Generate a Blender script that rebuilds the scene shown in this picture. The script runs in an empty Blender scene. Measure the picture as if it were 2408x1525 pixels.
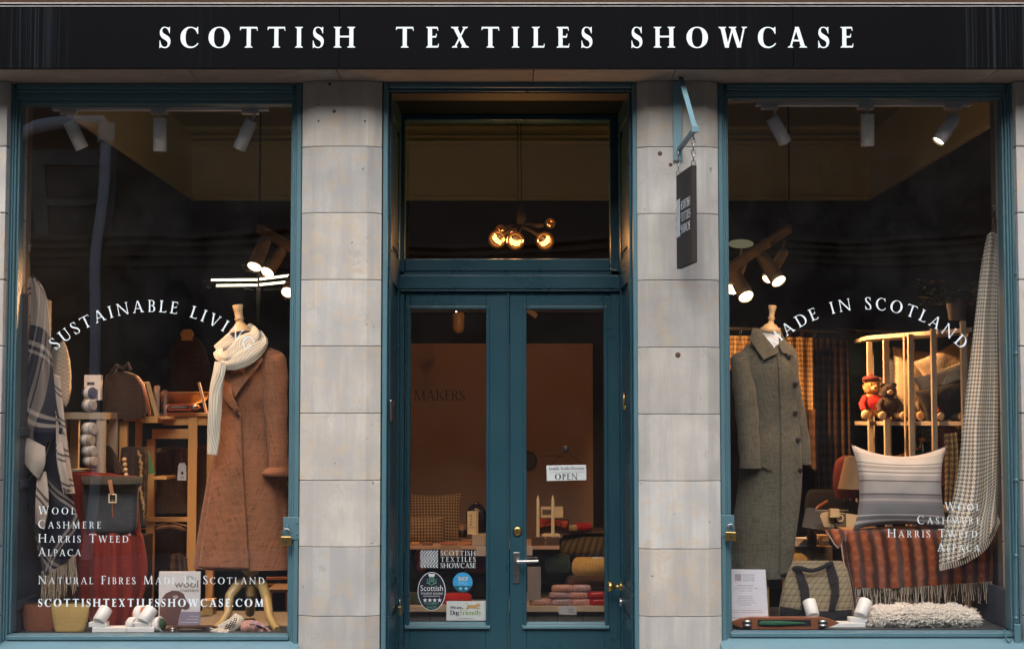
import bpy, bmesh, math, random
from mathutils import Vector, Matrix
random.seed(7)
C = bpy.context.scene
COL = C.collection
PI = math.pi

# ------------------------------------------------------------------ camera
CX, CY, CZ = 0.0, -6.8, 1.65
FPX = 3660.0; IW, IH = 2408.0, 1525.0
PITCH = math.atan(223 / 3660.0)
cam = bpy.data.cameras.new("camera"); cam_o = bpy.data.objects.new("camera", cam); COL.objects.link(cam_o)
cam.sensor_width = 36; cam.sensor_fit = 'HORIZONTAL'; cam.lens = FPX / IW * 36
cam.clip_start = 0.05; cam.clip_end = 500
cam_o.location = (CX, CY, CZ); cam_o.rotation_euler = (PI / 2 + PITCH, 0, 0)
C.camera = cam_o
# ------------------------------------------------------------------ sky and sun (overcast)
w = bpy.data.worlds.new("World"); C.world = w; w.use_nodes = True
nt = w.node_tree; nt.nodes.clear()
sky = nt.nodes.new('ShaderNodeTexSky'); sky.sky_type = 'NISHITA'; sky.sun_disc = False
SUN_EL, SUN_ROT = math.radians(44), math.radians(185)
sky.sun_elevation = SUN_EL; sky.sun_rotation = SUN_ROT; sky.dust_density = 4.0; sky.air_density = 1.0
bg = nt.nodes.new('ShaderNodeBackground'); bg.inputs[1].default_value = 0.15
wo = nt.nodes.new('ShaderNodeOutputWorld')
nt.links.new(sky.outputs[0], bg.inputs[0]); nt.links.new(bg.outputs[0], wo.inputs[0])
sl = bpy.data.lights.new("sun", 'SUN'); sl.energy = 2.0; sl.angle = math.radians(60); sl.color = (0.97, 0.985, 1.0)
so = bpy.data.objects.new("sun", sl); COL.objects.link(so)
_d = Vector((math.sin(SUN_ROT) * math.cos(SUN_EL), math.cos(SUN_ROT) * math.cos(SUN_EL), math.sin(SUN_EL)))
so.rotation_euler = _d.to_track_quat('Z', 'Y').to_euler(); so.location = (0, -6, 12)
C.view_settings.view_transform = 'Standard'; C.view_settings.look = 'None'
C.view_settings.exposure = 0.5; C.view_settings.gamma = 1.0; C.view_settings.use_curve_mapping = False
C.cycles.use_denoising = True
C.cycles.max_bounces = 8; C.cycles.transparent_max_bounces = 12
C.cycles.caustics_reflective = False; C.cycles.caustics_refractive = False
C.cycles.sample_clamp_indirect = 6.0

# ------------------------------------------------------------------ helpers
ct, st = math.cos(PITCH), math.sin(PITCH)
def P(px, py, y):
    """pixel of the 2408x1525 photograph -> point on the plane at depth y"""
    a, b = px - IW / 2, IH / 2 - py
    d = Vector((a, FPX * ct - b * st, FPX * st + b * ct))
    s = (y - CY) / d.y
    return Vector((CX + d.x * s, y, CZ + d.z * s))
def X(px, y, py=985): return P(px, py, y).x
def Z(py, y): return P(1204, py, y).z
def M1(y): return FPX / (y - CY)          # pixels per metre at depth y

def tagged(o, label=None, cat=None, group=None, kind=None):
    if label: o['label'] = label
    if cat: o['category'] = cat
    if group: o['group'] = group
    if kind: o['kind'] = kind
    return o
def thing(name, label, cat, loc, group=None):
    o = bpy.data.objects.new(name, None); COL.objects.link(o); o.location = loc
    o.empty_display_size = 0.1
    return tagged(o, label, cat, group)

class MB:
    def __init__(s): s.v = []; s.f = []; s.uv = []; s.sm = []
    def add(s, vs, fs, uvs=None, smooth=False):
        n = len(s.v); s.v += [tuple(v) for v in vs]
        for i, f in enumerate(fs):
            s.f.append(tuple(n + k for k in f)); s.sm.append(smooth)
            s.uv.append([uvs[k] for k in f] if uvs else None)
        return s
    def box(s, x0, x1, y0, y1, z0, z1):
        x0, x1 = sorted((x0, x1)); y0, y1 = sorted((y0, y1)); z0, z1 = sorted((z0, z1))
        vs = [(x0,y0,z0),(x1,y0,z0),(x1,y1,z0),(x0,y1,z0),(x0,y0,z1),(x1,y0,z1),(x1,y1,z1),(x0,y1,z1)]
        return s.add(vs, [(0,3,2,1),(4,5,6,7),(0,1,5,4),(1,2,6,5),(2,3,7,6),(3,0,4,7)])
    def pbox(s, a, b, c, d, y0, y1):
        """front face covers pixels a..c x b..d at depth y0, going back to y1"""
        p, q = P(a, b, y0), P(c, d, y0)
        return s.box(p.x, q.x, y0, y1, q.z, p.z)
    def obox(s, c, sx, sy, sz, rot):
        """oriented box, rot = Matrix 3x3 or euler tuple"""
        from mathutils import Euler
        R = rot if isinstance(rot, Matrix) else Euler(rot).to_matrix()
        vs = []
        for dz in (-.5, .5):
            for dx, dy in ((-.5,-.5),(.5,-.5),(.5,.5),(-.5,.5)):
                vs.append(Vector(c) + R @ Vector((dx*sx, dy*sy, dz*sz)))
        return s.add(vs, [(0,3,2,1),(4,5,6,7),(0,1,5,4),(1,2,6,5),(2,3,7,6),(3,0,4,7)])
    def bar(s, p, q, wx, wy):
        p, q = Vector(p), Vector(q); d = q - p
        R = d.to_track_quat('Z', 'Y').to_matrix()
        return s.obox((p + q) / 2, wx, wy, d.length, R)
    def tube(s, pts, r, n=8, caps=True, rs=None):
        pts = [Vector(p) for p in pts]; k = len(pts)
        vs = []; prev = None
        for i, p in enumerate(pts):
            t = (pts[min(i+1, k-1)] - pts[max(i-1, 0)]).normalized()
            a = prev if prev is not None else (Vector((1,0,0)) if abs(t.x) < .8 else Vector((0,1,0)))
            b = t.cross(a).normalized(); a = b.cross(t).normalized(); prev = a
            rr = rs[i] if rs else r
            for j in range(n):
                th = 2*PI*j/n; vs.append(p + (a*math.cos(th) + b*math.sin(th)) * rr)
        fs = [(i*n+j, i*n+(j+1)%n, (i+1)*n+(j+1)%n, (i+1)*n+j) for i in range(k-1) for j in range(n)]
        s.add(vs, fs, smooth=True)
        if caps:
            s.add(vs[:n], [tuple(reversed(range(n)))]); s.add(vs[-n:], [tuple(range(n))])
        return s
    def lathe(s, c, prof, n=20, axis=(0,0,1), sy=1.0):
        """prof = [(r, h)] along axis from c"""
        c = Vector(c); R = Vector(axis).to_track_quat('Z', 'Y').to_matrix() if tuple(axis) != (0,0,1) else Matrix.Identity(3)
        vs = []
        for r, h in prof:
            for j in range(n):
                th = 2*PI*j/n; vs.append(c + R @ Vector((r*math.cos(th), r*math.sin(th)*sy, h)))
        k = len(prof)
        fs = [(i*n+j, i*n+(j+1)%n, (i+1)*n+(j+1)%n, (i+1)*n+j) for i in range(k-1) for j in range(n)]
        s.add(vs, fs, smooth=True)
        s.add(vs[:n], [tuple(reversed(range(n)))]); s.add(vs[-n:], [tuple(range(n))])
        return s
    def ball(s, c, rx, ry=None, rz=None, n=14, rot=None):
        ry = ry or rx; rz = rz or rx; c = Vector(c); vs = []
        m = max(6, n*2//3)
        for i in range(m+1):
            ph = PI*i/m
            for j in range(n):
                th = 2*PI*j/n
                v = Vector((rx*math.sin(ph)*math.cos(th), ry*math.sin(ph)*math.sin(th), rz*math.cos(ph)))
                if rot: v = rot @ v
                vs.append(c + v)
        fs = [(i*n+j, (i+1)*n+j, (i+1)*n+(j+1)%n, i*n+(j+1)%n) for i in range(m) for j in range(n)]
        return s.add(vs, fs, smooth=True)
    def fuzz(s, c, rx, ry, rz, n, L, seed=1):
        rnd = random.Random(seed); c = Vector(c)
        for _ in range(n):
            d = Vector((rnd.gauss(0, 1), rnd.gauss(0, 1), rnd.gauss(0, 1))).normalized()
            p = c + Vector((d.x*rx, d.y*ry, d.z*rz)); u = d.orthogonal().normalized()*L*.22; tip = p + d*L*rnd.uniform(.6, 1.2) + Vector((rnd.uniform(-1, 1), rnd.uniform(-1, 1), rnd.uniform(-1.4, .4)))*L*.5
            s.add([p-u-d*L*.3, p+u-d*L*.3, tip], [(0, 1, 2)])
        return s
    def torus(s, c, R, r, axis=(0,1,0), n=20, k=8, a0=0, a1=2*PI, rz=None):
        c = Vector(c); Q = Vector(axis).to_track_quat('Z', 'Y').to_matrix(); pts = []
        full = abs(a1-a0-2*PI) < 1e-6
        for i in range(n+1):
            t = a0 + (a1-a0)*i/n; pts.append(c + Q @ Vector((R*math.cos(t), (rz or R)*math.sin(t), 0)))
        return s.tube(pts, r, k, caps=not full)
    def build(s, name, mat, parent=None, bevel=0, label=None, cat=None, group=None, kind=None, subsurf=0, solid=0, recenter=True):
        me = bpy.data.meshes.new(name)
        loc = Vector((0,0,0))
        if parent is None and s.v and recenter:
            xs = [v[0] for v in s.v]; ys = [v[1] for v in s.v]; zs = [v[2] for v in s.v]
            loc = Vector(((min(xs)+max(xs))/2, (min(ys)+max(ys))/2, min(zs)))
        vs = [(v[0]-loc.x, v[1]-loc.y, v[2]-loc.z) for v in s.v]
        me.from_pydata(vs, [], s.f)
        if any(u is not None for u in s.uv):
            ul = me.uv_layers.new(name="UVMap")
            for p, u in zip(me.polygons, s.uv):
                if u:
                    for li, uvc in zip(p.loop_indices, u): ul.data[li].uv = uvc
        me.polygons.foreach_set('use_smooth', s.sm)
        me.validate()
        if mat: me.materials.append(mat)
        o = bpy.data.objects.new(name, me); COL.objects.link(o)
        if parent is not None:
            o.parent = parent
            if parent.parent is None: o.location = loc - parent.location
        else: o.location = loc
        if bevel:
            m = o.modifiers.new("bevel", 'BEVEL'); m.width = bevel; m.segments = 2; m.limit_method = 'ANGLE'; m.angle_limit = math.radians(40)
        if solid:
            m = o.modifiers.new("solid", 'SOLIDIFY'); m.thickness = solid; m.offset = 0
        if subsurf:
            m = o.modifiers.new("sub", 'SUBSURF'); m.levels = subsurf; m.render_levels = subsurf
        tagged(o, label, cat, group, kind)
        return o

def copy_tree(o, off, label=None, parent=None):
    c = o.copy(); COL.objects.link(c)
    if parent is None:
        c.location = o.location + Vector(off)
        if label: c['label'] = label
    else: c.parent = parent
    for ch in o.children: copy_tree(ch, off, None, c)
    return c

# ------------------------------------------------------------------ materials
class NT:
    def __init__(s, name):
        s.m = bpy.data.materials.new(name); s.m.use_nodes = True; s.t = s.m.node_tree; s.t.nodes.clear()
        s.out = s.n('ShaderNodeOutputMaterial')
    def n(s, t, **k):
        nd = s.t.nodes.new(t)
        for a, b in k.items(): setattr(nd, a, b)
        return nd
    def l(s, a, b): s.t.links.new(a, b)
    def val(s, sock, v):
        if hasattr(v, 'links') or hasattr(v, 'is_output'): s.l(v, sock)
        else: sock.default_value = v
    def math(s, op, a, b=0.0, clamp=False):
        nd = s.n('ShaderNodeMath', operation=op, use_clamp=clamp); s.val(nd.inputs[0], a); s.val(nd.inputs[1], b); return nd.outputs[0]
    def mix(s, f, a, b, blend='MIX'):
        nd = s.n('ShaderNodeMix', data_type='RGBA', blend_type=blend)
        s.val(nd.inputs[0], f); s.val(nd.inputs[6], c4(a)); s.val(nd.inputs[7], c4(b)); return nd.outputs[2]
    def noise(s, vec, scale, detail=4, rough=.55, dist=0):
        nd = s.n('ShaderNodeTexNoise'); nd.inputs['Scale'].default_value = scale; nd.inputs['Detail'].default_value = detail
        nd.inputs['Roughness'].default_value = rough; nd.inputs['Distortion'].default_value = dist
        if vec is not None: s.l(vec, nd.inputs['Vector'])
        return nd.outputs['Fac']
    def ramp(s, f, stops, interp='LINEAR'):
        nd = s.n('ShaderNodeValToRGB'); cr = nd.color_ramp; cr.interpolation = interp
        while len(cr.elements) < len(stops): cr.elements.new(0.5)
        for e, (p, c) in zip(cr.elements, stops): e.position = p; e.color = c4(c)
        s.val(nd.inputs[0], f); return nd.outputs[0]
    def coord(s, which='Object', scale=None):
        tc = s.n('ShaderNodeTexCoord').outputs[which]
        if scale:
            mp = s.n('ShaderNodeMapping'); s.l(tc, mp.inputs[0]); mp.inputs['Scale'].default_value = scale; return mp.outputs[0]
        return tc
    def sep(s, v):
        nd = s.n('ShaderNodeSeparateXYZ'); s.l(v, nd.inputs[0]); return nd.outputs
    def bump(s, h, strength=.3, dist=.005, normal=None):
        nd = s.n('ShaderNodeBump'); nd.inputs['Strength'].default_value = strength; nd.inputs['Distance'].default_value = dist
        s.l(h, nd.inputs['Height'])
        if normal: s.l(normal, nd.inputs['Normal'])
        return nd.outputs[0]
    def bsdf(s, col, rough=.6, normal=None, metal=0, spec=None, sheen=0, coat=0, emit=None, estr=0):
        b = s.n('ShaderNodeBsdfPrincipled'); s.val(b.inputs['Base Color'], c4(col)); s.val(b.inputs['Roughness'], rough)
        b.inputs['Metallic'].default_value = metal
        if spec is not None: b.inputs['Specular IOR Level'].default_value = spec
        if sheen: b.inputs['Sheen Weight'].default_value = sheen; b.inputs['Sheen Roughness'].default_value = .4
        if coat: b.inputs['Coat Weight'].default_value = coat; b.inputs['Coat Roughness'].default_value = .1
        if normal: s.l(normal, b.inputs['Normal'])
        if emit: b.inputs['Emission Color'].default_value = c4(emit); b.inputs['Emission Strength'].default_value = estr
        s.l(b.outputs[0], s.out.inputs[0]); return s.m
def c4(c):
    if isinstance(c, (tuple, list)) and len(c) == 3: return (c[0], c[1], c[2], 1.0)
    return c
def plain(name, col, rough=.6, var=.12, scale=20, bump=.1, metal=0, sheen=0, spec=None, bscale=60):
    t = NT(name); v = t.coord('Object')
    n = t.noise(v, scale, 5)
    k = t.mix(n, tuple(c*(1-var) for c in col), tuple(min(1, c*(1+var)) for c in col))
    nb = t.noise(v, bscale, 3)
    return t.bsdf(k, rough, t.bump(nb, bump, .003) if bump else None, metal, spec, sheen)

# stone
def stone(name, base, dark=1.0):
    t = NT(name); v = t.coord('Object'); oi = t.n('ShaderNodeObjectInfo').outputs['Random']
    comb = t.n('ShaderNodeVectorMath', operation='ADD'); t.l(v, comb.inputs[0])
    cx = t.n('ShaderNodeCombineXYZ'); s9 = t.math('MULTIPLY', oi, 37.0); t.l(s9, cx.inputs[0]); t.l(s9, cx.inputs[2]); t.l(cx.outputs[0], comb.inputs[1])
    vv = comb.outputs[0]
    big = t.noise(vv, 3.5, 6, .6); mid = t.noise(vv, 14, 8, .65, .4); fine = t.noise(vv, 160, 4, .6)
    mp = t.n('ShaderNodeMapping'); t.l(vv, mp.inputs[0]); mp.inputs['Scale'].default_value = (9, 9, .9); streak = t.noise(mp.outputs[0], 1.6, 5, .6)
    b = base
    col = t.mix(t.ramp(big, [(.35, (0,0,0)), (.65, (1,1,1))]), tuple(c*.74 for c in b), tuple(c*1.06 for c in b))
    col = t.mix(t.ramp(t.noise(vv, 6.5, 7, .7, .8), [(.60, (0,0,0)), (.66, (.5,.5,.5)), (.72, (0,0,0))]), col, (b[0]*.62, b[1]*.60, b[2]*.58))
    col = t.mix(t.ramp(streak, [(.42, (0,0,0)), (.60, (.7,.7,.7))]), col, (b[0]*.72, b[1]*.73, b[2]*.78))
    warm = t.math('MULTIPLY', t.ramp(mid, [(.50, (0,0,0)), (.66, (1,1,1))]), t.math('LESS_THAN', t.math('FRACT', t.math('MULTIPLY', oi, 7.3)), .6))
    col = t.mix(t.math('MULTIPLY', warm, .62), col, (b[0]*.95, b[1]*.78, b[2]*.58))
    pits = t.ramp(t.noise(vv, 34, 2, .5), [(.72, (0,0,0)), (.76, (1,1,1))])
    col = t.mix(t.math('MULTIPLY', pits, .6), col, (.10,.08,.07))
    col = t.mix(1.0, col, t.mix(t.math('FRACT', t.math('MULTIPLY', oi, 13.7)), (1.03, 1.0, .95), (.97, .99, 1.01)), 'MULTIPLY')
    rv = t.math('ADD', t.math('MULTIPLY', oi, .26), .87)
    hsv = t.n('ShaderNodeHueSaturation'); t.l(rv, hsv.inputs['Value']); t.l(col, hsv.inputs['Color'])
    h = t.math('ADD', t.math('MULTIPLY', fine, .5), t.math('MULTIPLY', mid, .8)); h = t.math('SUBTRACT', h, t.math('MULTIPLY', pits, .9))
    return t.bsdf(hsv.outputs[0], .82, t.bump(h, .35, .004), spec=.25)
M = {}
M['stone'] = stone('pale_sandstone', (.52, .505, .475))
M['rusty'] = plain('rusty_iron', (.10, .055, .035), .9, .5, 120, .5)
M['lintel'] = stone('lintel_stone', (.36, .31, .27))
M['joint'] = plain('mortar', (.14, .12, .10), .95)
M['opp_stone'] = stone('street_stone', (.17, .13, .10))
M['opp_pale'] = plain('painted_trim', (.80, .76, .74), .6, scale=6)
M['opp_dark'] = plain('dark_glass_room', (.02, .018, .016), .2)
M['pave'] = stone('paving_stone', (.25, .24, .23))
M['road'] = plain('asphalt', (.05, .05, .052), .9, .3, 60, .4)

def paint(name, col, rough=.38, chips=True):
    t = NT(name); v = t.coord('Object')
    n = t.noise(v, 5, 5); mp = t.n('ShaderNodeMapping'); t.l(v, mp.inputs[0]); mp.inputs['Scale'].default_value = (40, 40, 3)
    br = t.noise(mp.outputs[0], 3, 4)
    k = t.mix(n, tuple(c*.86 for c in col), tuple(c*1.12 for c in col))
    if chips:
        ch = t.ramp(t.noise(v, 26, 6, .7), [(.66, (0,0,0)), (.69, (1,1,1))])
        k = t.mix(t.math('MULTIPLY', ch, .45), k, tuple(c*.45+.02 for c in col))
    h = t.math('ADD', br, t.math('MULTIPLY', t.noise(v, 45, 3), .6))
    rr = t.math('ADD', t.math('MULTIPLY', n, .2), rough-.1)
    return t.bsdf(k, rr, t.bump(h, .25, .003))
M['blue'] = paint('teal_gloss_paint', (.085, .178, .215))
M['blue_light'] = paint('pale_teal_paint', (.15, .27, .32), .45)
M['shaded_teal'] = paint('shaded_teal_paint', (.020, .068, .095), .30)  # frame teal darkened in the colour to stand in for recess shade
M['soffit_shade'] = plain('shaded_soffit_paint', (.004, .009, .012), .9, spec=.05)  # recess teal taken near black, standing in for shade overhead
M['greywood'] = paint('grey_blue_paint', (.05, .065, .092), .6)

def fascia_mat():
    t = NT('black_fascia_paint'); v = t.coord('Object'); xyz = t.sep(v)
    mp = t.n('ShaderNodeMapping'); t.l(v, mp.inputs[0]); mp.inputs['Scale'].default_value = (75, 1, .30)
    st_ = t.noise(mp.outputs[0], 1.7, 3, .6)
    line = t.ramp(st_, [(.52, (0,0,0)), (.70, (1,1,1))])
    mask = t.ramp(t.noise(t.coord('Object', (1.1, 0.01, 0.01)), 1.6, 2), [(.5, (0,0,0)), (.62, (1,1,1))])
    # drips gather at the two ends of the board
    ax = t.math('ABSOLUTE', xyz[0]); ends = t.ramp(t.math('DIVIDE', ax, 2.4), [(.78, (0,0,0)), (.84, (1,1,1)), (.95, (.5,.5,.5))])
    f = t.math('MULTIPLY', line, t.math('ADD', t.math('MULTIPLY', ends, .35), t.math('MULTIPLY', mask, .05)))
    col = t.mix(f, (.0025, .0027, .004), (.06, .08, .10))
    n = t.noise(v, 9, 5)
    return t.bsdf(col, t.math('ADD', t.math('MULTIPLY', n, .2), .42), t.bump(t.noise(v, 50, 3), .08, .002), spec=.05)
M['fascia'] = fascia_mat()
M['vinyl'] = plain('white_vinyl', (.78, .88, .94), .5, .03, 5, 0)
M['vinyl_dim'] = plain('pale_vinyl', (.72, .80, .84), .5, .12, 30, 0)
M['lead'] = plain('lead_flashing', (.55, .54, .52), .5, .3, 30, .2, metal=.3)
M['black'] = plain('black_material', (.012, .011, .012), .5)
M['charcoal'] = plain('charcoal_wall', (.022, .020, .021), .7, .15, 3, .05)
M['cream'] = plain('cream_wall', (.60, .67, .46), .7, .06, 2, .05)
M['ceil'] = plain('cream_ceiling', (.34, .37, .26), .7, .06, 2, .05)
M['tanwall'] = plain('pale_board', (.40, .25, .17), .6, .08, 1.5, .03)
M['floor'] = plain('dark_floorboard', (.10, .07, .05), .4, .3, 8, .1)
M['deck'] = paint('grey_deck_paint', (.05, .06, .07), .5, False)
M['white'] = plain('white_enamel', (.82, .82, .80), .35, .04, 8, .03)
M['offwhite'] = plain('off_white_card', (.78, .76, .74), .7, .04, 8, .02)
M['brass'] = plain('brass', (.55, .38, .14), .32, .15, 60, .1, metal=1)
M['steel'] = plain('worn_steel', (.42, .42, .42), .3, .25, 60, .1, metal=1)
M['darksteel'] = plain('dark_steel', (.10, .10, .11), .4, .25, 60, .1, metal=.8)
M['leather'] = plain('tan_leather', (.28, .10, .05), .5, .25, 40, .2)
M['cable'] = plain('black_cable', (.006, .006, .006), .8, spec=.05)
M['matt_black'] = plain('matt_black_metal', (.006, .005, .005), .85, spec=.05)

def wood(name, c1, c2, sc=1.0, rough=.5):
    t = NT(name); v = t.coord('Object', (14*sc, 14*sc, 1.3*sc))
    n = t.noise(v, 2.2, 6, .6, 1.2); k = t.mix(n, c1, c2)
    f = t.noise(t.coord('Object', (90*sc, 90*sc, 6*sc)), 2, 3)
    k = t.mix(t.math('MULTIPLY', f, .35), k, tuple(c*.6 for c in c1))
    return t.bsdf(k, rough, t.bump(f, .15, .002))
M['pine'] = wood('pale_pine', (.56, .28, .08), (.66, .36, .12))
M['pineg'] = wood('pale_birch', (.40, .33, .24), (.50, .42, .31))
M['oak'] = wood('turned_beech', (.60, .40, .20), (.70, .50, .28), 1, .35)
M['cherry'] = wood('red_brown_wood', (.22, .07, .03), (.34, .12, .05), 2, .35)
M['darkwood'] = wood('dark_wood', (.07, .035, .02), (.12, .06, .03), 2, .45)
M['gold_wood'] = wood('ochre_varnished_wood', (.40, .27, .10), (.50, .36, .15), 1, .3)

def fabric(name, c1, c2, k=500, rough=.9, slub=.5, sheen=.15, fleck=None, band=None, ns=.16, lo=.36, hi=.72):
    """woven cloth on UV in metres"""
    t = NT(name); uv = t.coord('UV'); x, y, _ = t.sep(uv)
    a = t.math('SINE', t.math('MULTIPLY', x, k)); b = t.math('SINE', t.math('MULTIPLY', y, k))
    wv = t.math('ADD', t.math('MULTIPLY', t.math('MULTIPLY', a, b), .5), .5)
    n1 = t.noise(t.coord('UV', (1, .12, 1)), k*ns, 2, .6); n2 = t.noise(t.coord('UV', (.12, 1, 1)), k*ns, 2, .6)
    f = t.math('ADD', t.math('MULTIPLY', wv, .35), t.math('MULTIPLY', t.math('ADD', n1, n2), .5*slub+.1), clamp=True)
    f = t.ramp(f, [(lo, (0,0,0)), (hi, (1,1,1))])
    col = t.mix(f, c1, c2)
    big = t.noise(uv, 9, 4); col = t.mix(t.math('MULTIPLY', big, .35), col, tuple(c*.6 for c in c1))
    if fleck:
        fl = t.ramp(t.noise(uv, 260, 2), [(.68, (0,0,0)), (.72, (1,1,1))]); col = t.mix(fl, col, fleck)
    return t.bsdf(col, rough, t.bump(f, .5, .002), sheen=sheen, spec=.2)
M['tweed_rust'] = fabric('rust_tweed', (.022, .009, .006), (.32, .135, .066), 560, slub=1.0, ns=.19, lo=.46, hi=.76)
M['tweed_green'] = fabric('grey_green_tweed', (.022, .022, .016), (.155, .148, .112), 700, slub=.8, ns=.2, lo=.42, hi=.74, fleck=(.22, .19, .12))
M['tweed_brown'] = fabric('brown_tweed', (.06, .035, .02), (.20, .12, .07), 600)
M['tweed_dark'] = fabric('dark_brown_tweed', (.03, .02, .015), (.10, .06, .04), 600)
M['wool_red'] = fabric('brick_red_wool', (.16, .018, .010), (.34, .042, .022), 450, slub=.4)
M['felt_grey'] = fabric('grey_felt', (.035, .038, .042), (.09, .095, .10), 900, slub=.6)
M['flap'] = fabric('olive_canvas', (.030, .028, .022), (.07, .065, .05), 900, slub=.3)
M['cream_cloth'] = fabric('cream_bobble_wool', (.38, .34, .27), (.60, .56, .46), 300)
M['lambswool'] = fabric('fawn_wool', (.36, .28, .18), (.62, .50, .36), 300)
M['felt_tan'] = fabric('tan_leather_felt', (.17, .065, .035), (.30, .12, .07), 700, slub=.3)
M['felt_yellow'] = fabric('mustard_felt', (.40, .27, .09), (.60, .43, .18), 700, slub=.3)
M['pink_wool'] = fabric('pink_wool', (.40, .20, .17), (.70, .42, .36), 350)
M['lilac_wool'] = fabric('lilac_wool', (.30, .20, .22), (.52, .38, .42), 350)
M['crimson_wool'] = fabric('crimson_wool', (.30, .012, .012), (.5, .03, .03), 350)
M['black_wool'] = fabric('black_wool', (.012, .011, .012), (.035, .033, .036), 400)
M['green_wool'] = fabric('dark_green_wool', (.02, .03, .018), (.06, .08, .05), 350)
M['ochre_wool'] = fabric('ochre_wool', (.42, .25, .06), (.62, .40, .12), 350)

def checks(name, ku, su, kv, sv, bias=.5, tw=0, k=900, rough=.9, rot=0):
    """plaid: warp stripes su on frac(u*ku), weft stripes sv; tw>0 uses a twill (houndstooth) selection"""
    t = NT(name); x, y, _ = t.sep(t.coord('UV'))
    U = t.ramp(t.math('FRACT', t.math('MULTIPLY', x, ku)), su, 'CONSTANT'); V = t.ramp(t.math('FRACT', t.math('MULTIPLY', y, kv)), sv, 'CONSTANT')
    if tw: f = t.math('LESS_THAN', t.math('FRACT', t.math('MULTIPLY', t.math('ADD', x, y), tw)), .5)
    else: f = bias
    col = t.mix(f, U, V)
    wv = t.noise(t.coord('UV'), 420, 3, .6)
    col = t.mix(t.math('MULTIPLY', wv, .45), col, (.5, .45, .4), 'MULTIPLY')
    return t.bsdf(col, rough, t.bump(wv, .5, .002), sheen=.15, spec=.2)
NV, GR, WH = (.007, .008, .020), (.038, .038, .052), (.46, .40, .35)
M['navy_check'] = checks('navy_white_check', 2.6, [(0, GR), (.30, WH), (.34, GR), (.38, WH), (.43, NV), (.72, WH), (.76, NV), (.79, WH), (.83, NV)],
                         3.0, [(0, WH), (.16, GR), (.32, WH), (.35, NV), (.39, WH), (.42, NV), (.72, WH), (.75, NV), (.80, WH), (.86, NV), (.90, WH)], .55)
GB = (.055, .054, .070); CR = (.52, .43, .36)
M['navy_upper'] = checks('cream_grey_navy_plaid', 4.6, [(0, NV), (.38, NV), (.42, WH), (.46, NV), (.54, GB), (.60, NV), (.66, CR), (.74, NV), (.78, CR)],
                         1.22, [(0, NV), (.13, NV), (.16, GR), (.185, WH), (.21, GR), (.235, WH), (.26, GB), (.56, WH), (.58, GB), (.605, WH), (.63, GB), (.72, CR)], .62, rot=.2)
M['navy_lower'] = checks('navy_plaid', 3.4, [(0, NV), (.42, NV), (.50, GB), (.53, WH), (.57, NV), (.60, WH), (.64, NV)], 3.2, [(0, NV), (.55, GR), (.62, WH), (.67, NV), (.71, WH), (.76, GR), (.84, NV)], .5)
M['cream_stripe'] = checks('cream_dark_stripe', 9, [(0, CR), (.8, CR)], 7.5, [(0, CR), (.42, NV), (.50, CR), (.60, NV), (.68, CR)], .8)
M['hound'] = checks('grey_houndstooth', 54, [(0, (.15,.155,.16)), (.5, (.84,.77,.63))], 54, [(0, (.15,.155,.16)), (.5, (.84,.77,.63))], tw=108)
M['curtain'] = checks('yellow_brown_houndstooth', 34, [(0, (.14,.07,.02)), (.5, (.50,.35,.15))], 34, [(0, (.14,.07,.02)), (.5, (.50,.35,.15))], tw=68)
M['curtain_dark'] = checks('brown_check', 18, [(0, (.03,.015,.008)), (.5, (.10,.05,.02)), (.9, (.14,.07,.025))], 18, [(0, (.03,.015,.008)), (.5, (.10,.05,.02)), (.9, (.13,.07,.03))])
M['tote'] = checks('tote_tartan', 36, [(0, (.30,.26,.17)), (.55, (.07,.06,.04)), (.72, (.28,.24,.15)), (.86, (.25,.20,.14))],
                   36, [(0, (.30,.26,.17)), (.5, (.08,.07,.05)), (.68, (.30,.25,.16)), (.84, (.24,.2,.14))], .5)
M['brown_hound'] = checks('brown_houndstooth', 60, [(0, (.06,.035,.02)), (.5, (.40,.27,.14))], 60, [(0, (.06,.035,.02)), (.5, (.40,.27,.14))], tw=120)
def rust_blanket():
    t = NT('rust_mohair_check'); uv = t.coord('UV'); x, y, _ = t.sep(uv)
    d = t.n('ShaderNodeVectorMath', operation='ADD'); nz = t.n('ShaderNodeTexNoise'); nz.inputs['Scale'].default_value = 60; t.l(uv, nz.inputs[0])
    x = t.math('ADD', x, t.math('MULTIPLY', t.noise(uv, 16, 4, .7), .035)); y = t.math('ADD', y, t.math('MULTIPLY', t.noise(t.coord('UV', (1.3, .8, 1)), 20, 4, .7), .04))
    sx = t.math('ADD', t.math('MULTIPLY', t.math('SINE', t.math('MULTIPLY', x, 2*PI/.062)), .5), .5)
    sy = t.math('ADD', t.math('MULTIPLY', t.math('SINE', t.math('MULTIPLY', y, 2*PI/.048)), .5), .5)
    hair = t.noise(t.coord('UV', (1, 1, 1)), 300, 5, .75)
    cell = t.math('ADD', t.math('MULTIPLY', t.math('MULTIPLY', sx, t.math('ADD', t.math('MULTIPLY', sy, .6), t.math('MULTIPLY', t.noise(uv, 22, 3), .5))), .75), t.math('MULTIPLY', hair, .6))
    col = t.mix(t.ramp(sx, [(.15, (0,0,0)), (.7, (1,1,1))]), (.040, .013, .007), (.30, .070, .018))
    col = t.mix(t.ramp(cell, [(.66, (0,0,0)), (1.0, (.55,.55,.55))]), col, (.52, .23, .11))
    col = t.mix(t.math('MULTIPLY', hair, .4), col, (.09, .03, .02))
    return t.bsdf(col, .95, t.bump(hair, .9, .006), sheen=.4, spec=.1)
M['rust_blanket'] = rust_blanket()
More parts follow.
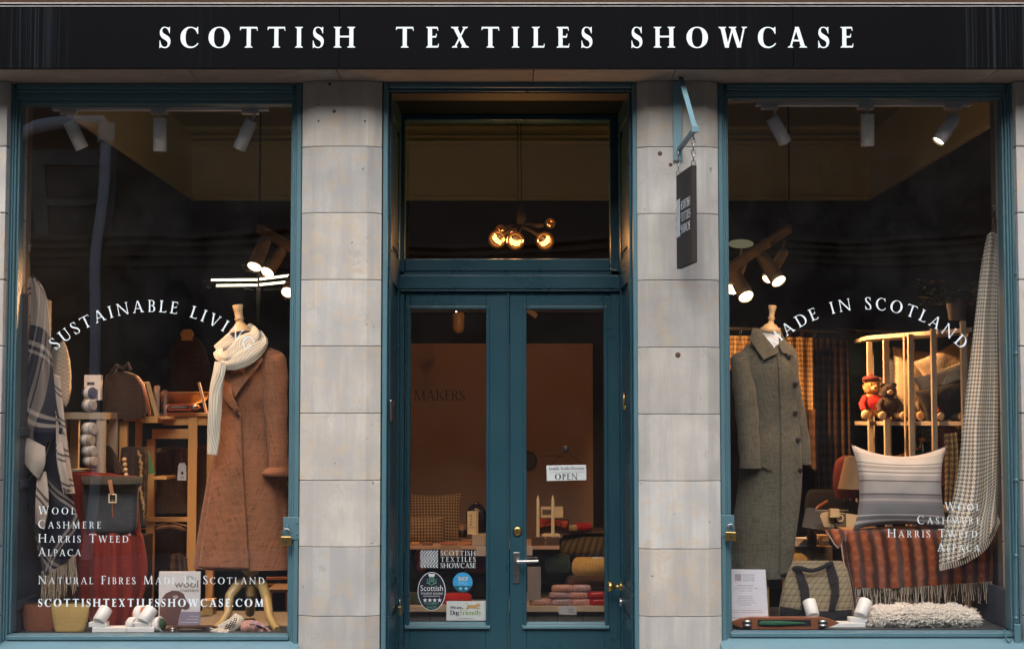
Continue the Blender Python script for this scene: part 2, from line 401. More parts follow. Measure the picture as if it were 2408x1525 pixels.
def stripe_pillow():
    t = NT('woven_stripe_cushion'); x, y, _ = t.sep(t.coord('UV'))
    g = t.ramp(y, [(0, (.13,.13,.14)), (.06, (.42,.41,.40)), (.10, (.14,.14,.15)), (.15, (.45,.43,.42)), (.17, (.20,.20,.21)), (.30, (.24,.23,.24)), (.33, (.40,.37,.35)), (.36, (.24,.23,.24)),
                   (.40, (.12,.11,.12)), (.42, (.32,.31,.31)), (.56, (.10,.09,.09)), (.575, (.36,.34,.33)), (.64, (.52,.49,.45)), (.67, (.20,.18,.17)), (.685, (.5,.47,.43)), (.72, (.30,.27,.24)), (.76, (.56,.52,.47)), (.78, (.3,.27,.24)), (.80, (.56,.52,.47)), (.84, (.54,.49,.43)), (.90, (.22,.2,.18)), (.905, (.56,.50,.44)), (1, (.56,.50,.44))], 'CONSTANT')
    zz = t.math('LESS_THAN', t.math('FRACT', t.math('ADD', t.math('MULTIPLY', y, 40), t.math('ABSOLUTE', t.math('SUBTRACT', t.math('FRACT', t.math('MULTIPLY', x, 22)), .5)))), .3)
    band = t.math('MULTIPLY', t.math('LESS_THAN', y, .42), zz)
    col = t.mix(t.math('MULTIPLY', band, .45), g, (.07, .07, .08))
    rib = t.math('SINE', t.math('MULTIPLY', x, 500)); h = t.math('ADD', t.math('MULTIPLY', rib, .3), t.noise(t.coord('UV'), 160, 3))
    tick = t.math('MULTIPLY', t.math('LESS_THAN', t.math('FRACT', t.math('MULTIPLY', x, 70)), .4), t.math('MULTIPLY', t.math('GREATER_THAN', y, .72), t.math('LESS_THAN', y, .76)))
    col = t.mix(t.math('MULTIPLY', tick, .6), col, (.5, .47, .43))
    return t.bsdf(col, .95, t.bump(h, .4, .003), sheen=.2, spec=.15)
M['stripe_pillow'] = stripe_pillow()
def knit(name, c1, c2, k=260):
    t = NT(name); x, y, _ = t.sep(t.coord('UV'))
    r = t.math('ADD', t.math('MULTIPLY', t.math('SINE', t.math('MULTIPLY', x, k)), .5), .5); n = t.noise(t.coord('UV'), 250, 3)
    col = t.mix(t.math('ADD', t.math('MULTIPLY', r, .8), t.math('MULTIPLY', n, .2)), c1, c2)
    return t.bsdf(col, .95, t.bump(r, .5, .003), sheen=.2, spec=.15)
M['knit'] = knit('cream_rib_knit', (.46, .42, .33), (.72, .68, .58), 2*PI/.012)
M['knit_dark'] = knit('olive_rib_knit', (.035, .025, .012), (.13, .09, .04), 2*PI/.035)
def glass(name, tint=(1,1,1), dirt=.012):
    t = NT(name)
    tr = t.n('ShaderNodeBsdfTransparent'); tr.inputs[0].default_value = c4(tint)
    gl = t.n('ShaderNodeBsdfGlossy'); gl.inputs['Roughness'].default_value = .0; gl.inputs[0].default_value = (1,1,1,1)
    lw = t.n('ShaderNodeLayerWeight'); fc = lw.outputs['Facing']
    v = t.coord('Object'); wob = t.noise(v, 1.1, 1, .3); bm = t.bump(wob, .35, .02); t.l(bm, gl.inputs['Normal'])
    f = t.math('ADD', t.math('MULTIPLY', t.math('POWER', fc, 5.0), .94), .068)
    mx = t.n('ShaderNodeMixShader'); t.l(f, mx.inputs[0]); t.l(tr.outputs[0], mx.inputs[1]); t.l(gl.outputs[0], mx.inputs[2])
    df = t.n('ShaderNodeBsdfDiffuse'); df.inputs[0].default_value = (.5,.5,.5,1)
    dn = t.math('MULTIPLY', t.ramp(t.noise(v, 3, 6, .7), [(.4, (0,0,0)), (.8, (1,1,1))]), dirt)
    m2 = t.n('ShaderNodeMixShader'); t.l(dn, m2.inputs[0]); t.l(mx.outputs[0], m2.inputs[1]); t.l(df.outputs[0], m2.inputs[2])
    t.l(m2.outputs[0], t.out.inputs[0]); return t.m
M['glass'] = glass('window_glass')
def emis(name, col, s):
    t = NT(name); e = t.n('ShaderNodeEmission'); e.inputs[0].default_value = c4(col); e.inputs[1].default_value = s
    t.l(e.outputs[0], t.out.inputs[0]); return t.m
M['lamp'] = emis('lit_lamp_lens', (1, .72, .42), 7)
M['led'] = emis('lit_led_bar', (1, .86, .55), 4)
M['filament'] = emis('glowing_filament', (1, .42, .10), .6)
def amber():
    t = NT('amber_bulb_glass'); tr = t.n('ShaderNodeBsdfTransparent'); tr.inputs[0].default_value = (.95, .70, .42, 1)
    gl = t.n('ShaderNodeBsdfGlossy'); gl.inputs['Roughness'].default_value = .05; gl.inputs[0].default_value = (1,.8,.6,1)
    e = t.n('ShaderNodeEmission'); e.inputs[0].default_value = (1, .35, .08, 1); e.inputs[1].default_value = .035
    ad = t.n('ShaderNodeAddShader'); t.l(tr.outputs[0], ad.inputs[0]); t.l(e.outputs[0], ad.inputs[1])
    mx = t.n('ShaderNodeMixShader'); mx.inputs[0].default_value = .08; t.l(ad.outputs[0], mx.inputs[1]); t.l(gl.outputs[0], mx.inputs[2])
    t.l(mx.outputs[0], t.out.inputs[0]); return t.m
M['amber'] = amber()
def P3(name, c, r=.6): 
    if name not in M: M[name] = plain(name, c, r, .06, 12, .05)
    return M[name]

# ------------------------------------------------------------------ lettering (built glyph by glyph)
_gc = {}
def font_glyph(ch, bold):
    key = (ch, bold)
    if key in _gc: return _gc[key]
    if ch.isupper(): u = chr((0x1D400 if bold else 0x1D434) + ord(ch) - 65)
    elif ch.islower(): u = chr((0x1D41A if bold else 0x1D44E) + ord(ch) - 97) if ch != 'h' or bold else '\u210e'
    else: u = ch
    cu = bpy.data.curves.new('g', 'FONT'); cu.body = u; cu.resolution_u = 5
    ob = bpy.data.objects.new('g', cu); COL.objects.link(ob); bpy.context.view_layer.update()
    me = bpy.data.meshes.new_from_object(ob.evaluated_get(bpy.context.evaluated_depsgraph_get()))
    sh = 0 if bold or not ch.isalpha() else math.tan(math.radians(15.8))
    H = 0.69
    vs = [((v.co.x - v.co.y*sh)/H, v.co.y/H) for v in me.vertices]; fs = [tuple(p.vertices) for p in me.polygons]
    bpy.data.objects.remove(ob); bpy.data.curves.remove(cu); bpy.data.meshes.remove(me)
    if vs:
        mn = min(v[0] for v in vs); mxx = max(v[0] for v in vs); vs = [(a-mn, b) for a, b in vs]; wd = mxx-mn
    else: wd = .3
    _gc[key] = (vs, fs, wd); return _gc[key]
TW = dict(A=.93,B=.62,C=.86,D=.92,E=.58,F=.54,G=.95,H=1.02,I=.36,K=.84,L=.58,M=1.15,N=1.02,O=1.02,P=.6,R=.78,S=.52,T=.84,U=.92,V=.9,W=1.3,X=.86,Y=.85,J=.4,Z=.8,Q=1.02)
def glyph(ch, wt):
    """unit cap height; returns list of polygons (each list of points) and width. wt = stem width"""
    th = wt*.42; q = []
    def quad(a, b, c, d): q.append([a, b, c, d])
    def stem(x0, x1, wd, s0=True, s1=True, y0=0., y1=1.):   # from (x0,y0) to (x1,y1)
        quad((x0-wd/2, y0), (x0+wd/2, y0), (x1+wd/2, y1), (x1-wd/2, y1))
        e = .085; hh = .035; br = .05
        for on, x, y, sg in ((s0, x0, y0, 1), (s1, x1, y1, -1)):
            if on: q.append([(x-wd/2-e, y), (x+wd/2+e, y), (x+wd/2+e, y+sg*hh*.8), (x+wd/2, y+sg*(hh+br)), (x-wd/2, y+sg*(hh+br)), (x-wd/2-e, y+sg*hh*.8)][::sg])
    def arm(x0, x1, y, sg=0, h=None):                     # horizontal arm ending with a vertical serif
        h = h or th*1.05
        quad((x0, y-h/2), (x1, y-h/2), (x1, y+h/2), (x0, y+h/2))
        if sg: q.append([(x1-.035, y), (x1+.012, y), (x1+.025, y+sg*.15), (x1-.005, y+sg*.15)][::1 if sg > 0 else -1])
    W = TW.get(ch, .8); m = wt/2+.085
    if ch == 'I': stem(m, m, wt); W = wt+.17
    elif ch == 'E': stem(m, m, wt); arm(m, W-.03, 1-th/2, -1); arm(m, W-.10, .52, 1); arm(m, W, th/2, 1)
    elif ch == 'F': stem(m, m, wt); arm(m, W, 1-th/2, -1); arm(m, W-.08, .50, 1)
    elif ch == 'L': stem(m, m, wt); arm(m, W, th/2, 1)
    elif ch == 'H': stem(m, m, wt); stem(W-m, W-m, wt); arm(m, W-m, .53)
    elif ch == 'T':
        stem(W/2, W/2, wt, True, False); arm(W/2, W-.02, 1-th/2, -1)
        q.append([(.02, 1-th), (W/2, 1-th), (W/2, 1), (.02, 1)]); q.append([(0, .84), (.04, .85), (.06, 1), (.01, 1)])
    elif ch == 'X': stem(W-m, m, wt); stem(m, W-m, th*1.1)
    elif ch == 'V': stem(W/2, m*.9, wt, False); stem(W/2+.03, W-m*.9, th*1.1, False)
    elif ch == 'A': stem(W-m*.95, W/2-.01, wt, True, False); stem(m*.8, W/2-.03, th*1.1, True, False); arm(W*.24, W*.72, .34)
    elif ch == 'N': stem(m*.9, m*.9, th*1.1); stem(W-m*.9, W-m*.9, th*1.1, False); stem(W-m*.9, m*.8, wt, False, False)
    elif ch == 'M': stem(m*.8, m*1.15, th*1.1, True, False); stem(W/2, m*1.1, wt, False, False); stem(W/2, W-m*1.2, th, False, False); stem(W-m*.95, W-m*1.2, wt, True, False)
    elif ch == 'W': stem(W*.28, m*.8, wt, False); stem(W*.30, W*.5, th, False, False); stem(W*.73, W*.49, wt, False); stem(W*.75, W-m*.6, th, False)
    elif ch == 'K': stem(m, m, wt); stem(W*.42, W-m, th*1.1, False, True, .46, 1.); stem(W-m*.7, W*.40, wt, True, False, 0., .60)
    elif ch == 'U': return None
    else: return None
    return q, W
def put_text(mb, s, place, cap, wt, small=0, bold=True, track=None, width=None, italic=False, parts=None):
    """lay out s; place(x,y)->world point in metres text space; small>0: letters after each word's first are that size"""
    adv = []; x = 0; first = True
    for ch in s:
        if ch == ' ': adv.append((None, .42, 1)); first = True; continue
        sc = small if (small and not first) else 1.0; first = False
        if italic: g = None
        else: g = glyph(ch, wt) if ch.isupper() else None
        if g: adv.append(((g[0], None), g[1]*sc, sc)); continue
        vs, fs, wd = font_glyph(ch, bold)
        tw = TW.get(ch, wd) if ch.isupper() and not italic else wd
        adv.append(((None, (vs, fs, tw/wd if wd else 1)), tw*sc, sc))
    nat = sum(a[1] for a in adv)*cap
    gap = (width-nat)/max(1, len(adv)-1) if width else track*cap
    x = 0; lay = 0
    for g, wd, sc in adv:
        if g and parts is not None: mb = MB(); parts.append(mb)
        if g:
            polys, fg = g
            if polys:
                for i, pl in enumerate(polys):
                    mb.add([place(x + a*cap*sc, b*cap*sc, i) for a, b in pl], [tuple(range(len(pl)))])
            else:
                vs, fs, k = fg
                mb.add([place(x + a*k*cap*sc, b*cap*sc, 0) for a, b in vs], fs)
        x += wd*cap + gap
def text_px(name, s, px0, px1, base, cap_px, y, mat, parent, wt=.16, small=0, bold=True, italic=False, rot=0, lift=.0006, split=False):
    mpp = 1/M1(y); o = P(px0, base, y); mb = MB(); cr, sr = math.cos(rot), math.sin(rot)
    def place(a, b, i): return (o.x + a*cr - b*sr, y - lift - i*.00018, o.z + a*sr + b*cr)
    if split:
        parts = []; put_text(mb, s, place, cap_px*mpp, wt, small, bold, width=(px1-px0)*mpp, italic=italic, parts=parts)
        for m_ in parts: m_.build(name, mat, parent)
        return
    put_text(mb, s, place, cap_px*mpp, wt, small, bold, width=(px1-px0)*mpp, italic=italic)
    return mb.build(name, mat, parent, recenter=False)
def text_arc(name, s, cx, cy, R, a0, a1, cap_px, y, mat, parent, wt=.15):
    """letters on an arc, baseline radius R px; angles from the vertical"""
    mpp = 1/M1(y); mb = MB(); n = len(s)
    ws = [(TW.get(c, .8) if c not in ' ' else .45) for c in s]; ws = [w+.42 if c != 'I' else w+.42 for w, c in zip(ws, s)]
    tot = sum(ws[1:-1]) + ws[0]/2 + ws[-1]/2; x = 0
    for i, (c, wd) in enumerate(zip(s, ws)):
        if i: x += (ws[i-1]+wd)/2
        if c == ' ': continue
        a = a0 + (a1-a0)*x/tot; ca, sa = math.cos(a), math.sin(a)
        b = P(cx + R*sa, cy - R*ca, y)
        g = glyph(c, wt)
        cap = cap_px*mpp
        if g: polys, W = g; items = [(pl, [tuple(range(len(pl)))], 1, k) for k, pl in enumerate(polys)]
        else:
            vs, fs, wf = font_glyph(c, wt > .17); W = TW.get(c, wf); items = [(vs, fs, W/wf, 0)]
        for vs, fs, k, lay in items:
            mb.add([(b.x + (u*k-W/2)*cap*ca + v*cap*sa, y-.0006-lay*.00018, b.z - (u*k-W/2)*cap*sa + v*cap*ca) for u, v in vs], fs)
    return mb.build(name, mat, parent, recenter=False)
def text_sans(name, s, px0, base, cap_px, y, mat, parent, px1=None, lift=.0012, bold=0, shear=0, loc=None, rotz=0):
    cu = bpy.data.curves.new('g', 'FONT'); cu.body = s; cu.resolution_u = 3; cu.offset = bold; cu.shear = shear
    ob = bpy.data.objects.new('g', cu); COL.objects.link(ob); bpy.context.view_layer.update()
    me = bpy.data.meshes.new_from_object(ob.evaluated_get(bpy.context.evaluated_depsgraph_get()))
    vs = [(v.co.x, v.co.y) for v in me.vertices]; fs = [tuple(p.vertices) for p in me.polygons]
    bpy.data.objects.remove(ob); bpy.data.curves.remove(cu); bpy.data.meshes.remove(me)
    mpp = 1/M1(y); sy = cap_px*mpp/.69; o = P(px0, base, y)
    wd = max(v[0] for v in vs); sx = (px1-px0)*mpp/wd if px1 else sy
    mb = MB(); mb.add([(o.x + a*sx, y-lift, o.z + b*sy) for a, b in vs], fs)
    return mb.build(name, mat, parent, recenter=False)

# ------------------------------------------------------------------ soft shapes
def cr(p0, p1, p2, p3, t):
    return [0.5*((2*b) + (-a+c)*t + (2*a-5*b+4*c-d)*t*t + (-a+3*b-3*c+d)*t*t*t) for a, b, c, d in zip(p0, p1, p2, p3)]
def spline(pts, n):
    out = []; k = len(pts)-1
    for i in range(n+1):
        s = i/n*k; j = min(int(s), k-1); t = s-j
        out.append(cr(pts[max(j-1, 0)], pts[j], pts[j+1], pts[min(j+2, k)], t))
    return out
def cloth(name, rows, y, mat, parent=None, nu=40, nv=60, folds=0, amp=0., tilt=0, solid=.004, fphase=0, wr=.0, uvs=1., uvrot=0, seed=0, label=None, cat=None, group=None):
    """rows of (px,py[,dy]) control points, top row first"""
    R = [[(a + (0,) if len(a) == 2 else a) for a in r] for r in rows]
    R = [spline(r, nu) for r in R]
    cols = [spline([R[j][i] for j in range(len(R))], nv) for i in range(nu+1)]
    rnd = random.Random(seed); ph = [rnd.uniform(0, 6.28) for _ in range(6)]
    vs = []; uv = []
    W = [0]*(nv+1)
    grid = []
    for j in range(nv+1):
        row = []
        for i in range(nu+1):
            px, py, dy = cols[i][j]; u = i/nu; v = j/nv
            yy = y + dy + amp*math.sin(u*folds*2*PI + fphase + .6*math.sin(v*4+ph[0]))*(.4+.6*v)
            if wr: yy += wr*(math.sin(u*17+v*9+ph[1]) + math.sin(v*23-u*7+ph[2]))*.5
            row.append(P(px, py, yy))
        grid.append(row)
    mid = nv//2
    L = [0.];  
    for i in range(nu): L.append(L[-1] + (grid[mid][i+1]-grid[mid][i]).length)
    V = [0.]
    for j in range(nv): V.append(V[-1] + (grid[j+1][nu//2]-grid[j][nu//2]).length)
    c, s = math.cos(uvrot), math.sin(uvrot)
    for j in range(nv+1):
        for i in range(nu+1):
            vs.append(grid[j][i]); a, b = L[i]*uvs, -V[j]*uvs; uv.append((a*c-b*s, a*s+b*c))
    fs = [(j*(nu+1)+i, (j+1)*(nu+1)+i, (j+1)*(nu+1)+i+1, j*(nu+1)+i+1) for j in range(nv) for i in range(nu)]
    return MB().add(vs, fs, uv, True).build(name, mat, parent, solid=solid, label=label, cat=cat, group=group)
def loft(name, secs, mat, parent=None, n=48, nv=60, pleat=None, label=None, cat=None, group=None, front=None, kk=2.3, cap=True):
    """secs = [(py, px_left, px_right, depth_ratio, yc)]; superelliptic sections; returns object and surface function"""
    S = spline([tuple(map(float, s)) for s in secs], nv); vs = []; uv = []; acc = 0; last = None
    def sect(s, th):
        py, a, b, dr, yc = s; p, q = P(a, py, yc), P(b, py, yc); rx = (q.x-p.x)/2; cx = (p.x+q.x)/2; ry = rx*dr
        c_, s_ = math.cos(th), math.sin(th)
        r = 1/((abs(c_)**kk + abs(s_)**kk)**(1/kk))
        v = (S.index(s) if False else 0)
        return cx, rx, ry, r, p.z
    for j, s in enumerate(S):
        py, a, b, dr, yc = s; p, q = P(a, py, yc), P(b, py, yc); rx = (q.x-p.x)/2; cx = (p.x+q.x)/2; ry = rx*dr
        if last is not None: acc += abs(p.z-last)
        last = p.z; per = 0; lp = None
        for i in range(n+1):
            th = -PI/2 + 2*PI*i/n + PI; c_, s_ = math.cos(th), math.sin(th)
            r = 1/((abs(c_)**kk + abs(s_)**kk)**(1/kk))
            m = 1 + (pleat(j/nv, th) if pleat else 0)
            x, yy = cx + rx*r*c_*m, yc + ry*r*s_*m
            if lp: per += math.hypot(x-lp[0], yy-lp[1])
            lp = (x, yy)
            vs.append((x, yy, p.z)); uv.append((per, -acc))
    fs = [(j*(n+1)+i, (j+1)*(n+1)+i, (j+1)*(n+1)+i+1, j*(n+1)+i+1) for j in range(nv) for i in range(n)]
    mb = MB().add(vs, fs, uv, True)
    if cap: mb.add(vs[:n], [tuple(range(n))], uv[:n], True)
    def surf(px, py):
        j = 0
        for k_ in range(len(S)-1):
            if S[k_][0] <= py: j = k_
        s = S[j]; p, q = P(s[1], s[0], s[4]), P(s[2], s[0], s[4]); rx = (q.x-p.x)/2; cx = (p.x+q.x)/2
        x = P(px, py, s[4]-rx*s[3]).x; u = min(.97, abs((x-cx)/rx))
        m = 1
        if pleat:
            th = -math.acos(max(-1, min(1, (x-cx)/rx))); m = 1 + pleat(j/nv, th)
        return s[4] - rx*s[3]*(1-u**kk)**(1/kk)*m
    return mb.build(name, mat, parent, label=label, cat=cat, group=group), surf
def drape(name, poly, surf, mat, parent, off=.006, thick=.005, cuts=4, curl=None):
    bm = bmesh.new(); vs = [bm.verts.new((a, -b, 0)) for a, b in poly]; bm.faces.new(vs)
    bmesh.ops.triangulate(bm, faces=bm.faces[:])
    for _ in range(cuts): 
        bmesh.ops.subdivide_edges(bm, edges=bm.edges[:], cuts=1, use_grid_fill=True)
        if len(bm.faces) > 1500: break
    mb = MB(); bm.verts.index_update(); V = []; UV = []
    for v in bm.verts:
        px, py = v.co.x, -v.co.y; y = surf(px, py) - off; p = P(px, py, y); V.append(p); UV.append((p.x+p.z*.4, p.z-p.x*.4))
    mb.add(V, [tuple(v.index for v in f.verts) for f in bm.faces], UV, True); bm.free()
    o = mb.build(name, mat, parent); m = o.modifiers.new('solid', 'SOLIDIFY'); m.thickness = thick; m.offset = 0
    return o
def pillow(name, c, wd, ht, th, mat, rot=(0,0,0), parent=None, n=28, sag=.0, label=None, cat=None, group=None, pinch=.09, seed=0):
    from mathutils import Euler
    R = Euler(rot).to_matrix(); mb = MB(); rnd = random.Random(seed); p1, p2 = rnd.uniform(0, 6), rnd.uniform(0, 6)
    for sgn in (-1, 1):
        vs = []; uv = []
        for j in range(n+1):
            for i in range(n+1):
                u, v = i/n*2-1, j/n*2-1
                e = (1-u**2)*(1-v**2); t = max(0, e)**.42 * th/2
                t += (.004*math.sin(u*9+p1)*math.sin(v*7+p2)) * e
                x = u*wd/2*(1-pinch*(1-v*v)*abs(u)**3*1.0) ; z = v*ht/2*(1-pinch*(1-u*u)*abs(v)**3)
                z -= sag*(1-u*u)*(1 if v > 0 else 0)*v
                vs.append(Vector(c) + R @ Vector((x, sgn*t, z))); uv.append((i/n*wd if False else i/n, j/n))
        fs = [(j*(n+1)+i, j*(n+1)+i+1, (j+1)*(n+1)+i+1, (j+1)*(n+1)+i) for j in range(n) for i in range(n)]
        if sgn > 0: fs = [tuple(reversed(f)) for f in fs]
        if mat in (M['stripe_pillow'],): pass
        else: uv = [(a*wd, b*ht) for a, b in uv]
        mb.add(vs, fs, uv, True)
    return mb.build(name, mat, parent, label=label, cat=cat, group=group)
def fringe(pts, length, mat, parent, y, n=60, r=.0016, seed=1, name='fringe', jit=.012):
    rnd = random.Random(seed); mb = MB(); pp = spline([(a, b) for a, b in pts], n)
    for a, b in pp:
        p = P(a, b, y + rnd.uniform(-.012, .006)); k = length*rnd.uniform(.75, 1.1); dx = rnd.uniform(-jit, jit)
        mb.tube([p, p+Vector((dx*.2+rnd.uniform(-.003,.003), 0, -k*.33)), p+Vector((dx*.7, rnd.uniform(-.004,.004), -k*.66)), p+Vector((dx, 0, -k))], r, 4)
    return mb.build(name, mat, parent, kind='stuff')
def spot(name, loc, target, energy, size=60, color=(1, .52, .22), parent=None, radius=.03, blend=.5):
    l = bpy.data.lights.new(name, 'SPOT'); l.energy = energy; l.spot_size = math.radians(size); l.spot_blend = blend; l.color = color; l.shadow_soft_size = radius
    o = bpy.data.objects.new(name, l); COL.objects.link(o); o.location = loc
    o.rotation_euler = (Vector(target)-Vector(loc)).to_track_quat('-Z', 'Y').to_euler(); return o
def point(name, loc, energy, color=(1, .55, .25), radius=.03):
    l = bpy.data.lights.new(name, 'POINT'); l.energy = energy; l.color = color; l.shadow_soft_size = radius
    o = bpy.data.objects.new(name, l); COL.objects.link(o); o.location = loc; return o

# ================================================================== SETTING
YW, YG, YD = 0.045, 0.105, 0.66          # window frame front, window glass, door face
ZS = Z(190, 0.0)                         # stone soffit height
ZF = Z(1490, YG)                         # window floor height
YB = 5.2                                 # back wall of the shop
def struct(name, mb, mat, **k): return mb.build(name, mat, kind='structure', **k)
struct('road', MB().box(-40, 40, -9.5, -3.0, -.25, -.12), M['road'])
pv = struct('pavement', MB().box(-40, 40, -3.0, .66, -.25, -.012), M['joint'])
me0 = None
for i in range(8):
    for j in range(4):
        mb = MB().box(-.437, .437, -.347, .347, -.01, .012)
        if me0 is None:
            s0 = mb.build('paving_slab', M['pave'], pv, bevel=.004); me0 = s0; s = s0
        else: s = s0.copy(); COL.objects.link(s)
        s.location = Vector((-3.5+i*.88 + (.44 if j % 2 else 0), -2.6+j*.7, -.012)) - pv.location
struct('far_pavement', MB().box(-40, 40, -12.0, -9.5, -.25, 0), M['pave'])
struct('ground', MB().box(-150, 150, -150, 150, -.4, -.26), M['road'])
struct('floor', MB().box(-2.55, 2.85, YD+.002, YB, -.1, 0.0), M['floor'])
XL, XR = X(445, YB), X(2055, YB)
ZP, ZC = Z(472, YB), Z(318, YB)
wb = struct('wall_back', MB().box(XL-.1, XR+.1, YB, YB+.15, 0, ZP), M['charcoal'])
struct('wall_back_frieze', MB().box(XL-.1, XR+.1, YB, YB+.15, ZP, ZC+.3), M['cream'])
for nm, x0, x1, s in (('wall_left', XL-.15, XL, 1), ('wall_right', XR, XR+.15, -1)):
    struct(nm, MB().box(x0, x1, .25, YB-.002, 0, ZP), M['charcoal'])
    struct(nm+'_frieze', MB().box(x0, x1, .25, YB-.002, ZP, ZC+.3), M['cream'])
mb = MB(); mb.box(XL, XR, YB-.035, YB-.001, ZP-.0, ZP+Z(462,YB)-Z(472,YB)+.0); struct('picture_rail', mb, M['cream'], bevel=.008)
mb = MB(); mb.box(XL, XL+.03, .3, YB-.04, ZP, ZP+.03); mb.box(XR-.03, XR, .3, YB-.04, ZP, ZP+.03); struct('side_picture_rail', mb, M['cream'])
mb = MB()
mb.box(XL, XR, YB-.06, YB-.001, Z(342, YB), Z(333, YB)); mb.box(XL, XR, YB-.30, YB-.001, ZC-.01, ZC+.02); mb.box(XL, XR, YB-.13, YB-.001, Z(330, YB), Z(324, YB))
struct('cornice', mb, M['cream'], bevel=.01)
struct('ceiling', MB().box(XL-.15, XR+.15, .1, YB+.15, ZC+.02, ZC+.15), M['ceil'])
# stone facade around the shop front
mb = MB()
mb.box(-6, 6, .03, .5, ZS, 5.2)
struct('upper_facade', mb, M['lintel'])
mb = MB(); YF = YW
lo, hi = -1.2, .05
for _ in range(40):
    YF = (lo+hi)/2
    if Z(163, YF) < ZS: lo = YF
    else: hi = YF
YFAS = YF
soffit = thing('stone_soffit', 'weathered grey brown stone soffit slab course running under the black shop sign', 'soffit', (0, 0, ZS))
xs = [-6, X(440, YFAS, 163), X(790, YFAS, 163), X(1200, 0, 190)+.1, X(1590, YFAS, 163), X(2350, YFAS, 163), 6]
for a, b in zip(xs[:-1], xs[1:]):
    MB().box(a+.001, b-.001, YFAS+.012, .0295, ZS, ZS+.10).build('stone_slab', M['lintel'], soffit, bevel=.003)
# ---- piers of canted blocks
def pier(pxo0, pxm0, pxm1, pxo1, joints, label):
    x0, x1, x2, x3 = X(pxo0, .05, 760), X(pxm0, 0, 760), X(pxm1, 0, 760), X(pxo1, .05, 760)
    t = thing('stone_pier', label, 'pier', ((x0+x3)/2, 0, -.01), 'canted stone piers beside the entrance')
    zz = [ZS-.0005] + [Z(j, 0) for j in joints]
    while zz[-1] > .3: zz.append(zz[-1]-.292)
    zz.append(0)
    MB().box(x0+.012, x3-.012, .06, .5, 0, ZS-.001).build('mortar_core', M['joint'], t)
    for k in range(len(zz)-1):
        a, b = zz[k+1]+.0012, zz[k]-.0012
        pl = [(x0, .030), (x1, 0), (x2, 0), (x3, .030), (x3, .45), (x0, .45)]
        vs = [(x, y, z) for z in (a, b) for x, y in pl]; n = 6
        fs = [tuple(reversed(range(n))), tuple(range(n, 2*n))] + [(i, (i+1)%n, n+(i+1)%n, n+i) for i in range(n)]
        MB().add([(vx+random.uniform(-.0004,.0004), vy+random.uniform(0,.0008), vz) for vx, vy, vz in vs], fs).build('stone_block', M['stone'], t, bevel=.0018)
    return t
pL = pier(709, 740, 862, 897, [344, 500, 657, 813, 971, 1129, 1285, 1448], 'pale canted stone pier between the left shop window and the entrance')
pR = pier(1499, 1527, 1663, 1690, [345, 502, 658, 816, 973, 1130, 1290, 1449], 'pale canted stone pier behind the hanging sign, right of the entrance')
for p_, hs_ in ((pL, ((775, 198, 3.4), (749, 285, 2.2), (786, 262, 4.2), (858, 285, 2.2), (749, 247, 1.5), (827, 247, 1.5))), (pR, ((1552, 361, 5.5), (1577, 387, 4.5), (1594, 834, 6.5)))):
    for a_, b_, r_ in hs_:
        q_ = P(a_, b_, 0); rr_ = r_/M1(0)
        MB().lathe(q_+Vector((0, .004, 0)), [(rr_*1.15, 0), (rr_, .0048), (rr_*.5, .0055)], 9, axis=(0, -1, 0)).build('wall_plug' if r_ > 4 else 'drill_hole', M['rusty'] if r_ > 4 else M['black'], p_)
for s in (-1, 1):
    t = thing('stone_pier', 'edge of the outer pale stone pier at the %s end of the shop front' % ('left' if s < 0 else 'right'), 'pier', (s*2.6, 0, -.01))
    e = X(7, .0, 760) if s < 0 else X(2398, .0, 760)
    z = ZS-.0005; k = 0
    cuts = [ZS-.0005] + [Z(j, 0) for j in (344, 500, 657, 813, 971, 1129, 1285, 1448)]
    while cuts[-1] > .3: cuts.append(cuts[-1]-.292)
    cuts.append(0)
    MB().box(*(sorted((e+s*.01, s*6))), .02, .4, 0, ZS-.001).build('mortar_core', M['joint'], t)
    for a, b in zip(cuts[1:], cuts[:-1]):
        MB().box(*(sorted((e, s*6))), 0, .3, a+.002, b-.002).build('stone_block', M['stone'], t, bevel=.003)
# ---- building across the street (seen only mirrored in the glass)
def OP(px, py):
    p = P(px, py, 12.2); return p.x, p.z
opp = thing('stone_building', 'dark brown stone building with drainpipe and sash windows, mirrored in the shop glass', 'building', (0, -12, 0))
zc = OP(100, 600)[1]
MB().box(-20, 20, -13, -12, 0, 9.0).build('wall', M['opp_stone'], opp)
mb = MB()
for k, (dz, d) in enumerate(((.30, .18), (.20, .12), (.08, .07), (-.05, .05))): mb.box(-20, 20, -12, -12+d, zc+dz-.06, zc+dz)
mb.build('string_course', M['opp_stone'], opp, bevel=.01)
xa, za = OP(252, 305); xb, zb = OP(226, 1200)
def pipe(x, lean=0):
    mb = MB(); mb.tube([(x-1.15, -11.75, za-.16), (x-.8, -11.75, za-.04), (x-.4, -11.75, za), (x-.05, -11.75, za), (x, -11.78, za-.08), (x+lean*.5, -11.8, za-1.6), (x+lean, -11.8, 0)], .068, 12)
    mb.tube([(x, -11.78, za-.02), (x, -11.78, za-.2)], .11, 12)
    return mb
pipe(xa, -.12).build('drainpipe', M['opp_pale'], opp)
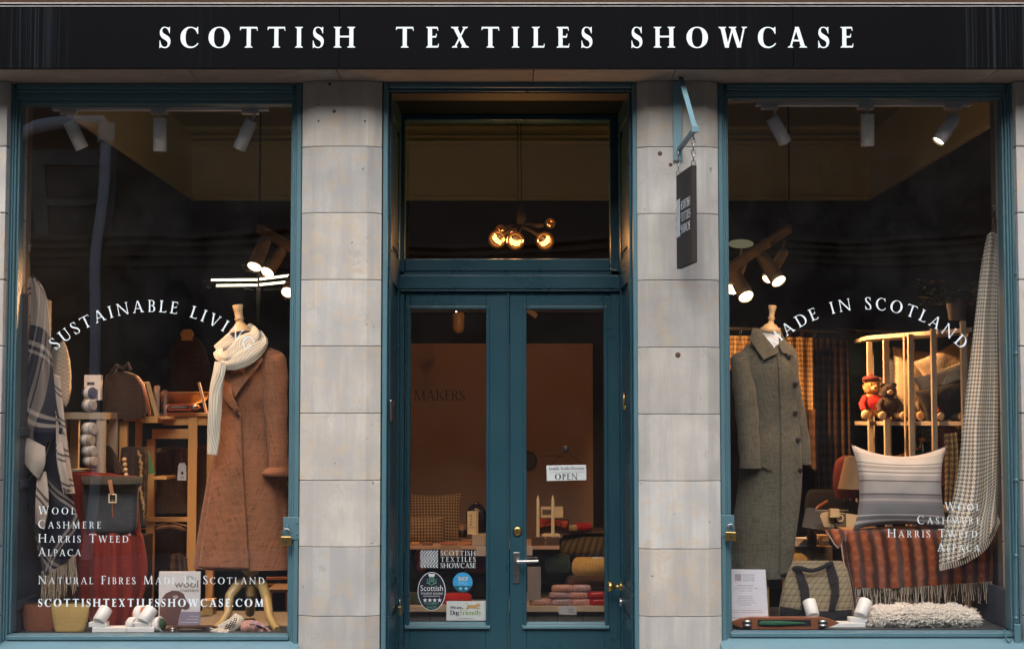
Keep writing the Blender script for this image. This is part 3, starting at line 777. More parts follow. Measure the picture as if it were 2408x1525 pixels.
for px in (172, -900, 3300):
    x0 = OP(px-62, 600)[0]; x1 = OP(px+58, 600)[0]; z0, z1 = OP(0, 580)[1]+.15, OP(0, 455)[1]
    for dz in (0,):
        f = MB(); a, b, c, d = x0, x1, z0+dz+.3*0, z1+dz+.4
        for q in ((a-.16, a, c, d+.16), (b, b+.16, c, d+.16), (a, b, d, d+.16), (a, b, (c+d)/2-.04, (c+d)/2+.04)): f.box(q[0], q[1], -12, -11.93, q[2], q[3])
        fr = f.build('window', M['pave'], opp)
        MB().box(a, b, -11.99, -11.975, c, d).build('pane', M['opp_dark'], fr)

# ================================================================== BLACK SIGN BOARD
zb0, zt0 = Z(161, YFAS), Z(16, YFAS)
fas = thing('fascia_sign', 'long black painted shop sign board with white serif capitals spelling the shop name', 'sign', (0, YFAS, zb0))
MB().box(-3.2, X(798, YFAS, 80)-.0006, YFAS, YFAS+.012, zb0, zt0).build('sign_panel', M['fascia'], fas, bevel=.0015)
MB().box(X(798, YFAS, 80)+.0006, X(1865, YFAS, 80)-.0006, YFAS, YFAS+.012, zb0, zt0).build('sign_panel', M['fascia'], fas, bevel=.0015)
MB().box(X(1865, YFAS, 80)+.0006, 3.2, YFAS, YFAS+.012, zb0, zt0).build('sign_panel', M['fascia'], fas, bevel=.0015)
MB().box(-3.2, 3.2, YFAS+.013, .0295, ZS+.101, zt0-.01).build('back_board', M['black'], fas)
MB().box(-3.2, 3.2, YFAS-.003, YFAS+.02, zt0, zt0+.003).build('edge_strip', M['lead'], fas, bevel=.001)
MB().box(-3.2, 3.2, YFAS+.004, YFAS+.02, zt0+.0035, zt0+.011).build('top_rail', M['fascia'], fas)
MB().box(-3.2, 3.2, YFAS-.006, YFAS+.03, zt0+.0115, zt0+.0155).build('edge_strip', M['lead'], fas, bevel=.001)
corn = thing('stone_cornice', 'dark brown stone moulding just above the black shop sign', 'cornice', (0, YFAS-.05, zt0+.02))
mb = MB(); mb.box(-6, 6, YFAS+.012, .0295, zt0+.0165, zt0+.07); mb.box(-6, 6, YFAS-.03, .0295, zt0+.0705, zt0+.35); mb.build('moulding', M['rusty'], corn, bevel=.004)
for wd, a, b in (('SCOTTISH', 375, 841), ('TEXTILES', 931, 1399), ('SHOWCASE', 1485, 2012)):
    text_px('letter', wd, a, b, 112.5, 50, YFAS, M['vinyl'], fas, wt=.195, bold=True, split=True)

# ================================================================== SHOP WINDOWS
def shop_window(side, pxo0, pxi0, pxi1, pxo1, pyg0, pyg1, label):
    """pxo: outer frame edges at YW, pxi: glass edges at YG; pyg: glass top and bottom"""
    xo0, xo1 = X(pxo0, YW, 760), X(pxo1, YW, 760); xi0, xi1 = X(pxi0, YG, 760), X(pxi1, YG, 760)
    zt, zb = Z(pyg0, YG), Z(pyg1, YG)
    t = thing('shop_window', label, 'window', ((xo0+xo1)/2, YW, zb-.05), 'shop windows beside the entrance')
    for s, a, b in ((1, xo0, xi0), (-1, xo1, xi1)):
        w_ = abs(b-a)
        mb = MB()
        mb.box(a, a+s*w_*.42, YW, YG+.06, zb-.04, ZS-.001)                 # outer member
        mb.box(a+s*w_*.43, a+s*w_*.60, YW+.012, YG+.06, zb-.04, ZS-.001)
        mb.box(a+s*w_*.61, a+s*w_*.80, YW+.022, YG+.06, zb-.04, ZS-.001)
        mb.box(a+s*w_*.81, b, YW+.040, YG+.06, zb-.0, zt+.0)                # glazing bead
        mb.build('jamb', M['blue'], t, bevel=.0035)
    e0, e1 = min(xo0, xi0)+.001, max(xo1, xi1)-.001
    j0 = xo0 + (xi0-xo0)*.805; j1 = xo1 + (xi1-xo1)*.805
    mb = MB()
    H = ZS-.001-zt
    mb.box(j0, j1, YW+.004, YG+.06, zt+H*.72, ZS-.002); mb.box(j0, j1, YW+.012, YG+.06, zt+H*.55, zt+H*.715)
    mb.box(j0, j1, YW+.026, YG+.06, zt+H*.18, zt+H*.545); mb.box(j0, j1, YW+.04, YG+.06, zt+.0005, zt+H*.175)
    mb.build('head_rail', M['blue'], t, bevel=.003)
    zr = Z(pyg1+18, YW)
    vs = [(j0, YW+.012, zb-.006), (j1, YW+.012, zb-.006), (j1, YG+.0, zb), (j0, YG+.0, zb), (j0, YW+.012, zr), (j1, YW+.012, zr), (j1, YG, zr), (j0, YG, zr)]
    MB().add(vs, [(0,1,2,3), (4,7,6,5), (0,4,5,1), (1,5,6,2), (2,6,7,3), (3,7,4,0)]).build('bottom_rail', M['blue'], t, bevel=.003)
    z2 = Z(pyg1+21, YW)
    vs = [(xo0-.01, -.03, z2-.035), (xo1+.01, -.03, z2-.035), (xo1+.01, YW+.03, zr-.0015), (xo0-.01, YW+.03, zr-.0015)]
    vs += [(x, y, z-.05) for x, y, z in vs]
    MB().add(vs, [(0,1,2,3), (7,6,5,4), (0,4,5,1), (1,5,6,2), (2,6,7,3), (3,7,4,0)]).build('sill', M['blue_light'], t, bevel=.004)
    MB().box(xo0, xo1, .0, .3, 0, z2-.09).build('stall_riser', M['blue'], t)
    MB().box(xi0-.004, xi1+.004, YG, YG+.001, zb-.004, zt+.004).build('pane', M['glass'], t)
    return t, xi0, xi1, zt, zb
winL, lx0, lx1, lzt, lzb = shop_window(0, 6, 42, 683, 706, 247, 1487, 'left shop window in teal frame with white SUSTAINABLE LIVING lettering on the glass')
winR, rx0, rx1, rzt, rzb = shop_window(1, 1692, 1714, 2361, 2396, 234, 1480, 'right shop window in teal frame with white MADE IN SCOTLAND lettering on the glass')
# display decks inside the windows
dkL = MB().box(XL+.01, lx1+.30, YG+.06, .98, ZF-.05, ZF-.004); struct('display_deck', dkL, M['deck'])
zfr = Z(1480, YG)
struct('display_deck', MB().box(rx0-.30, XR-.01, YG+.06, .98, zfr-.05, zfr-.004), M['deck'])
# side linings of the windows (painted boards running back)
sb = MB(); sb.box(lx0-.03, lx0-.004, YG+.062, .62, ZF, Z(690, .2))
t = sb.build('side_lining', M['greywood'], winL)
mb = MB(); 
for zz in (1015, 1135, 1415): mb.box(lx0-.0035, lx0+.006, YG+.07, .6, Z(zz, .3)-.02, Z(zz, .3)+.02)
mb.build('lining_rail', M['greywood'], winL, bevel=.003)
MB().box(rx1+.004, rx1+.03, YG+.062, .62, zfr, Z(1385, .2)).build('side_lining', M['greywood'], winR)
# reveal blocks behind the piers keep the windows and the entrance apart
mb = MB(); mb.box(X(700, .45), X(880, .45), .455, YD+.05, 0, ZS+.3); mb.box(X(1530, .45), X(1700, .45), .455, YD+.05, 0, ZS+.3); 
mb.box(XL, XR, .14, .30, lzt+.06, ZC); struct('inner_wall', mb, M['charcoal'])

# lettering on the windows
V = M['vinyl']
text_arc('lettering', 'SUSTAINABLE LIVING', 357, 1060, 327, -.735, .725, 28, YG, V, winL, .132)
text_arc('lettering', 'MADE IN SCOTLAND', 2038, 1036, 309, -.735, .76, 28, YG, V, winR, .132)
for s, a, b, base in (('WOOL', 90, 176, 1208), ('CASHMERE', 90, 236, 1241), ('HARRIS TWEED', 90, 300, 1274), ('ALPACA', 90, 190, 1306), ('NATURAL FIBRES MADE IN SCOTLAND', 90, 617, 1372)):
    text_px('lettering', s, a, b, base, 19, YG, M['vinyl_dim'], winL, wt=.13, small=.80, bold=False)
text_px('lettering', 'SCOTTISHTEXTILESSHOWCASE.COM', 90, 615, 1425, 18, YG, M['vinyl'], winL, wt=.21, bold=True)
for s, a, b, base in (('WOOL', 2222, 2304, 1199), ('CASHMERE', 2157, 2304, 1231), ('HARRIS TWEED', 2087, 2297, 1262), ('ALPACA', 2204, 2304, 1295)):
    text_px('lettering', s, a, b, base, 19, YG, M['vinyl_dim'], winR, wt=.13, small=.80, bold=False)
mb = MB(); mb.torus(P(305, 1256, YG-.001), .004, .0007, n=12, k=4); mb.build('trademark_ring', M['vinyl_dim'], winL)

# hasps and padlocks
def hasp(name_parent, a, b, c, d, hx, hy, y=YW-.004):
    mb = MB(); mb.pbox(a, b, c, d, y, y+.004)
    for q in (.25, .75):
        p = P(a+(c-a)*.86 if hx < (a+c)/2 else a+(c-a)*.12, b+(d-b)*q, y); mb.lathe(p, [(.006, 0), (.004, .003)], 10, axis=(0,-1,0))
    h = mb.build('hasp_plate', M['blue'], name_parent, bevel=.0018)
    MB().torus(P(hx, hy, y-.008), .009, .0028, axis=(1,0,0), n=14).build('staple', M['blue'], h)
def padlock(cx, cy, wpx, hpx, y, label, mat=None, tilt=0):
    p = P(cx, cy, y); k = 1/M1(y); w_, h_ = wpx*k, hpx*k
    t = thing('padlock', label, 'padlock', P(cx, cy+hpx/2, y))
    mb = MB().obox(p, w_, .013, h_, (0, tilt, 0)); mb.build('body', mat or M['brass'], t, bevel=.002)
    mb = MB(); top = p + Vector((0, 0, h_/2)); r = w_*.36
    pts = [top + Vector((-r, 0, -.004)), top + Vector((-r, 0, w_*.35))] + [top + Vector((r*math.cos(PI-q*PI/8), 0, w_*.35 + r*math.sin(q*PI/8))) for q in range(1, 8)] + [top + Vector((r, 0, w_*.35)), top + Vector((r, 0, -.004))]
    mb.tube(pts, .0032, 8); mb.build('shackle', M['steel'], t)
    mb = MB().lathe(p+Vector((0, -.0066, -h_*.1)), [(.004, 0), (.004, .0008)], 12, axis=(0,-1,0)); mb.build('keyhole', M['darksteel'], t)
hasp(winL, 666, 1215, 704, 1268, 676, 1238)
padlock(673, 1271, 25, 21, YW-.024, 'brass padlock hanging from the teal hasp on the right jamb of the left window')
hasp(winR, 1691, 1210, 1727, 1261, 1719, 1234)
padlock(1718, 1260, 25, 20, YW-.024, 'brass padlock hanging from the teal hasp on the left jamb of the right window', tilt=.05)
hg = MB(); hg.pbox(2389, 855, 2399, 910, YW-.012, YW)
hg.build('hinge_plate', M['blue'], winR, bevel=.002)
mb = MB(); mb.pbox(0, 862, 6, 916, YW-.012, YW-.002); mb.build('hinge_plate', M['blue'], winL, bevel=.002)
mb = MB(); mb.tube([P(2390, 345, YW-.014), P(2390, 1462, YW-.014)], .0045, 8)
for yy in (450, 643, 830, 1128, 1305, 1452): 
    q = P(2390, yy, YW-.014); mb.ball(q, .009); mb.tube([q, q+Vector((0, .03, 0))], .005, 8)
mb.build('shutter_bar', M['blue'], winR)
mb = MB(); mb.pbox(2386, 1466, 2402, 1520, YW-.02, YW); mb.build('shutter_box', M['blue'], winR, bevel=.003)
mb = MB(); mb.tube([P(2362, 1478, YW-.012), P(2366, 1500, YW-.02), P(2372, 1512, YW-.022), P(2378, 1500, YW-.015)], .004, 8); mb.build('hook', M['blue'], winR)

# ================================================================== ENTRANCE
xe0, xe1 = X(899, .03, 760), X(1500, .03, 760)        # casing outer
xp0, xp1 = X(911, .045, 760), X(1489, .045, 760)      # casing inner edge at front
xd0, xd1 = X(938, YD, 760), X(1459, YD, 760)          # panelled lining back edge
zen = Z(207, .045)
ent = thing('shop_entrance', 'recessed teal entrance surround with panelled sides and glazed transom above the doors', 'entrance', (0, YD, 0))
for a, b in ((xe0, xp0), (xe1, xp1)):
    MB().box(a, b, .03, .075, 0, ZS-.001).build('casing', M['blue'], ent, bevel=.004)
MB().box(xp0+.001, xp1-.001, .032, .075, zen, ZS-.001).build('head_casing', M['blue'], ent, bevel=.004)
MB().tube([(xp0+.002, .068, zen-.004), (xp1-.002, .068, zen-.004)], .010, 10).build('bead', M['shaded_teal'], ent)
struct('entrance_soffit', MB().box(xp0-.02, xp1+.02, .076, YD+.1, zen+.004, zen+.03), M['soffit_shade'])
def lining(s, xf, xb):
    """panelled side wall from (xf, front) to (xb, back)"""
    y0, y1 = .077, YD; d = Vector((xb-xf, y1-y0, 0)); L = d.length; u = d.normalized(); n = Vector((u.y, -u.x, 0)) * (1 if s < 0 else -1)
    o = Vector((xf, y0, 0))
    def pt(a, h, z): return o + u*a + n*h + Vector((0, 0, z))
    def slab(mb, a0, a1, z0, z1, h0, h1):
        vs = [pt(a, h, z) for z in (z0, z1) for a, h in ((a0, h0), (a1, h0), (a1, h1), (a0, h1))]
        mb.add(vs, [(0,3,2,1),(4,5,6,7),(0,1,5,4),(1,2,6,5),(2,3,7,6),(3,0,4,7)])
    mb = MB(); slab(mb, 0, L, 0, zen+.003, -.03, 0); lin = mb.build('side_lining', M['shaded_teal'], ent)
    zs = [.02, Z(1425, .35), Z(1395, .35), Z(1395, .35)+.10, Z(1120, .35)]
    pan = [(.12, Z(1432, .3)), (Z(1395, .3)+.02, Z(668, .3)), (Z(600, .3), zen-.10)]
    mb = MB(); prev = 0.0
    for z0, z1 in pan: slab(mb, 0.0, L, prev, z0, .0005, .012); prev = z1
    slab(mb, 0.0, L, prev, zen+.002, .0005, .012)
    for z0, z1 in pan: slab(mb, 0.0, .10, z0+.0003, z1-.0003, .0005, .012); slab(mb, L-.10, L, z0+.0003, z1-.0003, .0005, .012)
    mb.build('panel_frame', M['shaded_teal'], ent, bevel=.003)
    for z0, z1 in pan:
        mb = MB(); slab(mb, .135, L-.135, z0+.035, z1-.035, .0005, .008); mb.build('raised_panel', M['shaded_teal'], ent, bevel=.005)
    return pt
ptL = lining(-1, xp0, xd0-.004); ptR = lining(1, xp1, xd1+.004)
# door frame + transom
xf0, xf1 = xd0, xd1
xt0, xt1 = X(951, YD+.03), X(1436, YD+.03)
ztt, ztb = Z(285, YD+.03), Z(610, YD+.03)
mb = MB(); mb.box(xf0, xt0, YD, YD+.09, 0, zen+.003); mb.box(xt1, xf1, YD, YD+.09, 0, zen+.003); mb.build('door_jamb', M['shaded_teal'], ent, bevel=.004)
MB().box(xt0+.001, xt1-.001, YD, YD+.09, ztt, zen+.003).build('transom_head', M['shaded_teal'], ent, bevel=.004)
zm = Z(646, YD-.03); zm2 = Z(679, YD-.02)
MB().box(xt0+.001, xt1-.001, YD-.008, YD+.09, zm+.02, ztb).build('transom_sill', M['shaded_teal'], ent, bevel=.006)
mb = MB(); mb.box(xf0+.001, xf1-.001, YD-.03, YD-.001, zm2, zm); mb.box(xf0+.001, xf1-.001, YD-.022, YD-.001, zm2-.012, zm2-.0005); mb.build('transom_beam', M['shaded_teal'], ent, bevel=.005)
MB().box(xf0+.002, xf1-.002, YD, YD+.09, zm2-.013, zm+.019).build('transom_bar', M['shaded_teal'], ent)
MB().box(xt0, xt1, YD+.03, YD+.031, ztb-.005, ztt+.005).build('transom_pane', M['glass'], ent)
mb = MB(); mb.tube([P(1436, 613, YD-.002), P(1436, 633, YD-.01), P(1448, 634, YD-.012)], .0025, 6); mb.build('hook', M['steel'], ent)
# threshold
MB().box(xd0, xd1, .1, YD+.05, -.01, .02).build('threshold', M['stone'], ent, bevel=.005)
# doors
def door(px0, px1, g0, g1, label):
    yf = YD+.004; ztop = zm2-.014
    x0, x1 = X(px0, yf), X(px1, yf); a, b = X(g0, yf+.02), X(g1, yf+.02); zt, zb = Z(728, yf+.02), Z(1458, yf+.02)
    t = thing('shop_door', label, 'door', ((x0+x1)/2, yf, .022), 'glazed double doors of the shop')
    MB().box(x0, a, yf, yf+.045, .022, ztop).build('stile', M['shaded_teal'], t, bevel=.0025)
    MB().box(b, x1, yf, yf+.045, .022, ztop).build('stile', M['shaded_teal'], t, bevel=.0025)
    MB().box(a+.0004, b-.0004, yf, yf+.045, zt, ztop).build('top_rail', M['shaded_teal'], t, bevel=.0025)
    MB().box(a+.0004, b-.0004, yf, yf+.045, .022, zb-.012).build('bottom_rail', M['shaded_teal'], t, bevel=.0025)
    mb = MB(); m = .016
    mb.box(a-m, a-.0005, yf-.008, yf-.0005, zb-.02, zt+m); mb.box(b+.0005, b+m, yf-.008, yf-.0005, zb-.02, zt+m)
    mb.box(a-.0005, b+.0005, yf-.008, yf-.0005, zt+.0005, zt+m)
    mb.build('glazing_bead', M['shaded_teal'], t, bevel=.003)
    vs = [(a-.02, yf-.016, zb-.024), (b+.02, yf-.016, zb-.024), (b+.02, yf+.02, zb-.004), (a-.02, yf+.02, zb-.004)]
    vs += [(x, y, zb-.034) for x, y, z in vs]
    MB().add(vs, [(0,1,2,3), (7,6,5,4), (0,4,5,1), (1,5,6,2), (2,6,7,3), (3,7,4,0)]).build('weather_bar', M['blue'], t, bevel=.002)
    MB().box(a-.002, b+.002, yf+.02, yf+.021, zb-.012, zt+.002).build('pane', M['glass'], t)
    return t
dL = door(952, 1197.4, 965, 1143, 'left glazed teal door leaf bearing the stickers and the white chevron logo')
dR = door(1198.6, 1446, 1238, 1420, 'right glazed teal door leaf with steel lever handle and OPEN sign')
YP = YD+.024-.001                             # door pane front
mb = MB(); mb.box(X(1193, YD), X(1197.5, YD), YD-.008, YD+.003, .03, zm2-.02); mb.build('astragal', M['shaded_teal'], dL, bevel=.002)
hp = MB().pbox(1207, 1298, 1222, 1370, YD-.002, YD+.003).build('handle_plate', M['steel'], dR, bevel=.001)
mb = MB(); q = P(1216, 1318, YD-.002); mb.tube([q, q+Vector((0, -.04, 0)), q+Vector((.01, -.05, 0))], .008, 10); mb.tube([q+Vector((0, -.05, 0)), q+Vector((.03, -.053, .002)), q+Vector((.10, -.05, .0035))], .008, 10, rs=[.011, .008, .007]); mb.build('lever', M['steel'], hp)
q = P(1213, 1352, YD-.0025); mb = MB().lathe(q, [(.004, 0), (.004, .001)], 10, axis=(0,-1,0)); mb.box(q.x-.0015, q.x+.0015, q.y-.001, q.y, q.z-.012, q.z); mb.build('keyhole', M['black'], hp)
q = P(1217, 1248, YD+.003); cyl = MB().lathe(q, [(.022, 0), (.022, .006), (.017, .009), (.012, .010)], 20, axis=(0,-1,0)); lk = cyl.build('lock_cylinder', M['brass'], dR)
MB().box(q.x-.0015, q.x+.0015, q.y-.0108, q.y-.0101, q.z-.008, q.z+.004).build('key_slot', M['black'], lk)

# hardware on the side linings
def side_pt(pt, px, py, s):   # find along-lining position whose projection is near px
    best = None
    for i in range(60):
        a = .02 + .58*i/59; w = pt(a, .013, 0); 
        xx = (w.x-CX)*FPX/((w.y-CY)) + IW/2
        if best is None or abs(xx-px) < best[0]: best = (abs(xx-px), a, w.y)
    return best[1], Z(py, best[2])
aI, zI = side_pt(ptL, 922, 965, -1)
ic = thing('intercom', 'small steel intercom plate on the left side lining of the entrance', 'intercom', ptL(aI, .012, zI-.045))
def sbox(pt, a0, a1, z0, z1, h0, h1):
    mb = MB(); vs = [pt(a, h, z) for z in (z0, z1) for a, h in ((a0, h0), (a1, h0), (a1, h1), (a0, h1))]
    return mb.add(vs, [(0,3,2,1),(4,5,6,7),(0,1,5,4),(1,2,6,5),(2,3,7,6),(3,0,4,7)])
sbox(ptL, aI-.11, aI+.11, zI-.045, zI+.045, .0125, .020).build('plate', M['steel'], ic, bevel=.002)
sbox(ptL, aI-.05, aI+.06, zI-.026, zI+.026, .0205, .024).build('button_panel', M['darksteel'], ic, bevel=.001)
aK, zK = side_pt(ptR, 1470, 942, 1)
mb = MB(); c = ptR(aK, .02, zK); mb.torus(c, .02, .004, axis=(1,0,0), n=18, rz=.035); mb.lathe(ptR(aK, .0125, zK-.03), [(.012, 0), (.010, .01)], 12, axis=(-1,0,0)); mb.build('pull_ring', M['brass'], ent)
tagged(ent.children[-1]) 
aK, zK = side_pt(ptR, 1458, 1378, 1)
mb = MB(); c = ptR(aK, .013, zK); mb.lathe(c, [(.022, 0), (.022, .004), (.009, .008), (.009, .03), (.02, .036), (.026, .048), (.022, .06), (.01, .066)], 18, axis=(-1,0,0)); mb.build('door_knob', M['brass'], ent)
mb = MB(); c = ptR(aK, .013, Z(1420, .5)); mb.lathe(c, [(.02, 0), (.02, .006), (.014, .010)], 18, axis=(-1,0,0)); mb.build('round_lock', M['steel'], ent)
aK, zK = side_pt(ptL, 935, 1415, -1)
hs = sbox(ptL, aK-.03, aK+.03, zK-.0, zK+.035, .0125, .016).build('hasp_plate', M['shaded_teal'], ent, bevel=.001)
c = ptL(aK, .028, zK-.02)
t = thing('padlock', 'long shackled brass padlock on the left side lining of the entrance', 'padlock', c-Vector((0,0,.04)))
MB().obox(c-Vector((0,0,.018)), .014, .022, .04, (0,0,0)).build('body', M['brass'], t, bevel=.002)
MB().tube([c+Vector((0,-.008,0)), c+Vector((0,-.008,.03)), c+Vector((0,0,.038)), c+Vector((0,.008,.03)), c+Vector((0,.008,0))], .0028, 8).build('shackle', M['steel'], t)
# door-leaf lettering and stickers
for s, base in (('SCOTTISH', 1305), ('TEXTILES', 1319.5), ('SHOWCASE', 1334)):
    text_px('lettering', s, 1036, 1118, base, 11, YP, M['vinyl_dim'], dL, wt=.14, bold=False)
mb = MB()
k = 1/M1(YP)
def zz(yv):
    q = [(1293, 11.5), (1305.6, 0), (1317.5, 12), (1329.5, 0), (1334, 4.5)]
    for (a, b), (c_, d_) in zip(q[:-1], q[1:]):
        if a <= yv <= c_: return b + (d_-b)*(yv-a)/(c_-a)
    return 4.5
ys_ = [1293 + i*41/32 for i in range(33)]
for b in range(-2, 6):
    for ya_, yb_ in zip(ys_[:-1], ys_[1:]):
        x0 = 988 + b*7.15; cl = lambda v: min(1030, max(988, v))
        a0, a1, b0, b1 = cl(x0+zz(ya_)), cl(x0+3.6+zz(ya_)), cl(x0+zz(yb_)), cl(x0+3.6+zz(yb_))
        if a1-a0 < .05 and b1-b0 < .05: continue
        mb.add([P(u, v, YP-.0006) for u, v in ((a0, ya_), (a1, ya_), (b1, yb_), (b0, yb_))], [(0, 3, 2, 1)])
mb.build('chevron_logo', M['vinyl_dim'], dL)
def disc(px, py, rx, ry, y, th=.0006, n=36):
    c = P(px, py, y); k = 1/M1(y); mb = MB()
    vs = [(c.x + rx*k*math.cos(2*PI*i/n), yy, c.z + ry*k*math.sin(2*PI*i/n)) for yy in (y-th, y) for i in range(n)]
    mb.add(vs, [tuple(range(n)), tuple(reversed(range(n, 2*n)))] + [(i, n+i, n+(i+1)%n, (i+1)%n) for i in range(n)]); return mb
t = thing('sticker', 'dark navy oval tourist board sticker with thistle and four stars on the left door', 'sticker', P(1015, 1433, YP-.001))
disc(1015, 1389, 32.5, 44.5, YP-.0003).build('sticker_rim', M['vinyl_dim'], t)
disc(1015, 1389, 31, 43, YP-.0012).build('sticker_face', P3('navy_print', (.012, .012, .035)), t)
green = P3('mint_print', (.12, .38, .28))
text_sans('lettering', 'Scottish', 988, 1388, 13, YP-.0016, M['vinyl_dim'], t, px1=1041)
text_sans('lettering', 'TOURIST BOARD', 989, 1396.5, 4.5, YP-.0016, M['vinyl_dim'], t, px1=1041)
text_sans('lettering', 'TOURIST', 997, 1421, 6.5, YP-.0016, green, t, px1=1032)
text_sans('lettering', 'SHOP', 1003, 1430, 6.5, YP-.0016, green, t, px1=1026)
mb = MB(); mb.pbox(995, 1399.8, 1035, 1400.8, YP-.0024, YP-.0023)
for i in range(4):
    c = P(999.5+i*11.4, 1410, YP-.0026); vs = []
    for a in range(10):
        r = (5.4 if a % 2 == 0 else 2.2)*k; vs.append((c.x + r*math.sin(a*PI/5), c.y, c.z + r*math.cos(a*PI/5)))
    mb.add([c] + vs, [(0, 1+a, 1+(a+1)%10) for a in range(10)])
mb.build('stars', M['vinyl_dim'], t)
mb = MB(); c = P(1015, 1361, YP-.0026)
mb.torus(c, 5.5*k, 1.1*k, n=16, k=4); mb.torus(c, 2.2*k, .8*k, n=12, k=4)
for s in (-1, 1):
    mb.tube([P(1015, 1375, YP-.0026), P(1015+s*8, 1370, YP-.0026), P(1015+s*11, 1360, YP-.0026)], .9*k, 5); mb.tube([P(1015+s*7, 1371, YP-.0026), P(1015+s*12, 1369, YP-.0026)], 1.1*k, 5)
    mb.tube([P(1015+s*4, 1373, YP-.0026), P(1015+s*5, 1366, YP-.0026)], .9*k, 5)
mb.build('thistle_print', green, t)
mb = MB(); c = P(1015, 1353, YP-.0026)
mb.add([P(1009, 1355, c.y), P(1021, 1355, c.y), P(1023, 1348, c.y), P(1007, 1348, c.y)], [(0, 1, 2, 3)]); mb.build('thistle_flower', M['vinyl_dim'], t)
t = thing('sticker', 'round bright blue sticker reading SHOP SMALL on the left door', 'sticker', P(1088, 1390, YP-.001))
disc(1088, 1368, 23, 23, YP-.0005).build('sticker_face', P3('bright_blue_print', (.03, .30, .62)), t)
mb = MB(); c = P(1088, 1368, YP-.0012); n = 20; a0 = math.asin(8/23)
vs = [(c.x + 23*k*math.cos(-a0-(PI-2*a0)*i/n), c.y, c.z + 23*k*math.sin(-a0-(PI-2*a0)*i/n)) for i in range(n+1)]
mb.add(vs, [tuple(reversed(range(n+1)))]); mb.build('lower_band', P3('dark_teal_print', (.01, .10, .16)), t)
text_sans('lettering', 'SHOP', 1078, 1364, 9, YP-.0014, P3('cream_print', (.6, .58, .5)), t, px1=1101, bold=.02)
text_sans('lettering', 'SMALL', 1077, 1374.5, 8.5, YP-.0014, P3('sky_print', (.18, .55, .8)), t, px1=1101)
for xx in (1083, 1096): disc(xx, 1382.5, 3.6, 3.2, YP-.0018, .0002, 14).build('emblem', P3('sky_print', (.18, .55, .8)), t)
t = thing('sticker', 'pale grey We are Dog Friendly notice with running dog on the left door', 'sticker', P(1096, 1457, YP-.001))
MB().pbox(1050, 1412, 1142.5, 1457.5, YP-.0008, YP-.0002).build('card', P3('pale_grey_card', (.50, .55, .55)), t)
dk = P3('black_print', (.02, .02, .025)); gp = P3('olive_green_print', (.18, .28, .08))
text_sans('lettering', 'We are...', 1058, 1430, 6.5, YP-.001, dk, t, px1=1090, shear=.25, bold=.02)
text_px('lettering', 'Dog', 1058, 1080, 1444.5, 11, YP-.001, dk, t)
text_px('lettering', 'Friendly', 1082, 1132, 1444.5, 11, YP-.001, gp, t)
text_sans('lettering', 'www.dogfriendly.co.uk', 1076, 1454, 2.5, YP-.001, dk, t, px1=1116)
mb = MB(); yy = YP-.003
dog = [(1097,1428),(1100,1422),(1106,1421),(1118,1421),(1122,1417),(1126,1418),(1130,1421),(1129,1424),(1124,1424),(1121,1427),(1128,1429),(1129,1431),(1118,1429),(1106,1428),(1100,1431),(1096,1431)]
bm_ = [P(a, b, yy) for a, b in dog]; mb.add(bm_, [tuple(reversed(range(len(bm_))))]); mb.tube([P(1101, 1422, yy), P(1098, 1418, yy), P(1097, 1415, yy)], .7*k, 4); mb.build('running_dog', P3('tan_print', (.42, .27, .12)), t)
t = thing('paper_notice', 'small pale label stuck low on the inside of the right door pane', 'notice', P(1334, 1444, YP+.01))
MB().pbox(1314, 1424, 1356, 1444, YP+.006, YP+.0066).build('card', P3('dim_card', (.30, .28, .27)), t)
for j in range(3): MB().pbox(1336, 1430+j*4, 1350, 1431+j*4, YP+.0055, YP+.0057).build('print_line', dk, t)
# OPEN sign
t = thing('open_sign', 'small white OPEN sign hanging by a cord from a suction hook on the right door', 'sign', P(1332, 1128, YP-.01))
yo = YP-.012
def rot2(a, b, ang, cx, cy): 
    c_, s_ = math.cos(ang), math.sin(ang); return cx + (a-cx)*c_ - (b-cy)*s_, cy + (a-cx)*s_ + (b-cy)*c_
c = P(1332, 1111, yo); kk = 1/M1(yo); ang = math.radians(1.3)
MB().obox(c, 93*kk, .003, 36*kk, (0, -ang*.9, 0)).build('board', P3('sign_white', (.62, .68, .70)), t, bevel=.0015)
text_px('lettering', 'OPEN', 1305, 1358, 1127, 14, yo-.0018, dk, t, wt=.17, rot=ang*.7, bold=True)
text_px('lettering', 'Scottish Textiles Showcase', 1291, 1374, 1104.5, 7, yo-.0018, dk, t, bold=False, rot=ang*.7)
p, q = P(1292, 1110, yo-.0025), P(1374, 1108.5, yo-.0025); MB().bar(p, q, .0012, .0006).build('rule_line', dk, t)
mb = MB(); mb.tube([P(1290, 1095, yo), P(1330, 1060, yo+.005), P(1374, 1094, yo)], .0012, 5); mb.build('cord', M['cable'], t)
mb = MB(); mb.lathe(P(1330, 1055, YP-.001), [(.016, 0), (.014, .004), (.006, .008), (.005, .012), (.009, .014), (.007, .02)], 14, axis=(0,-1,0)); mb.build('suction_cup', M['darksteel'], t)

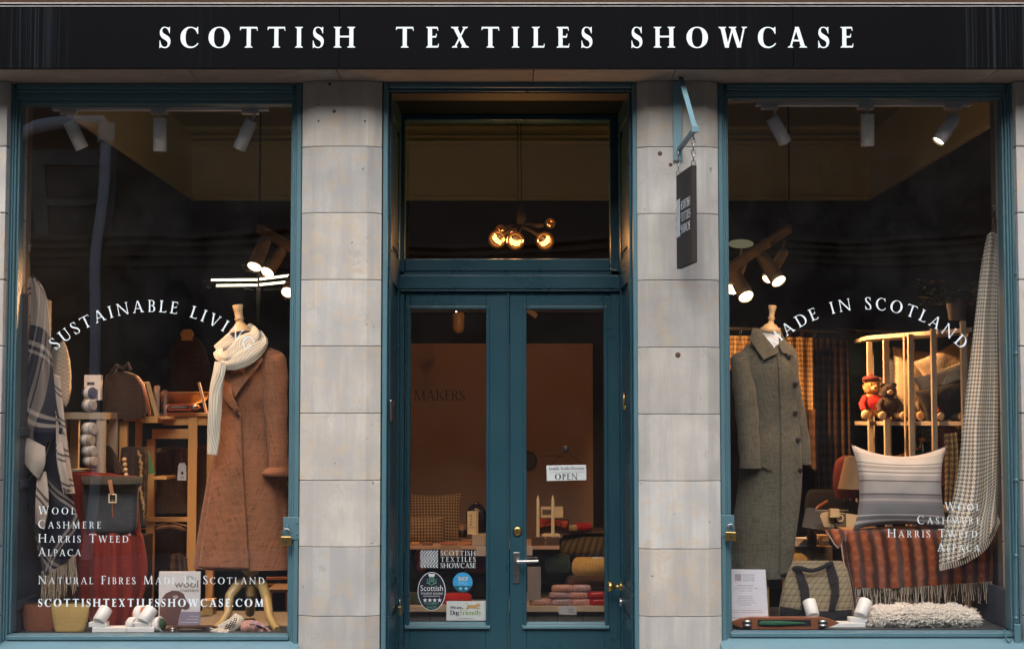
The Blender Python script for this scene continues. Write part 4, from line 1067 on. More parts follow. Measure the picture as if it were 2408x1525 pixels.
# ================================================================== HANGING SIGN ON THE RIGHT PIER
t = thing('sign_bracket', 'teal iron wall bracket with sloping stay fixed on the right stone pier', 'bracket', P(1592, 376, -.01))
zt_, zb_ = ZS-.004, Z(378, -.01)
xw0, xw1 = X(1583, -.012, 300), X(1604, -.012, 300)
MB().box(xw0, xw1, -.014, -.0005, zb_, zt_+.0).build('wall_plate', M['blue_light'], t, bevel=.0015)
arm_b = P(1597, 352, -.02); tip = P(1634, 304, -.36)
MB().bar(arm_b, tip, .018, .018).build('arm', M['blue'], t, bevel=.002)
MB().obox(tip, .032, .018, .028, (0, 0, .1)).build('end_cap', M['blue_light'], t, bevel=.002)
MB().bar(P(1600, 180, -.06), tip+Vector((0, .01, .012)), .022, .006).build('stay', M['blue_light'], t, bevel=.001)
# the board hangs edge-on, below the arm
hs = thing('hanging_sign', 'black hanging sign with white shop name, seen almost edge on before the right pier', 'sign', P(1614, 634, -.2))
A = P(1598, 432, -.06); B = P(1640, 368, -.34)
def hz(px, py, y): return Z(py, y)
ya, yb2 = -.055, -.345
xa_, xb_ = P(1596, 440, ya).x, P(1632, 372, yb2).x
ta, tb = Z(436, ya), Z(385, yb2); ba, bb = Z(634, ya), Z(606, yb2)
ztp = (Z(432, ya)+Z(369, yb2))/2; zbt = (Z(634, ya)+Z(615, yb2))/2
ux = (xb_-xa_); d2 = Vector((ux, yb2-ya, 0)); Ls = d2.length; dn = d2.normalized(); nn = Vector((dn.y, -dn.x, 0))
def hp_(a, h, z): return Vector((xa_, ya, 0)) + dn*a + nn*h + Vector((0, 0, z))
mb = MB(); vs = [hp_(a, h, z) for z in (zbt, ztp) for a, h in ((0, -.011), (Ls, -.011), (Ls, .011), (0, .011))]
mb.add(vs, [(0,3,2,1),(4,5,6,7),(0,1,5,4),(1,2,6,5),(2,3,7,6),(3,0,4,7)]); mb.build('board', P3('sign_black', (.020, .017, .017), .8), hs, bevel=.0015)
left_h = .0125 if hp_(Ls/2, .012, 0).x < hp_(Ls/2, -.012, 0).x else -.0125
mb = MB()
def pl_(a, z, i): return hp_(a, left_h*(1+.02*i), z)
Hs = ztp-zbt
for j, wd in enumerate(('SCOTTISH', 'TEXTILES', 'SHOWCASE')):
    zc_ = zbt + Hs*(.60 - j*.125)
    put_text(mb, wd, lambda x, y, i, zc_=zc_: pl_(Ls*.33 + x, zc_ + y, i), .036, .15, 0, True, width=Ls*.60)
mb.build('lettering', M['vinyl'], hs)
mb = MB()
for b in range(3):
    for a in range(8):
        z0 = zbt + Hs*(.33 + a*.05); xo = Ls*(.04 + b*.08); sh_ = Ls*.03*(1 if a % 2 else -1)
        vs = [hp_(xo+(0 if a % 2 else Ls*.03), left_h*1.05, z0), hp_(xo+Ls*.055+(0 if a % 2 else Ls*.03), left_h*1.05, z0), hp_(xo+Ls*.055+(Ls*.03 if a % 2 else 0), left_h*1.05, z0+Hs*.05), hp_(xo+(Ls*.03 if a % 2 else 0), left_h*1.05, z0+Hs*.05)]
        mb.add(vs, [(0, 1, 2, 3)])
mb.build('chevron_logo', M['vinyl'], hs)
for yy, top in ((-.05, arm_b), (-.335, tip)):
    mb = MB(); q0 = P(1598 if yy > -.1 else 1634, 400 if yy > -.1 else 350, yy); zt1 = top.z - .012; z = zt1; i = 0
    xq = hp_((ya-yy) if yy > -.1 else Ls*.96, 0, 0); 
    zlow = ztp
    nlink = max(2, int((zt1-zlow)/.022))
    for i in range(nlink):
        zc_ = zt1 - (i+.5)*(zt1-zlow)/nlink
        mb.torus((xq.x, xq.y, zc_), .008, .0026, axis=(0, 1, 0) if i % 2 else (1, 0, 0), n=12, k=6, rz=.015)
    mb.build('chain', M['steel'], hs)

# ================================================================== LAMPS
def track(side, xa, xb, py, heads, label, ylab, lit=None):
    y = .23; t = thing('track_rail', label, 'track rail', P((xa+xb)/2, py, y), 'white lighting tracks in the window heads')
    mb = MB(); mb.pbox(xa, py-6, xb, py+5, y, y+.035); mb.build('rail', M['white'], t, bevel=.002)
    for i, (hx, hy, ex, ey, lab, tgt, en) in enumerate(heads):
        l = thing('spotlight', lab, 'spotlight', P(hx, py+6, y), 'white cylinder spotlights on the window tracks')
        a0 = P(hx, hy, y-.02); a1 = P(ex, ey, y-.02 + (-.02 if i == lit else .03))
        sx = P(hx + (6 if i != 1 else 0)*(1 if ex > hx else -1), py+8, y)
        MB().pbox(hx-24 if i != 1 else hx-22, py+4, hx+16, py+13, y-.004, y+.03).build('adapter', M['white'], l, bevel=.002)
        mid = a0*.75 + a1*.25
        MB().tube([P(hx+8 if i != 1 else hx, py+12, y), Vector((mid.x, y+.02, mid.z)), mid], .006, 8).build('stem', M['white'], l)
        ax = (a1-a0); L = ax.length; ax.normalize(); r = .0305
        b = MB().lathe(a0, [(r*.9, 0), (r, .003), (r, L), (r*.93, L+.001), (r*.90, L-.012), (.001, L-.013)], 28, axis=ax).build('lamp_body', M['white'], l)
        MB().lathe(a0, [(r*.84, L-.011), (r*.84, L-.0095)], 24, axis=ax).build('lens', M['lamp'], b)
        if en: spot('window_spot', a1 + ax*.012, tgt, en, 62, radius=.02)
    return t
track(0, 122, 633, 254, [(163, 286, 193, 349, 'spotlight tilted down to the right, first of the left window track', P(560, 1050, .45), 60), (376, 277, 376, 355, 'spotlight hanging straight down, middle of the left window track', P(300, 1100, .45), 14), (592, 283, 562, 350, 'spotlight tilted down to the left, last of the left window track', P(120, 1000, .3), 5)],
      'white lighting track across the head of the left window', 0)
track(1, 1776, 2286, 243, [(1814, 276, 1847, 336, 'spotlight tilted down to the right, first of the right window track', P(2110, 1330, .45), 18), (2040, 268, 2040, 343, 'spotlight hanging straight down, middle of the right window track', P(2100, 1350, .5), 25), (2246, 275, 2206, 333, 'spotlight tilted down to the left with lit lens, last of the right track', P(1850, 1000, .55), 25)],
      'white lighting track across the head of the right window', 1, 2)
# inner shop tracks with spots
def shop_spot(px, py, ex, ey, y, r, lab, tgt, en, mat='P3'):
    r *= .82
    l = thing('shop_spotlight', lab, 'spotlight', P(px, py, y), 'warm lit spotlights on the inner tracks')
    a0 = P(px, py, y); a1 = P(ex, ey, y-.12); ax = a1-a0; L = ax.length; ax.normalize()
    b = MB().lathe(a0, [(r*.7, 0), (r*.85, .02), (r, L), (r*.95, L), (r*.9, L-.01), (.001, L-.012)], 22, axis=ax).build('lamp_body', P3('beige_enamel', (.36, .32, .27)), l)
    MB().lathe(a0, [(r*.86, L-.008), (r*.86, L-.004)], 22, axis=ax).build('lens', M['lamp'], b)
    MB().tube([a0+ax*L*.3, a0+Vector((0, 0, .06))], .008, 8).build('stem', P3('beige_enamel', (.36, .32, .27)), l)
    if en: spot('shop_spot', a1 + ax*.02, tgt, en, 75, color=(1, .50, .20), radius=.03)
for nm, A_, B_, lab in (('L', (610, 538, 2.6), (700, 590, 1.6), 'dim cream track hung inside the shop beside the right edge of the left window'), ('R', (1857, 537, 2.6), (1700, 640, 1.3), 'dim cream track hung inside the shop at the left edge of the right window')):
    t = thing('shop_track', lab, 'track rail', P(*A_))
    MB().bar(P(*A_), P(*B_), .035, .05).build('rail', P3('beige_enamel', (.36, .32, .27)), t, bevel=.003)
    q = P(*A_); MB().tube([q, Vector((q.x, q.y, ZC))], .005, 6).build('cable', M['cable'], t)
shop_spot(625, 560, 598, 628, 2.3, .055, 'spotlight aimed down to the left, highest at the left window inner track', P(380, 1010, 1.4), 150)
shop_spot(662, 590, 628, 641, 2.1, .05, 'second spotlight half hidden behind the first at the left window inner track', P(420, 1180, 1.4), 85)
shop_spot(690, 650, 676, 688, 1.9, .045, 'glowing spotlight at the frame edge of the left window, lowest of its track', P(260, 960, .95), 50)
shop_spot(1845, 590, 1804, 657, 2.2, .04, 'spotlight nearest the upper end of the right window inner track', P(2150, 900, 1.4), 30)
shop_spot(1790, 600, 1832, 662, 2.0, .055, 'spotlight pointing down to the right with the brightest lens of the right inner track', P(2195, 930, 1.9), 120)
shop_spot(1725, 640, 1755, 698, 1.8, .055, 'lowest spotlight of the right inner track above the coat stand', P(1960, 1180, 2.2), 70)
shop_spot(1745, 610, 1718, 680, 1.9, .05, 'spotlight cut by the left frame of the right window', P(1760, 900, 2.5), 50)
mb = MB()
t = thing('strip_lamp', 'pair of thin lit strip lamps floating behind the left window', 'lamp', P(600, 665, 3.2))
for a, b, c, d in ((498, 658, 604, 657), (612, 656, 700, 645), (510, 671, 604, 670), (612, 669, 700, 660)):
    MB().bar(P(a, b, 3.2), P(c, d, 3.0), .012, .012).build('strip', M['led'], t)
MB().pbox(603, 640, 611, 760, 3.25, 3.3).build('post', M['black'], t)
t = thing('strip_lamp', 'short lit strip lamp low behind the spotlights of the right window', 'lamp', P(1730, 660, 3.0))
MB().bar(P(1700, 664, 3.0), P(1745, 655, 2.9), .014, .014).build('strip', M['led'], t)
t = thing('wall_glow_lamp', 'dim oval lamp on the back wall high at the left of the right window', 'lamp', P(1745, 573, YB-.06))
MB().ball(P(1742, 573, YB-.06), .10, .03, .035).build('shade', emis('dim_lamp', (.8, .75, .45), .12), t)
# pendant cluster behind the transom
YPn = .98
t = thing('pendant_lamp', 'cluster pendant of amber globe bulbs hanging behind the transom glass', 'lamp', P(1222, 600, YPn))
mb = MB(); 
for a in (1217, 1224.5): mb.tube([P(a, 285, YPn), P(a+1, 400, YPn), P(a+(1 if a < 1220 else 2), 500, YPn)] if True else [], .0022, 6)
mb.tube([P(1217, 290, YPn), P(1217, 150, YPn)], .0022, 6); mb.tube([P(1224.5, 290, YPn), P(1224.5, 150, YPn)], .0022, 6)
mb.build('cord', M['cable'], t)
MB().lathe(P(1226, 528, YPn), [(.020, 0), (.024, .01), (.024, .05), (.014, .07), (.006, .10)], 16).build('holder', M['matt_black'], t)
bulbs = [(1170, 562, -.06, 1), (1212, 566, -.10, 1), (1281, 566, -.08, 1), (1177, 540, .06, 0), (1203, 543, .08, 0)]
MB().tube([P(1232, 528, YPn), P(1268, 529, YPn-.02), P(1277, 527, YPn-.02)], .015, 12).build('holder', M['matt_black'], t)
MB().ball(P(1294, 525, YPn-.03), .026).build('bulb', M['amber'], t)
for a, b, dy, on in bulbs:
    c = P(a, b, YPn+dy)
    MB().tube([P(1226, 530, YPn), (c + P(1226, 530, YPn))/2 + Vector((0, 0, .01)), c+Vector((0, .03, .01))], .011, 10).build('holder', M['matt_black'], t)
    bl = MB().ball(c, .046 if on else .026, n=20).build('bulb', M['amber'], t)
    if on:
        MB().torus(c, .034, .0028, axis=(.25, -1, .1), n=24, k=6).build('filament', M['filament'], bl)
        point("bulb_light", c, 4.2, (1, .60, .27), .035)

# ================================================================== LEFT WINDOW DISPLAY
# --- mannequin with rust coat and scarf
t = thing('dress_form', 'wooden tripod dress form wearing the rust tweed coat in the left window', 'mannequin', P(592, 1478, .5))
c = P(590, 1335, .5); zt0 = P(590, 1420, .5).z; z1 = P(590, 1330, .5).z
k5 = 1/M1(.5)
MB().lathe((c.x, .5, P(590, 1400, .5).z), [(.018, 0), (.022, .02), (.022, .09), (.045, .12), (.062, .15), (.066, .18), (.05, .22), (.03, .24), (.02, .30)], 22).build('stem', M['gold_wood'], t)
for pts, rr in (([(588, 1360, .5), (560, 1372, .46), (540, 1400, .42), (536, 1440, .38), (520, 1466, .34), (500, 1480, .30)], None), ([(594, 1360, .5), (618, 1375, .46), (628, 1410, .40), (634, 1450, .32), (648, 1474, .26), (652, 1480, .24)], None), ([(590, 1360, .52), (591, 1400, .6), (588, 1440, .7)], None)):
    q = [P(*p) for p in pts]; MB().tube(q, .02, 10, rs=[.024, .026, .022, .019, .018, .017][:len(q)]).build('leg', M['gold_wood'], t)
MB().lathe(P(566, 780, .5), [(.052, 0), (.05, .012), (.03, .03), (.018, .045), (.018, .055), (.024, .06), (.018, .068), (.020, .10), (.026, .125), (.024, .128)], 22, axis=(-.12, 0, 1)).build('neck_finial', M['oak'], t)
def pl1(v, th):   # folds of the rust coat
    k = max(0, (v-.35)/.65); fr = max(0, -math.sin(th))
    return .055*k*math.sin(th*6+1.3) + .025*k*math.sin(th*13) - .0*fr
coat, sf = loft('rust_coat', [(822, 548, 636, .55, .52), (835, 535, 655, .55, .52), (850, 526, 664, .58, .52), (880, 521, 662, .62, .52), (930, 516, 660, .66, .52), (975, 518, 650, .62, .52), (1030, 512, 652, .62, .52), (1120, 492, 668, .60, .52), (1230, 474, 690, .58, .52), (1334, 460, 712, .56, .52)],
                M['tweed_rust'], pleat=pl1, label='long rust tweed coat with wide lapels on the dress form in the left window', cat='coat')
def child_of(o, p):
    o.parent = p; o.location = o.location - p.location if False else o.location
def cpart(mk, parent): 
    o = mk; return o
CO = coat
drape('lapel', [(545, 866), (556, 856), (604, 840), (612, 838), (618, 846), (600, 872), (575, 902), (553, 934), (547, 912), (543, 888)], sf, M['tweed_rust'], CO, off=.030, thick=.009)
drape('lapel', [(534, 862), (543, 868), (545, 900), (550, 935), (561, 960), (565, 976), (558, 972), (535, 948), (520, 925), (517, 905), (524, 880)], sf, M['tweed_rust'], CO, off=.032, thick=.009)
drape('front_panel', [(546, 920), (562, 965), (566, 975), (569, 1060), (574, 1150), (580, 1240), (586, 1337), (468, 1334), (482, 1240), (500, 1120), (516, 1010), (520, 930)], sf, M['tweed_rust'], CO, off=.016, thick=.008)
q = P(556, 966, sf(556, 966)-.036); MB().lathe(q, [(.011, 0), (.011, .004), (.008, .006)], 16, axis=(0,-1,0)).build('button', P3('brown_horn', (.08, .035, .02), .3), CO)
def sleeve(name, pts, mat, parent, n=20, ratio=.9, kfold=0):
    S = spline([tuple(map(float, p)) for p in pts], 30); vs = []; uv = []; acc = 0; lp = None
    for px, py, y, r in S:
        c = P(px, py, y); rr = r/M1(y)
        if lp: acc += (c-lp).length
        lp = c
        for i in range(n+1):
            th = 2*PI*i/n+PI/2; f = 1+.05*math.sin(acc*45+th*2)*kfold
            vs.append(c + Vector((rr*math.cos(th)*f, rr*ratio*math.sin(th)*f, 0))); uv.append((rr*th, -acc))
    fs = [(j*(n+1)+i, (j+1)*(n+1)+i, (j+1)*(n+1)+i+1, j*(n+1)+i+1) for j in range(30) for i in range(n)]
    mb = MB().add(vs, fs, uv, True); mb.add(vs[:n], [tuple(range(n))], uv[:n], True); 
    return mb.build(name, mat, parent)
sleeve('sleeve', [(630, 818, .52, 8), (638, 829, .50, 24), (645, 850, .48, 30), (648, 900, .46, 29), (649, 960, .44, 27), (652, 1030, .42, 24), (655, 1080, .41, 23), (656, 1102, .41, 23)], M['tweed_rust'], CO, kfold=1)
sleeve('cuff', [(655, 1098, .41, 25), (650, 1110, .41, 34), (652, 1118, .41, 33)], M['tweed_rust'], CO)
# scarf
sc = thing('scarf', 'cream ribbed knit scarf wound around the neck of the rust coat', 'scarf', P(560, 840, .42))
def band(name, pts, mat, parent, n=14, flat=.45, m=60):
    S = spline([tuple(map(float, p)) for p in pts], m); vs = []; uv = []; acc = 0; lp = None; Q = []
    C_ = [P(s[0], s[1], s[2]) for s in S]
    for j, s in enumerate(S):
        c = C_[j]; t_ = (C_[min(j+1, m)]-C_[max(j-1, 0)]).normalized(); nrm = Vector((0, -1, 0)); b = t_.cross(nrm).normalized(); nrm = b.cross(t_).normalized()
        if lp: acc += (c-lp).length
        lp = c; r = s[3]/M1(s[2])
        for i in range(n+1):
            th = 2*PI*i/n + PI; w_ = 1+.10*math.sin(th*5+acc*20)
            vs.append(c + b*r*math.cos(th)*w_ + nrm*r*flat*math.sin(th)*w_); uv.append((r*th*.9, acc))
    fs = [(j*(n+1)+i, (j+1)*(n+1)+i, (j+1)*(n+1)+i+1, j*(n+1)+i+1) for j in range(m) for i in range(n)]
    mb = MB().add(vs, fs, uv, True); mb.add(vs[:n], [tuple(range(n))], uv[:n], True); mb.add(vs[-n-1:-1], [tuple(range(n))], uv[:n], True)
    return mb.build(name, mat, parent)
band('loop', [(580, 772, .56, 14), (592, 790, .47, 22), (570, 815, .40, 24), (540, 838, .37, 17), (518, 838, .42, 12), (512, 826, .48, 12)], M['knit'], sc, n=26)
band('loop', [(604, 792, .55, 18), (612, 806, .46, 18), (590, 830, .39, 20), (558, 850, .36, 18), (530, 858, .38, 12), (514, 862, .42, 10)], M['knit'], sc, n=26)
band('loop', [(512, 826, .50, 15), (540, 806, .50, 20), (560, 788, .52, 20), (580, 775, .58, 16)], M['knit'], sc, n=26)
band('tail', [(520, 852, .37, 14), (515, 880, .36, 14), (508, 920, .36, 15), (504, 980, .36, 15), (503, 1030, .37, 14), (500, 1068, .37, 12)], M['knit'], sc, n=26)

# --- navy check blanket hung at the left
t = thing('hanging_blanket', 'navy and cream check blanket hanging from a hook at the left edge', 'blanket', P(95, 1340, .30))
cloth('upper_layer', [[(72, 650), (76, 646), (82, 650)], [(74, 690), (92, 682), (106, 690)], [(72, 750), (98, 748), (116, 760)], [(64, 850), (100, 856), (124, 868)], [(56, 940), (96, 950), (134, 960)], [(52, 1010), (90, 1012), (146, 1005)], [(54, 1062), (100, 1044), (152, 1018)]],
      .27, M['navy_upper'], t, folds=1.6, amp=.014, wr=.006, uvrot=.22, seed=3, nv=70)
cloth('left_strip', [[(66, 655), (74, 652)], [(62, 760), (74, 750)], [(56, 880), (70, 860)], [(54, 980), (66, 960)]], .29, M['cream_stripe'], t, folds=1, amp=.008, seed=4)
cloth('right_strip', [[(124, 880), (140, 885)], [(132, 980, -.01), (152, 990)], [(134, 1080, -.02), (164, 1085)], [(150, 1160, -.01), (176, 1160)]], .285, M['cream_stripe'], t, folds=1, amp=.012, seed=5, uvrot=.25)
cloth('under_layer', [[(60, 1010), (90, 1010), (140, 1000)], [(56, 1100), (96, 1110), (158, 1120)], [(62, 1180), (104, 1190), (176, 1190)], [(84, 1260), (116, 1270), (192, 1262)], [(98, 1345), (122, 1342), (176, 1300)]], .30, M['navy_lower'], t, folds=2.2, amp=.022, wr=.008, uvrot=.7, seed=6, nv=60)
cloth('front_fold', [[(46, 1020), (76, 1034), (106, 1050)], [(48, 1050, -.01), (76, 1072, -.02), (105, 1092, -.02)], [(50, 1075, -.01), (66, 1100, -.02), (90, 1126, -.01)]], .262, P3('cream_plain_wool', (.42, .36, .30), .95), t, folds=1, amp=.012, uvrot=.9, seed=6)
cloth('front_fold', [[(88, 1110), (108, 1108)], [(84, 1180, -.02), (114, 1176, -.02)], [(84, 1230), (104, 1245)]], .27, M['cream_stripe'], t, folds=1, amp=.01, uvrot=.8, seed=7)
cloth('front_fold', [[(134, 1040), (146, 1040)], [(138, 1100, -.02), (156, 1100, -.02)], [(150, 1150, -.01), (166, 1150)]], .262, M['cream_stripe'], t, folds=1, amp=.006, uvrot=.3, seed=8)
fringe([(98, 1342), (120, 1340), (150, 1325), (176, 1302)], .15, M['lambswool'], t, .30, n=46, r=.0015, jit=.02)
mb = MB(); mb.tube([P(68, 575, .28), P(70, 590, .28)], .004, 6); mb.tube([P(70, 578, .28), P(76, 577, .28)], .003, 6); mb.build('wall_hook', M['steel'], t)
mb = MB(); mb.tube([P(69, 592, .28), P(72, 620, .28), P(75, 646, .29)], .0018, 6); mb.build('hanger_loop', M['cable'], t)
# --- cushion, stool with yarn
pillow('cushion', P(140, 885, .72), .16, .33, .10, M['cream_cloth'], rot=(.0, -.18, -1.0), label='pale cream textured cushion standing on the shelf stool behind the navy blanket', cat='cushion')
def frame_stool(name, px0, px1, pyt, pyb, y0, y1, mat, label, cat, shelves=(), leg=14, top=10, group=None):
    t = thing(name, label, cat, P((px0+px1)/2, pyb, y0), group); k = 1/M1(y0)
    a, b = P(px0, pyt, y0), P(px1, pyb, y0); L = leg*k
    MB().box(a.x, b.x, y0-.006, y1+.006, a.z-top*k, a.z).build('top', mat, t, bevel=.0015)
    for x in (a.x+.002, b.x-L-.002):
        for yy in (y0, y1-.03): MB().box(x, x+L, yy, yy+.03, b.z, a.z-top*k-.0005).build('leg', mat, t, bevel=.0015)
    for s in shelves:
        z = Z(s, y0); MB().box(a.x+.003+L, b.x-L-.003, y0+.002, y1-.002, z-8*k, z).build('shelf', mat, t, bevel=.001)
    return t
frame_stool('shelf_stool', 133, 240, 969, 1480, .72, .98, M['pineg'], 'pale birch stool shelf with yarn cones behind the navy blanket', 'stool', (1104, 1260), 20, 16)
cone_cols = [(.05,.06,.11), (.45,.42,.36), (.30,.29,.27), (.42,.36,.26)]
def yarn(px, py, y, r, lab, col, ax=(1, -.5, 0)):
    t = thing('yarn_roll', lab, 'yarn', P(px, py+r, y), 'yarn rolls on the birch shelf stool'); k = 1/M1(y); R = r*k
    MB().lathe(P(px-14, py, y), [(R*.7, 0), (R, .008), (R, .055), (R*.7, .063)], 20, axis=ax).build('wool', P3('yarn_%02d' % int(sum(col)*30), col, .95), t)
    MB().lathe(P(px-14, py, y), [(R*1.02, .022), (R*1.03, .024), (R*1.03, .046), (R*1.02, .048)], 20, axis=ax).build('paper_band', M['offwhite'], t)
yarn(212, 924, .76, 14, 'navy yarn roll with white paper band standing above the birch shelf top', cone_cols[0])
yarn(212, 953, .74, 14, 'grey yarn roll lying on the birch shelf top under the navy one', cone_cols[2])
yarn(212, 1008, .70, 15, 'pale yarn roll highest in the column between the stool legs', cone_cols[1])
yarn(208, 1034, .70, 15, 'cream yarn roll second down between the stool legs', cone_cols[3])
yarn(212, 1060, .70, 14, 'white banded yarn roll third down between the stool legs', cone_cols[1])
yarn(214, 1084, .70, 13, 'fawn yarn roll resting at the bottom of the column between the stool legs', cone_cols[3])
t = thing('card_box', 'white printed card box behind the navy yarn roll', 'box', P(212, 930, .86))
MB().pbox(198, 881, 236, 940, .84, .88).build('box', M['offwhite'], t, bevel=.001); MB().pbox(205, 898, 222, 905, .8395, .8398).build('print_line', dk, t)
MB().pbox(206, 915, 230, 938, .8395, .8398).build('print_block', P3('blue_grey_print', (.12, .13, .22)), t)
# --- pine table / ladder unit
t = thing('pine_table', 'tall bright pine display table behind the rust coat with the red shuttle on top', 'table', P(420, 1340, 1.25))
y = 1.2
MB().pbox(375, 970, 488, 978, y-.02, y+.5).build('top', M['pine'], t, bevel=.002)
MB().pbox(384, 979, 486, 999, y, y+.02).build('apron', M['pine'], t, bevel=.001)
MB().pbox(443, 979.5, 458, 1480, y-.012, y-.002).build('leg', M['pine'], t, bevel=.002)
MB().pbox(357, 1008, 443, 1031, y+.02, y+.04).build('crossbar', M['pine'], t, bevel=.002)
MB().pbox(345, 1032, 357, 1480, y+.02, y+.06).build('leg', M['pine'], t, bevel=.002)
MB().pbox(345, 1215, 443, 1226, y, y+.02).build('rung', M['pine'], t, bevel=.002)
MB().pbox(357, 1120, 392, 1127, y-.2, y+.02).build('peg_shelf', M['pine'], t, bevel=.002)
MB().pbox(487, 985, 499, 1480, y+.1, y+.14).build('leg', M['pine'], t, bevel=.002)
t = thing('shuttle', 'glossy red weaving shuttle lying on the pine table', 'shuttle', P(425, 970, 1.15))
def shuttle(t, x0, x1, py, h, y, mat, inner):
    L = P(x1, py, y).x-P(x0, py, y).x; c = P((x0+x1)/2, py, y); k = 1/M1(y); H = h*k
    prof = [(-.5, .05), (-.47, .3), (-.40, .75), (-.32, 1), (.32, 1), (.40, .75), (.47, .3), (.5, .05)]
    vs = []; 
    for u, s in prof:
        for dy, dz in ((-1, -1), (1, -1), (1, 1), (-1, 1)): vs.append((c.x+u*L, c.y+dy*.018*max(.2, s), c.z+dz*H/2*s))
    n = len(prof); fs = [(i*4+j, (i+1)*4+j, (i+1)*4+(j+1)%4, i*4+(j+1)%4) for i in range(n-1) for j in range(4)] + [(3, 2, 1, 0), (n*4-4, n*4-3, n*4-2, n*4-1)]
    MB().add(vs, fs).build('body', mat, t, bevel=.003)
    MB().box(c.x-L*.25, c.x+L*.24, c.y-.0185, c.y-.0181, c.z-H*.26, c.z+H*.30).build('slot', M['black'], t)
    MB().lathe((c.x-L*.235, c.y-.019, c.z), [(.003, 0), (H*.20, .01), (H*.22, L*.2), (H*.08, L*.40), (.002, L*.42)], 14, axis=(1, 0, 0)).build('bobbin', inner, t)
    for s in (-1, 1):
        MB().lathe((c.x+s*L*.345, c.y-.0185, c.z-H*.30), [(.011*H/.03, 0), (.012*H/.03, .004), (.012*H/.03, H*.25), (.007, H*.28), (.012*H/.03, H*.31), (.012*H/.03, H*.58), (.008, H*.62)], 14).build('roller', M['steel'], t)
shuttle(t, 378, 472, 957, 15, 1.16, P3('red_lacquer', (.42, .06, .02), .25), P3('yarn_grey', (.2, .15, .12), .9))
t = thing('basket', 'low scalloped amber bowl behind the red shuttle on the pine table', 'bowl', P(425, 955, 1.35))
mb = MB(); c = P(427, 950, 1.4); n = 40; vs = []
for r, h in ((.07, 0), (.12, .02), (.15, .055), (.155, .065), (.14, .06), (.10, .02), (.0, .012)):
    for i in range(n):
        th = 2*PI*i/n; rr = r*(1+.05*math.sin(th*10)); vs.append((c.x+rr*math.cos(th), c.y+rr*math.sin(th)*.7, c.z+h))
mb.add(vs, [(j*n+i, j*n+(i+1)%n, (j+1)*n+(i+1)%n, (j+1)*n+i) for j in range(6) for i in range(n)], smooth=True); mb.build('bowl', P3('amber_glaze', (.22, .11, .03), .25), t)
# side shelf boards with books
t = thing('wall_shelf', 'bright pine shelf board with leaning books left of the tall pine table', 'shelf', P(340, 990, 1.1))
MB().pbox(290, 979, 332, 990, 1.0, 1.25).build('board', M['pine'], t, bevel=.002); MB().pbox(332.5, 978, 370, 994, 1.05, 1.25).build('board', M['pine'], t, bevel=.002)
MB().pbox(370.5, 978, 402, 985, 1.1, 1.3).build('board', M['pine'], t, bevel=.002)
MB().pbox(281, 991, 292, 1480, 1.0, 1.03).build('post', M['pine'], t, bevel=.002); MB().pbox(318, 991, 331, 1100, 1.2, 1.23).build('post', M['pine'], t, bevel=.002)
MB().obox(P(352, 941, 1.12), .022, .16, .19, (0, -.28, .4)).build('book', P3('cream_book', (.50, .34, .16)), None, label='cream book leaning on the pine shelf board', cat='book', bevel=.002)
MB().obox(P(368, 946, 1.18), .02, .15, .17, (0, 0, .3)).build('book', P3('grey_book', (.28, .22, .18)), None, label='upright grey book beside the leaning cream book', cat='book', bevel=.002)
MB().obox(P(386, 950, 1.2), .018, .15, .14, (0, 0, .3)).build('book', P3('red_brown_book', (.20, .10, .07)), None, label='short brown book at the right end of the shelf board', cat='book', bevel=.002)
mb = MB(); mb.obox(P(478, 940, 1.3), .012, .02, .19, (0, -.25, 0)); mb.build('wooden_ruler', M['pineg'], None, label='pale wooden slat leaning behind the scarf tail', cat='slat', bevel=.001)
# rucksack (dark brown) on the shelf
t = thing('rucksack', 'dark brown rucksack slumped above the pine shelf', 'bag', P(275, 985, .95))
_, _ = loft('body', [(872, 268, 296, .5, 1.0), (882, 250, 322, .5, 1.0), (900, 246, 338, .45, 1.0), (930, 244, 344, .5, 1.0), (960, 243, 346, .5, 1.0), (984, 248, 340, .5, 1.0)], M['tweed_dark'], t, n=24, nv=20)
mb = MB(); mb.tube([P(320, 885, .88), P(336, 905, .84), P(346, 940, .84), P(352, 975, .88)], .008, 6); mb.build('strap', M['leather'], t)
mb = MB(); mb.tube([P(262, 876, .98), P(275, 860, .96), P(288, 866, .96), P(300, 855, .98), P(306, 870, .98)], .012, 6); mb.build('handle', M['tweed_dark'], t)
# background dress form with dark cape and hanger card
t = thing('dress_form', 'dim dress form in a dark brown cape far behind the left window', 'mannequin', P(440, 960, 2.4))
loft('cape', [(790, 425, 452, .6, 2.4), (800, 412, 470, .6, 2.4), (830, 396, 486, .6, 2.4), (880, 386, 495, .6, 2.4), (975, 384, 500, .6, 2.4)], M['tweed_dark'], t, n=24, nv=20)
MB().lathe(P(440, 790, 2.4), [(.04, 0), (.04, .02), (.02, .04)], 14).build('neck', M['oak'], t)
MB().pbox(427, 777, 452, 800, 2.2, 2.21).build('paper_tag', P3('tag_card', (.42, .33, .2)), t)
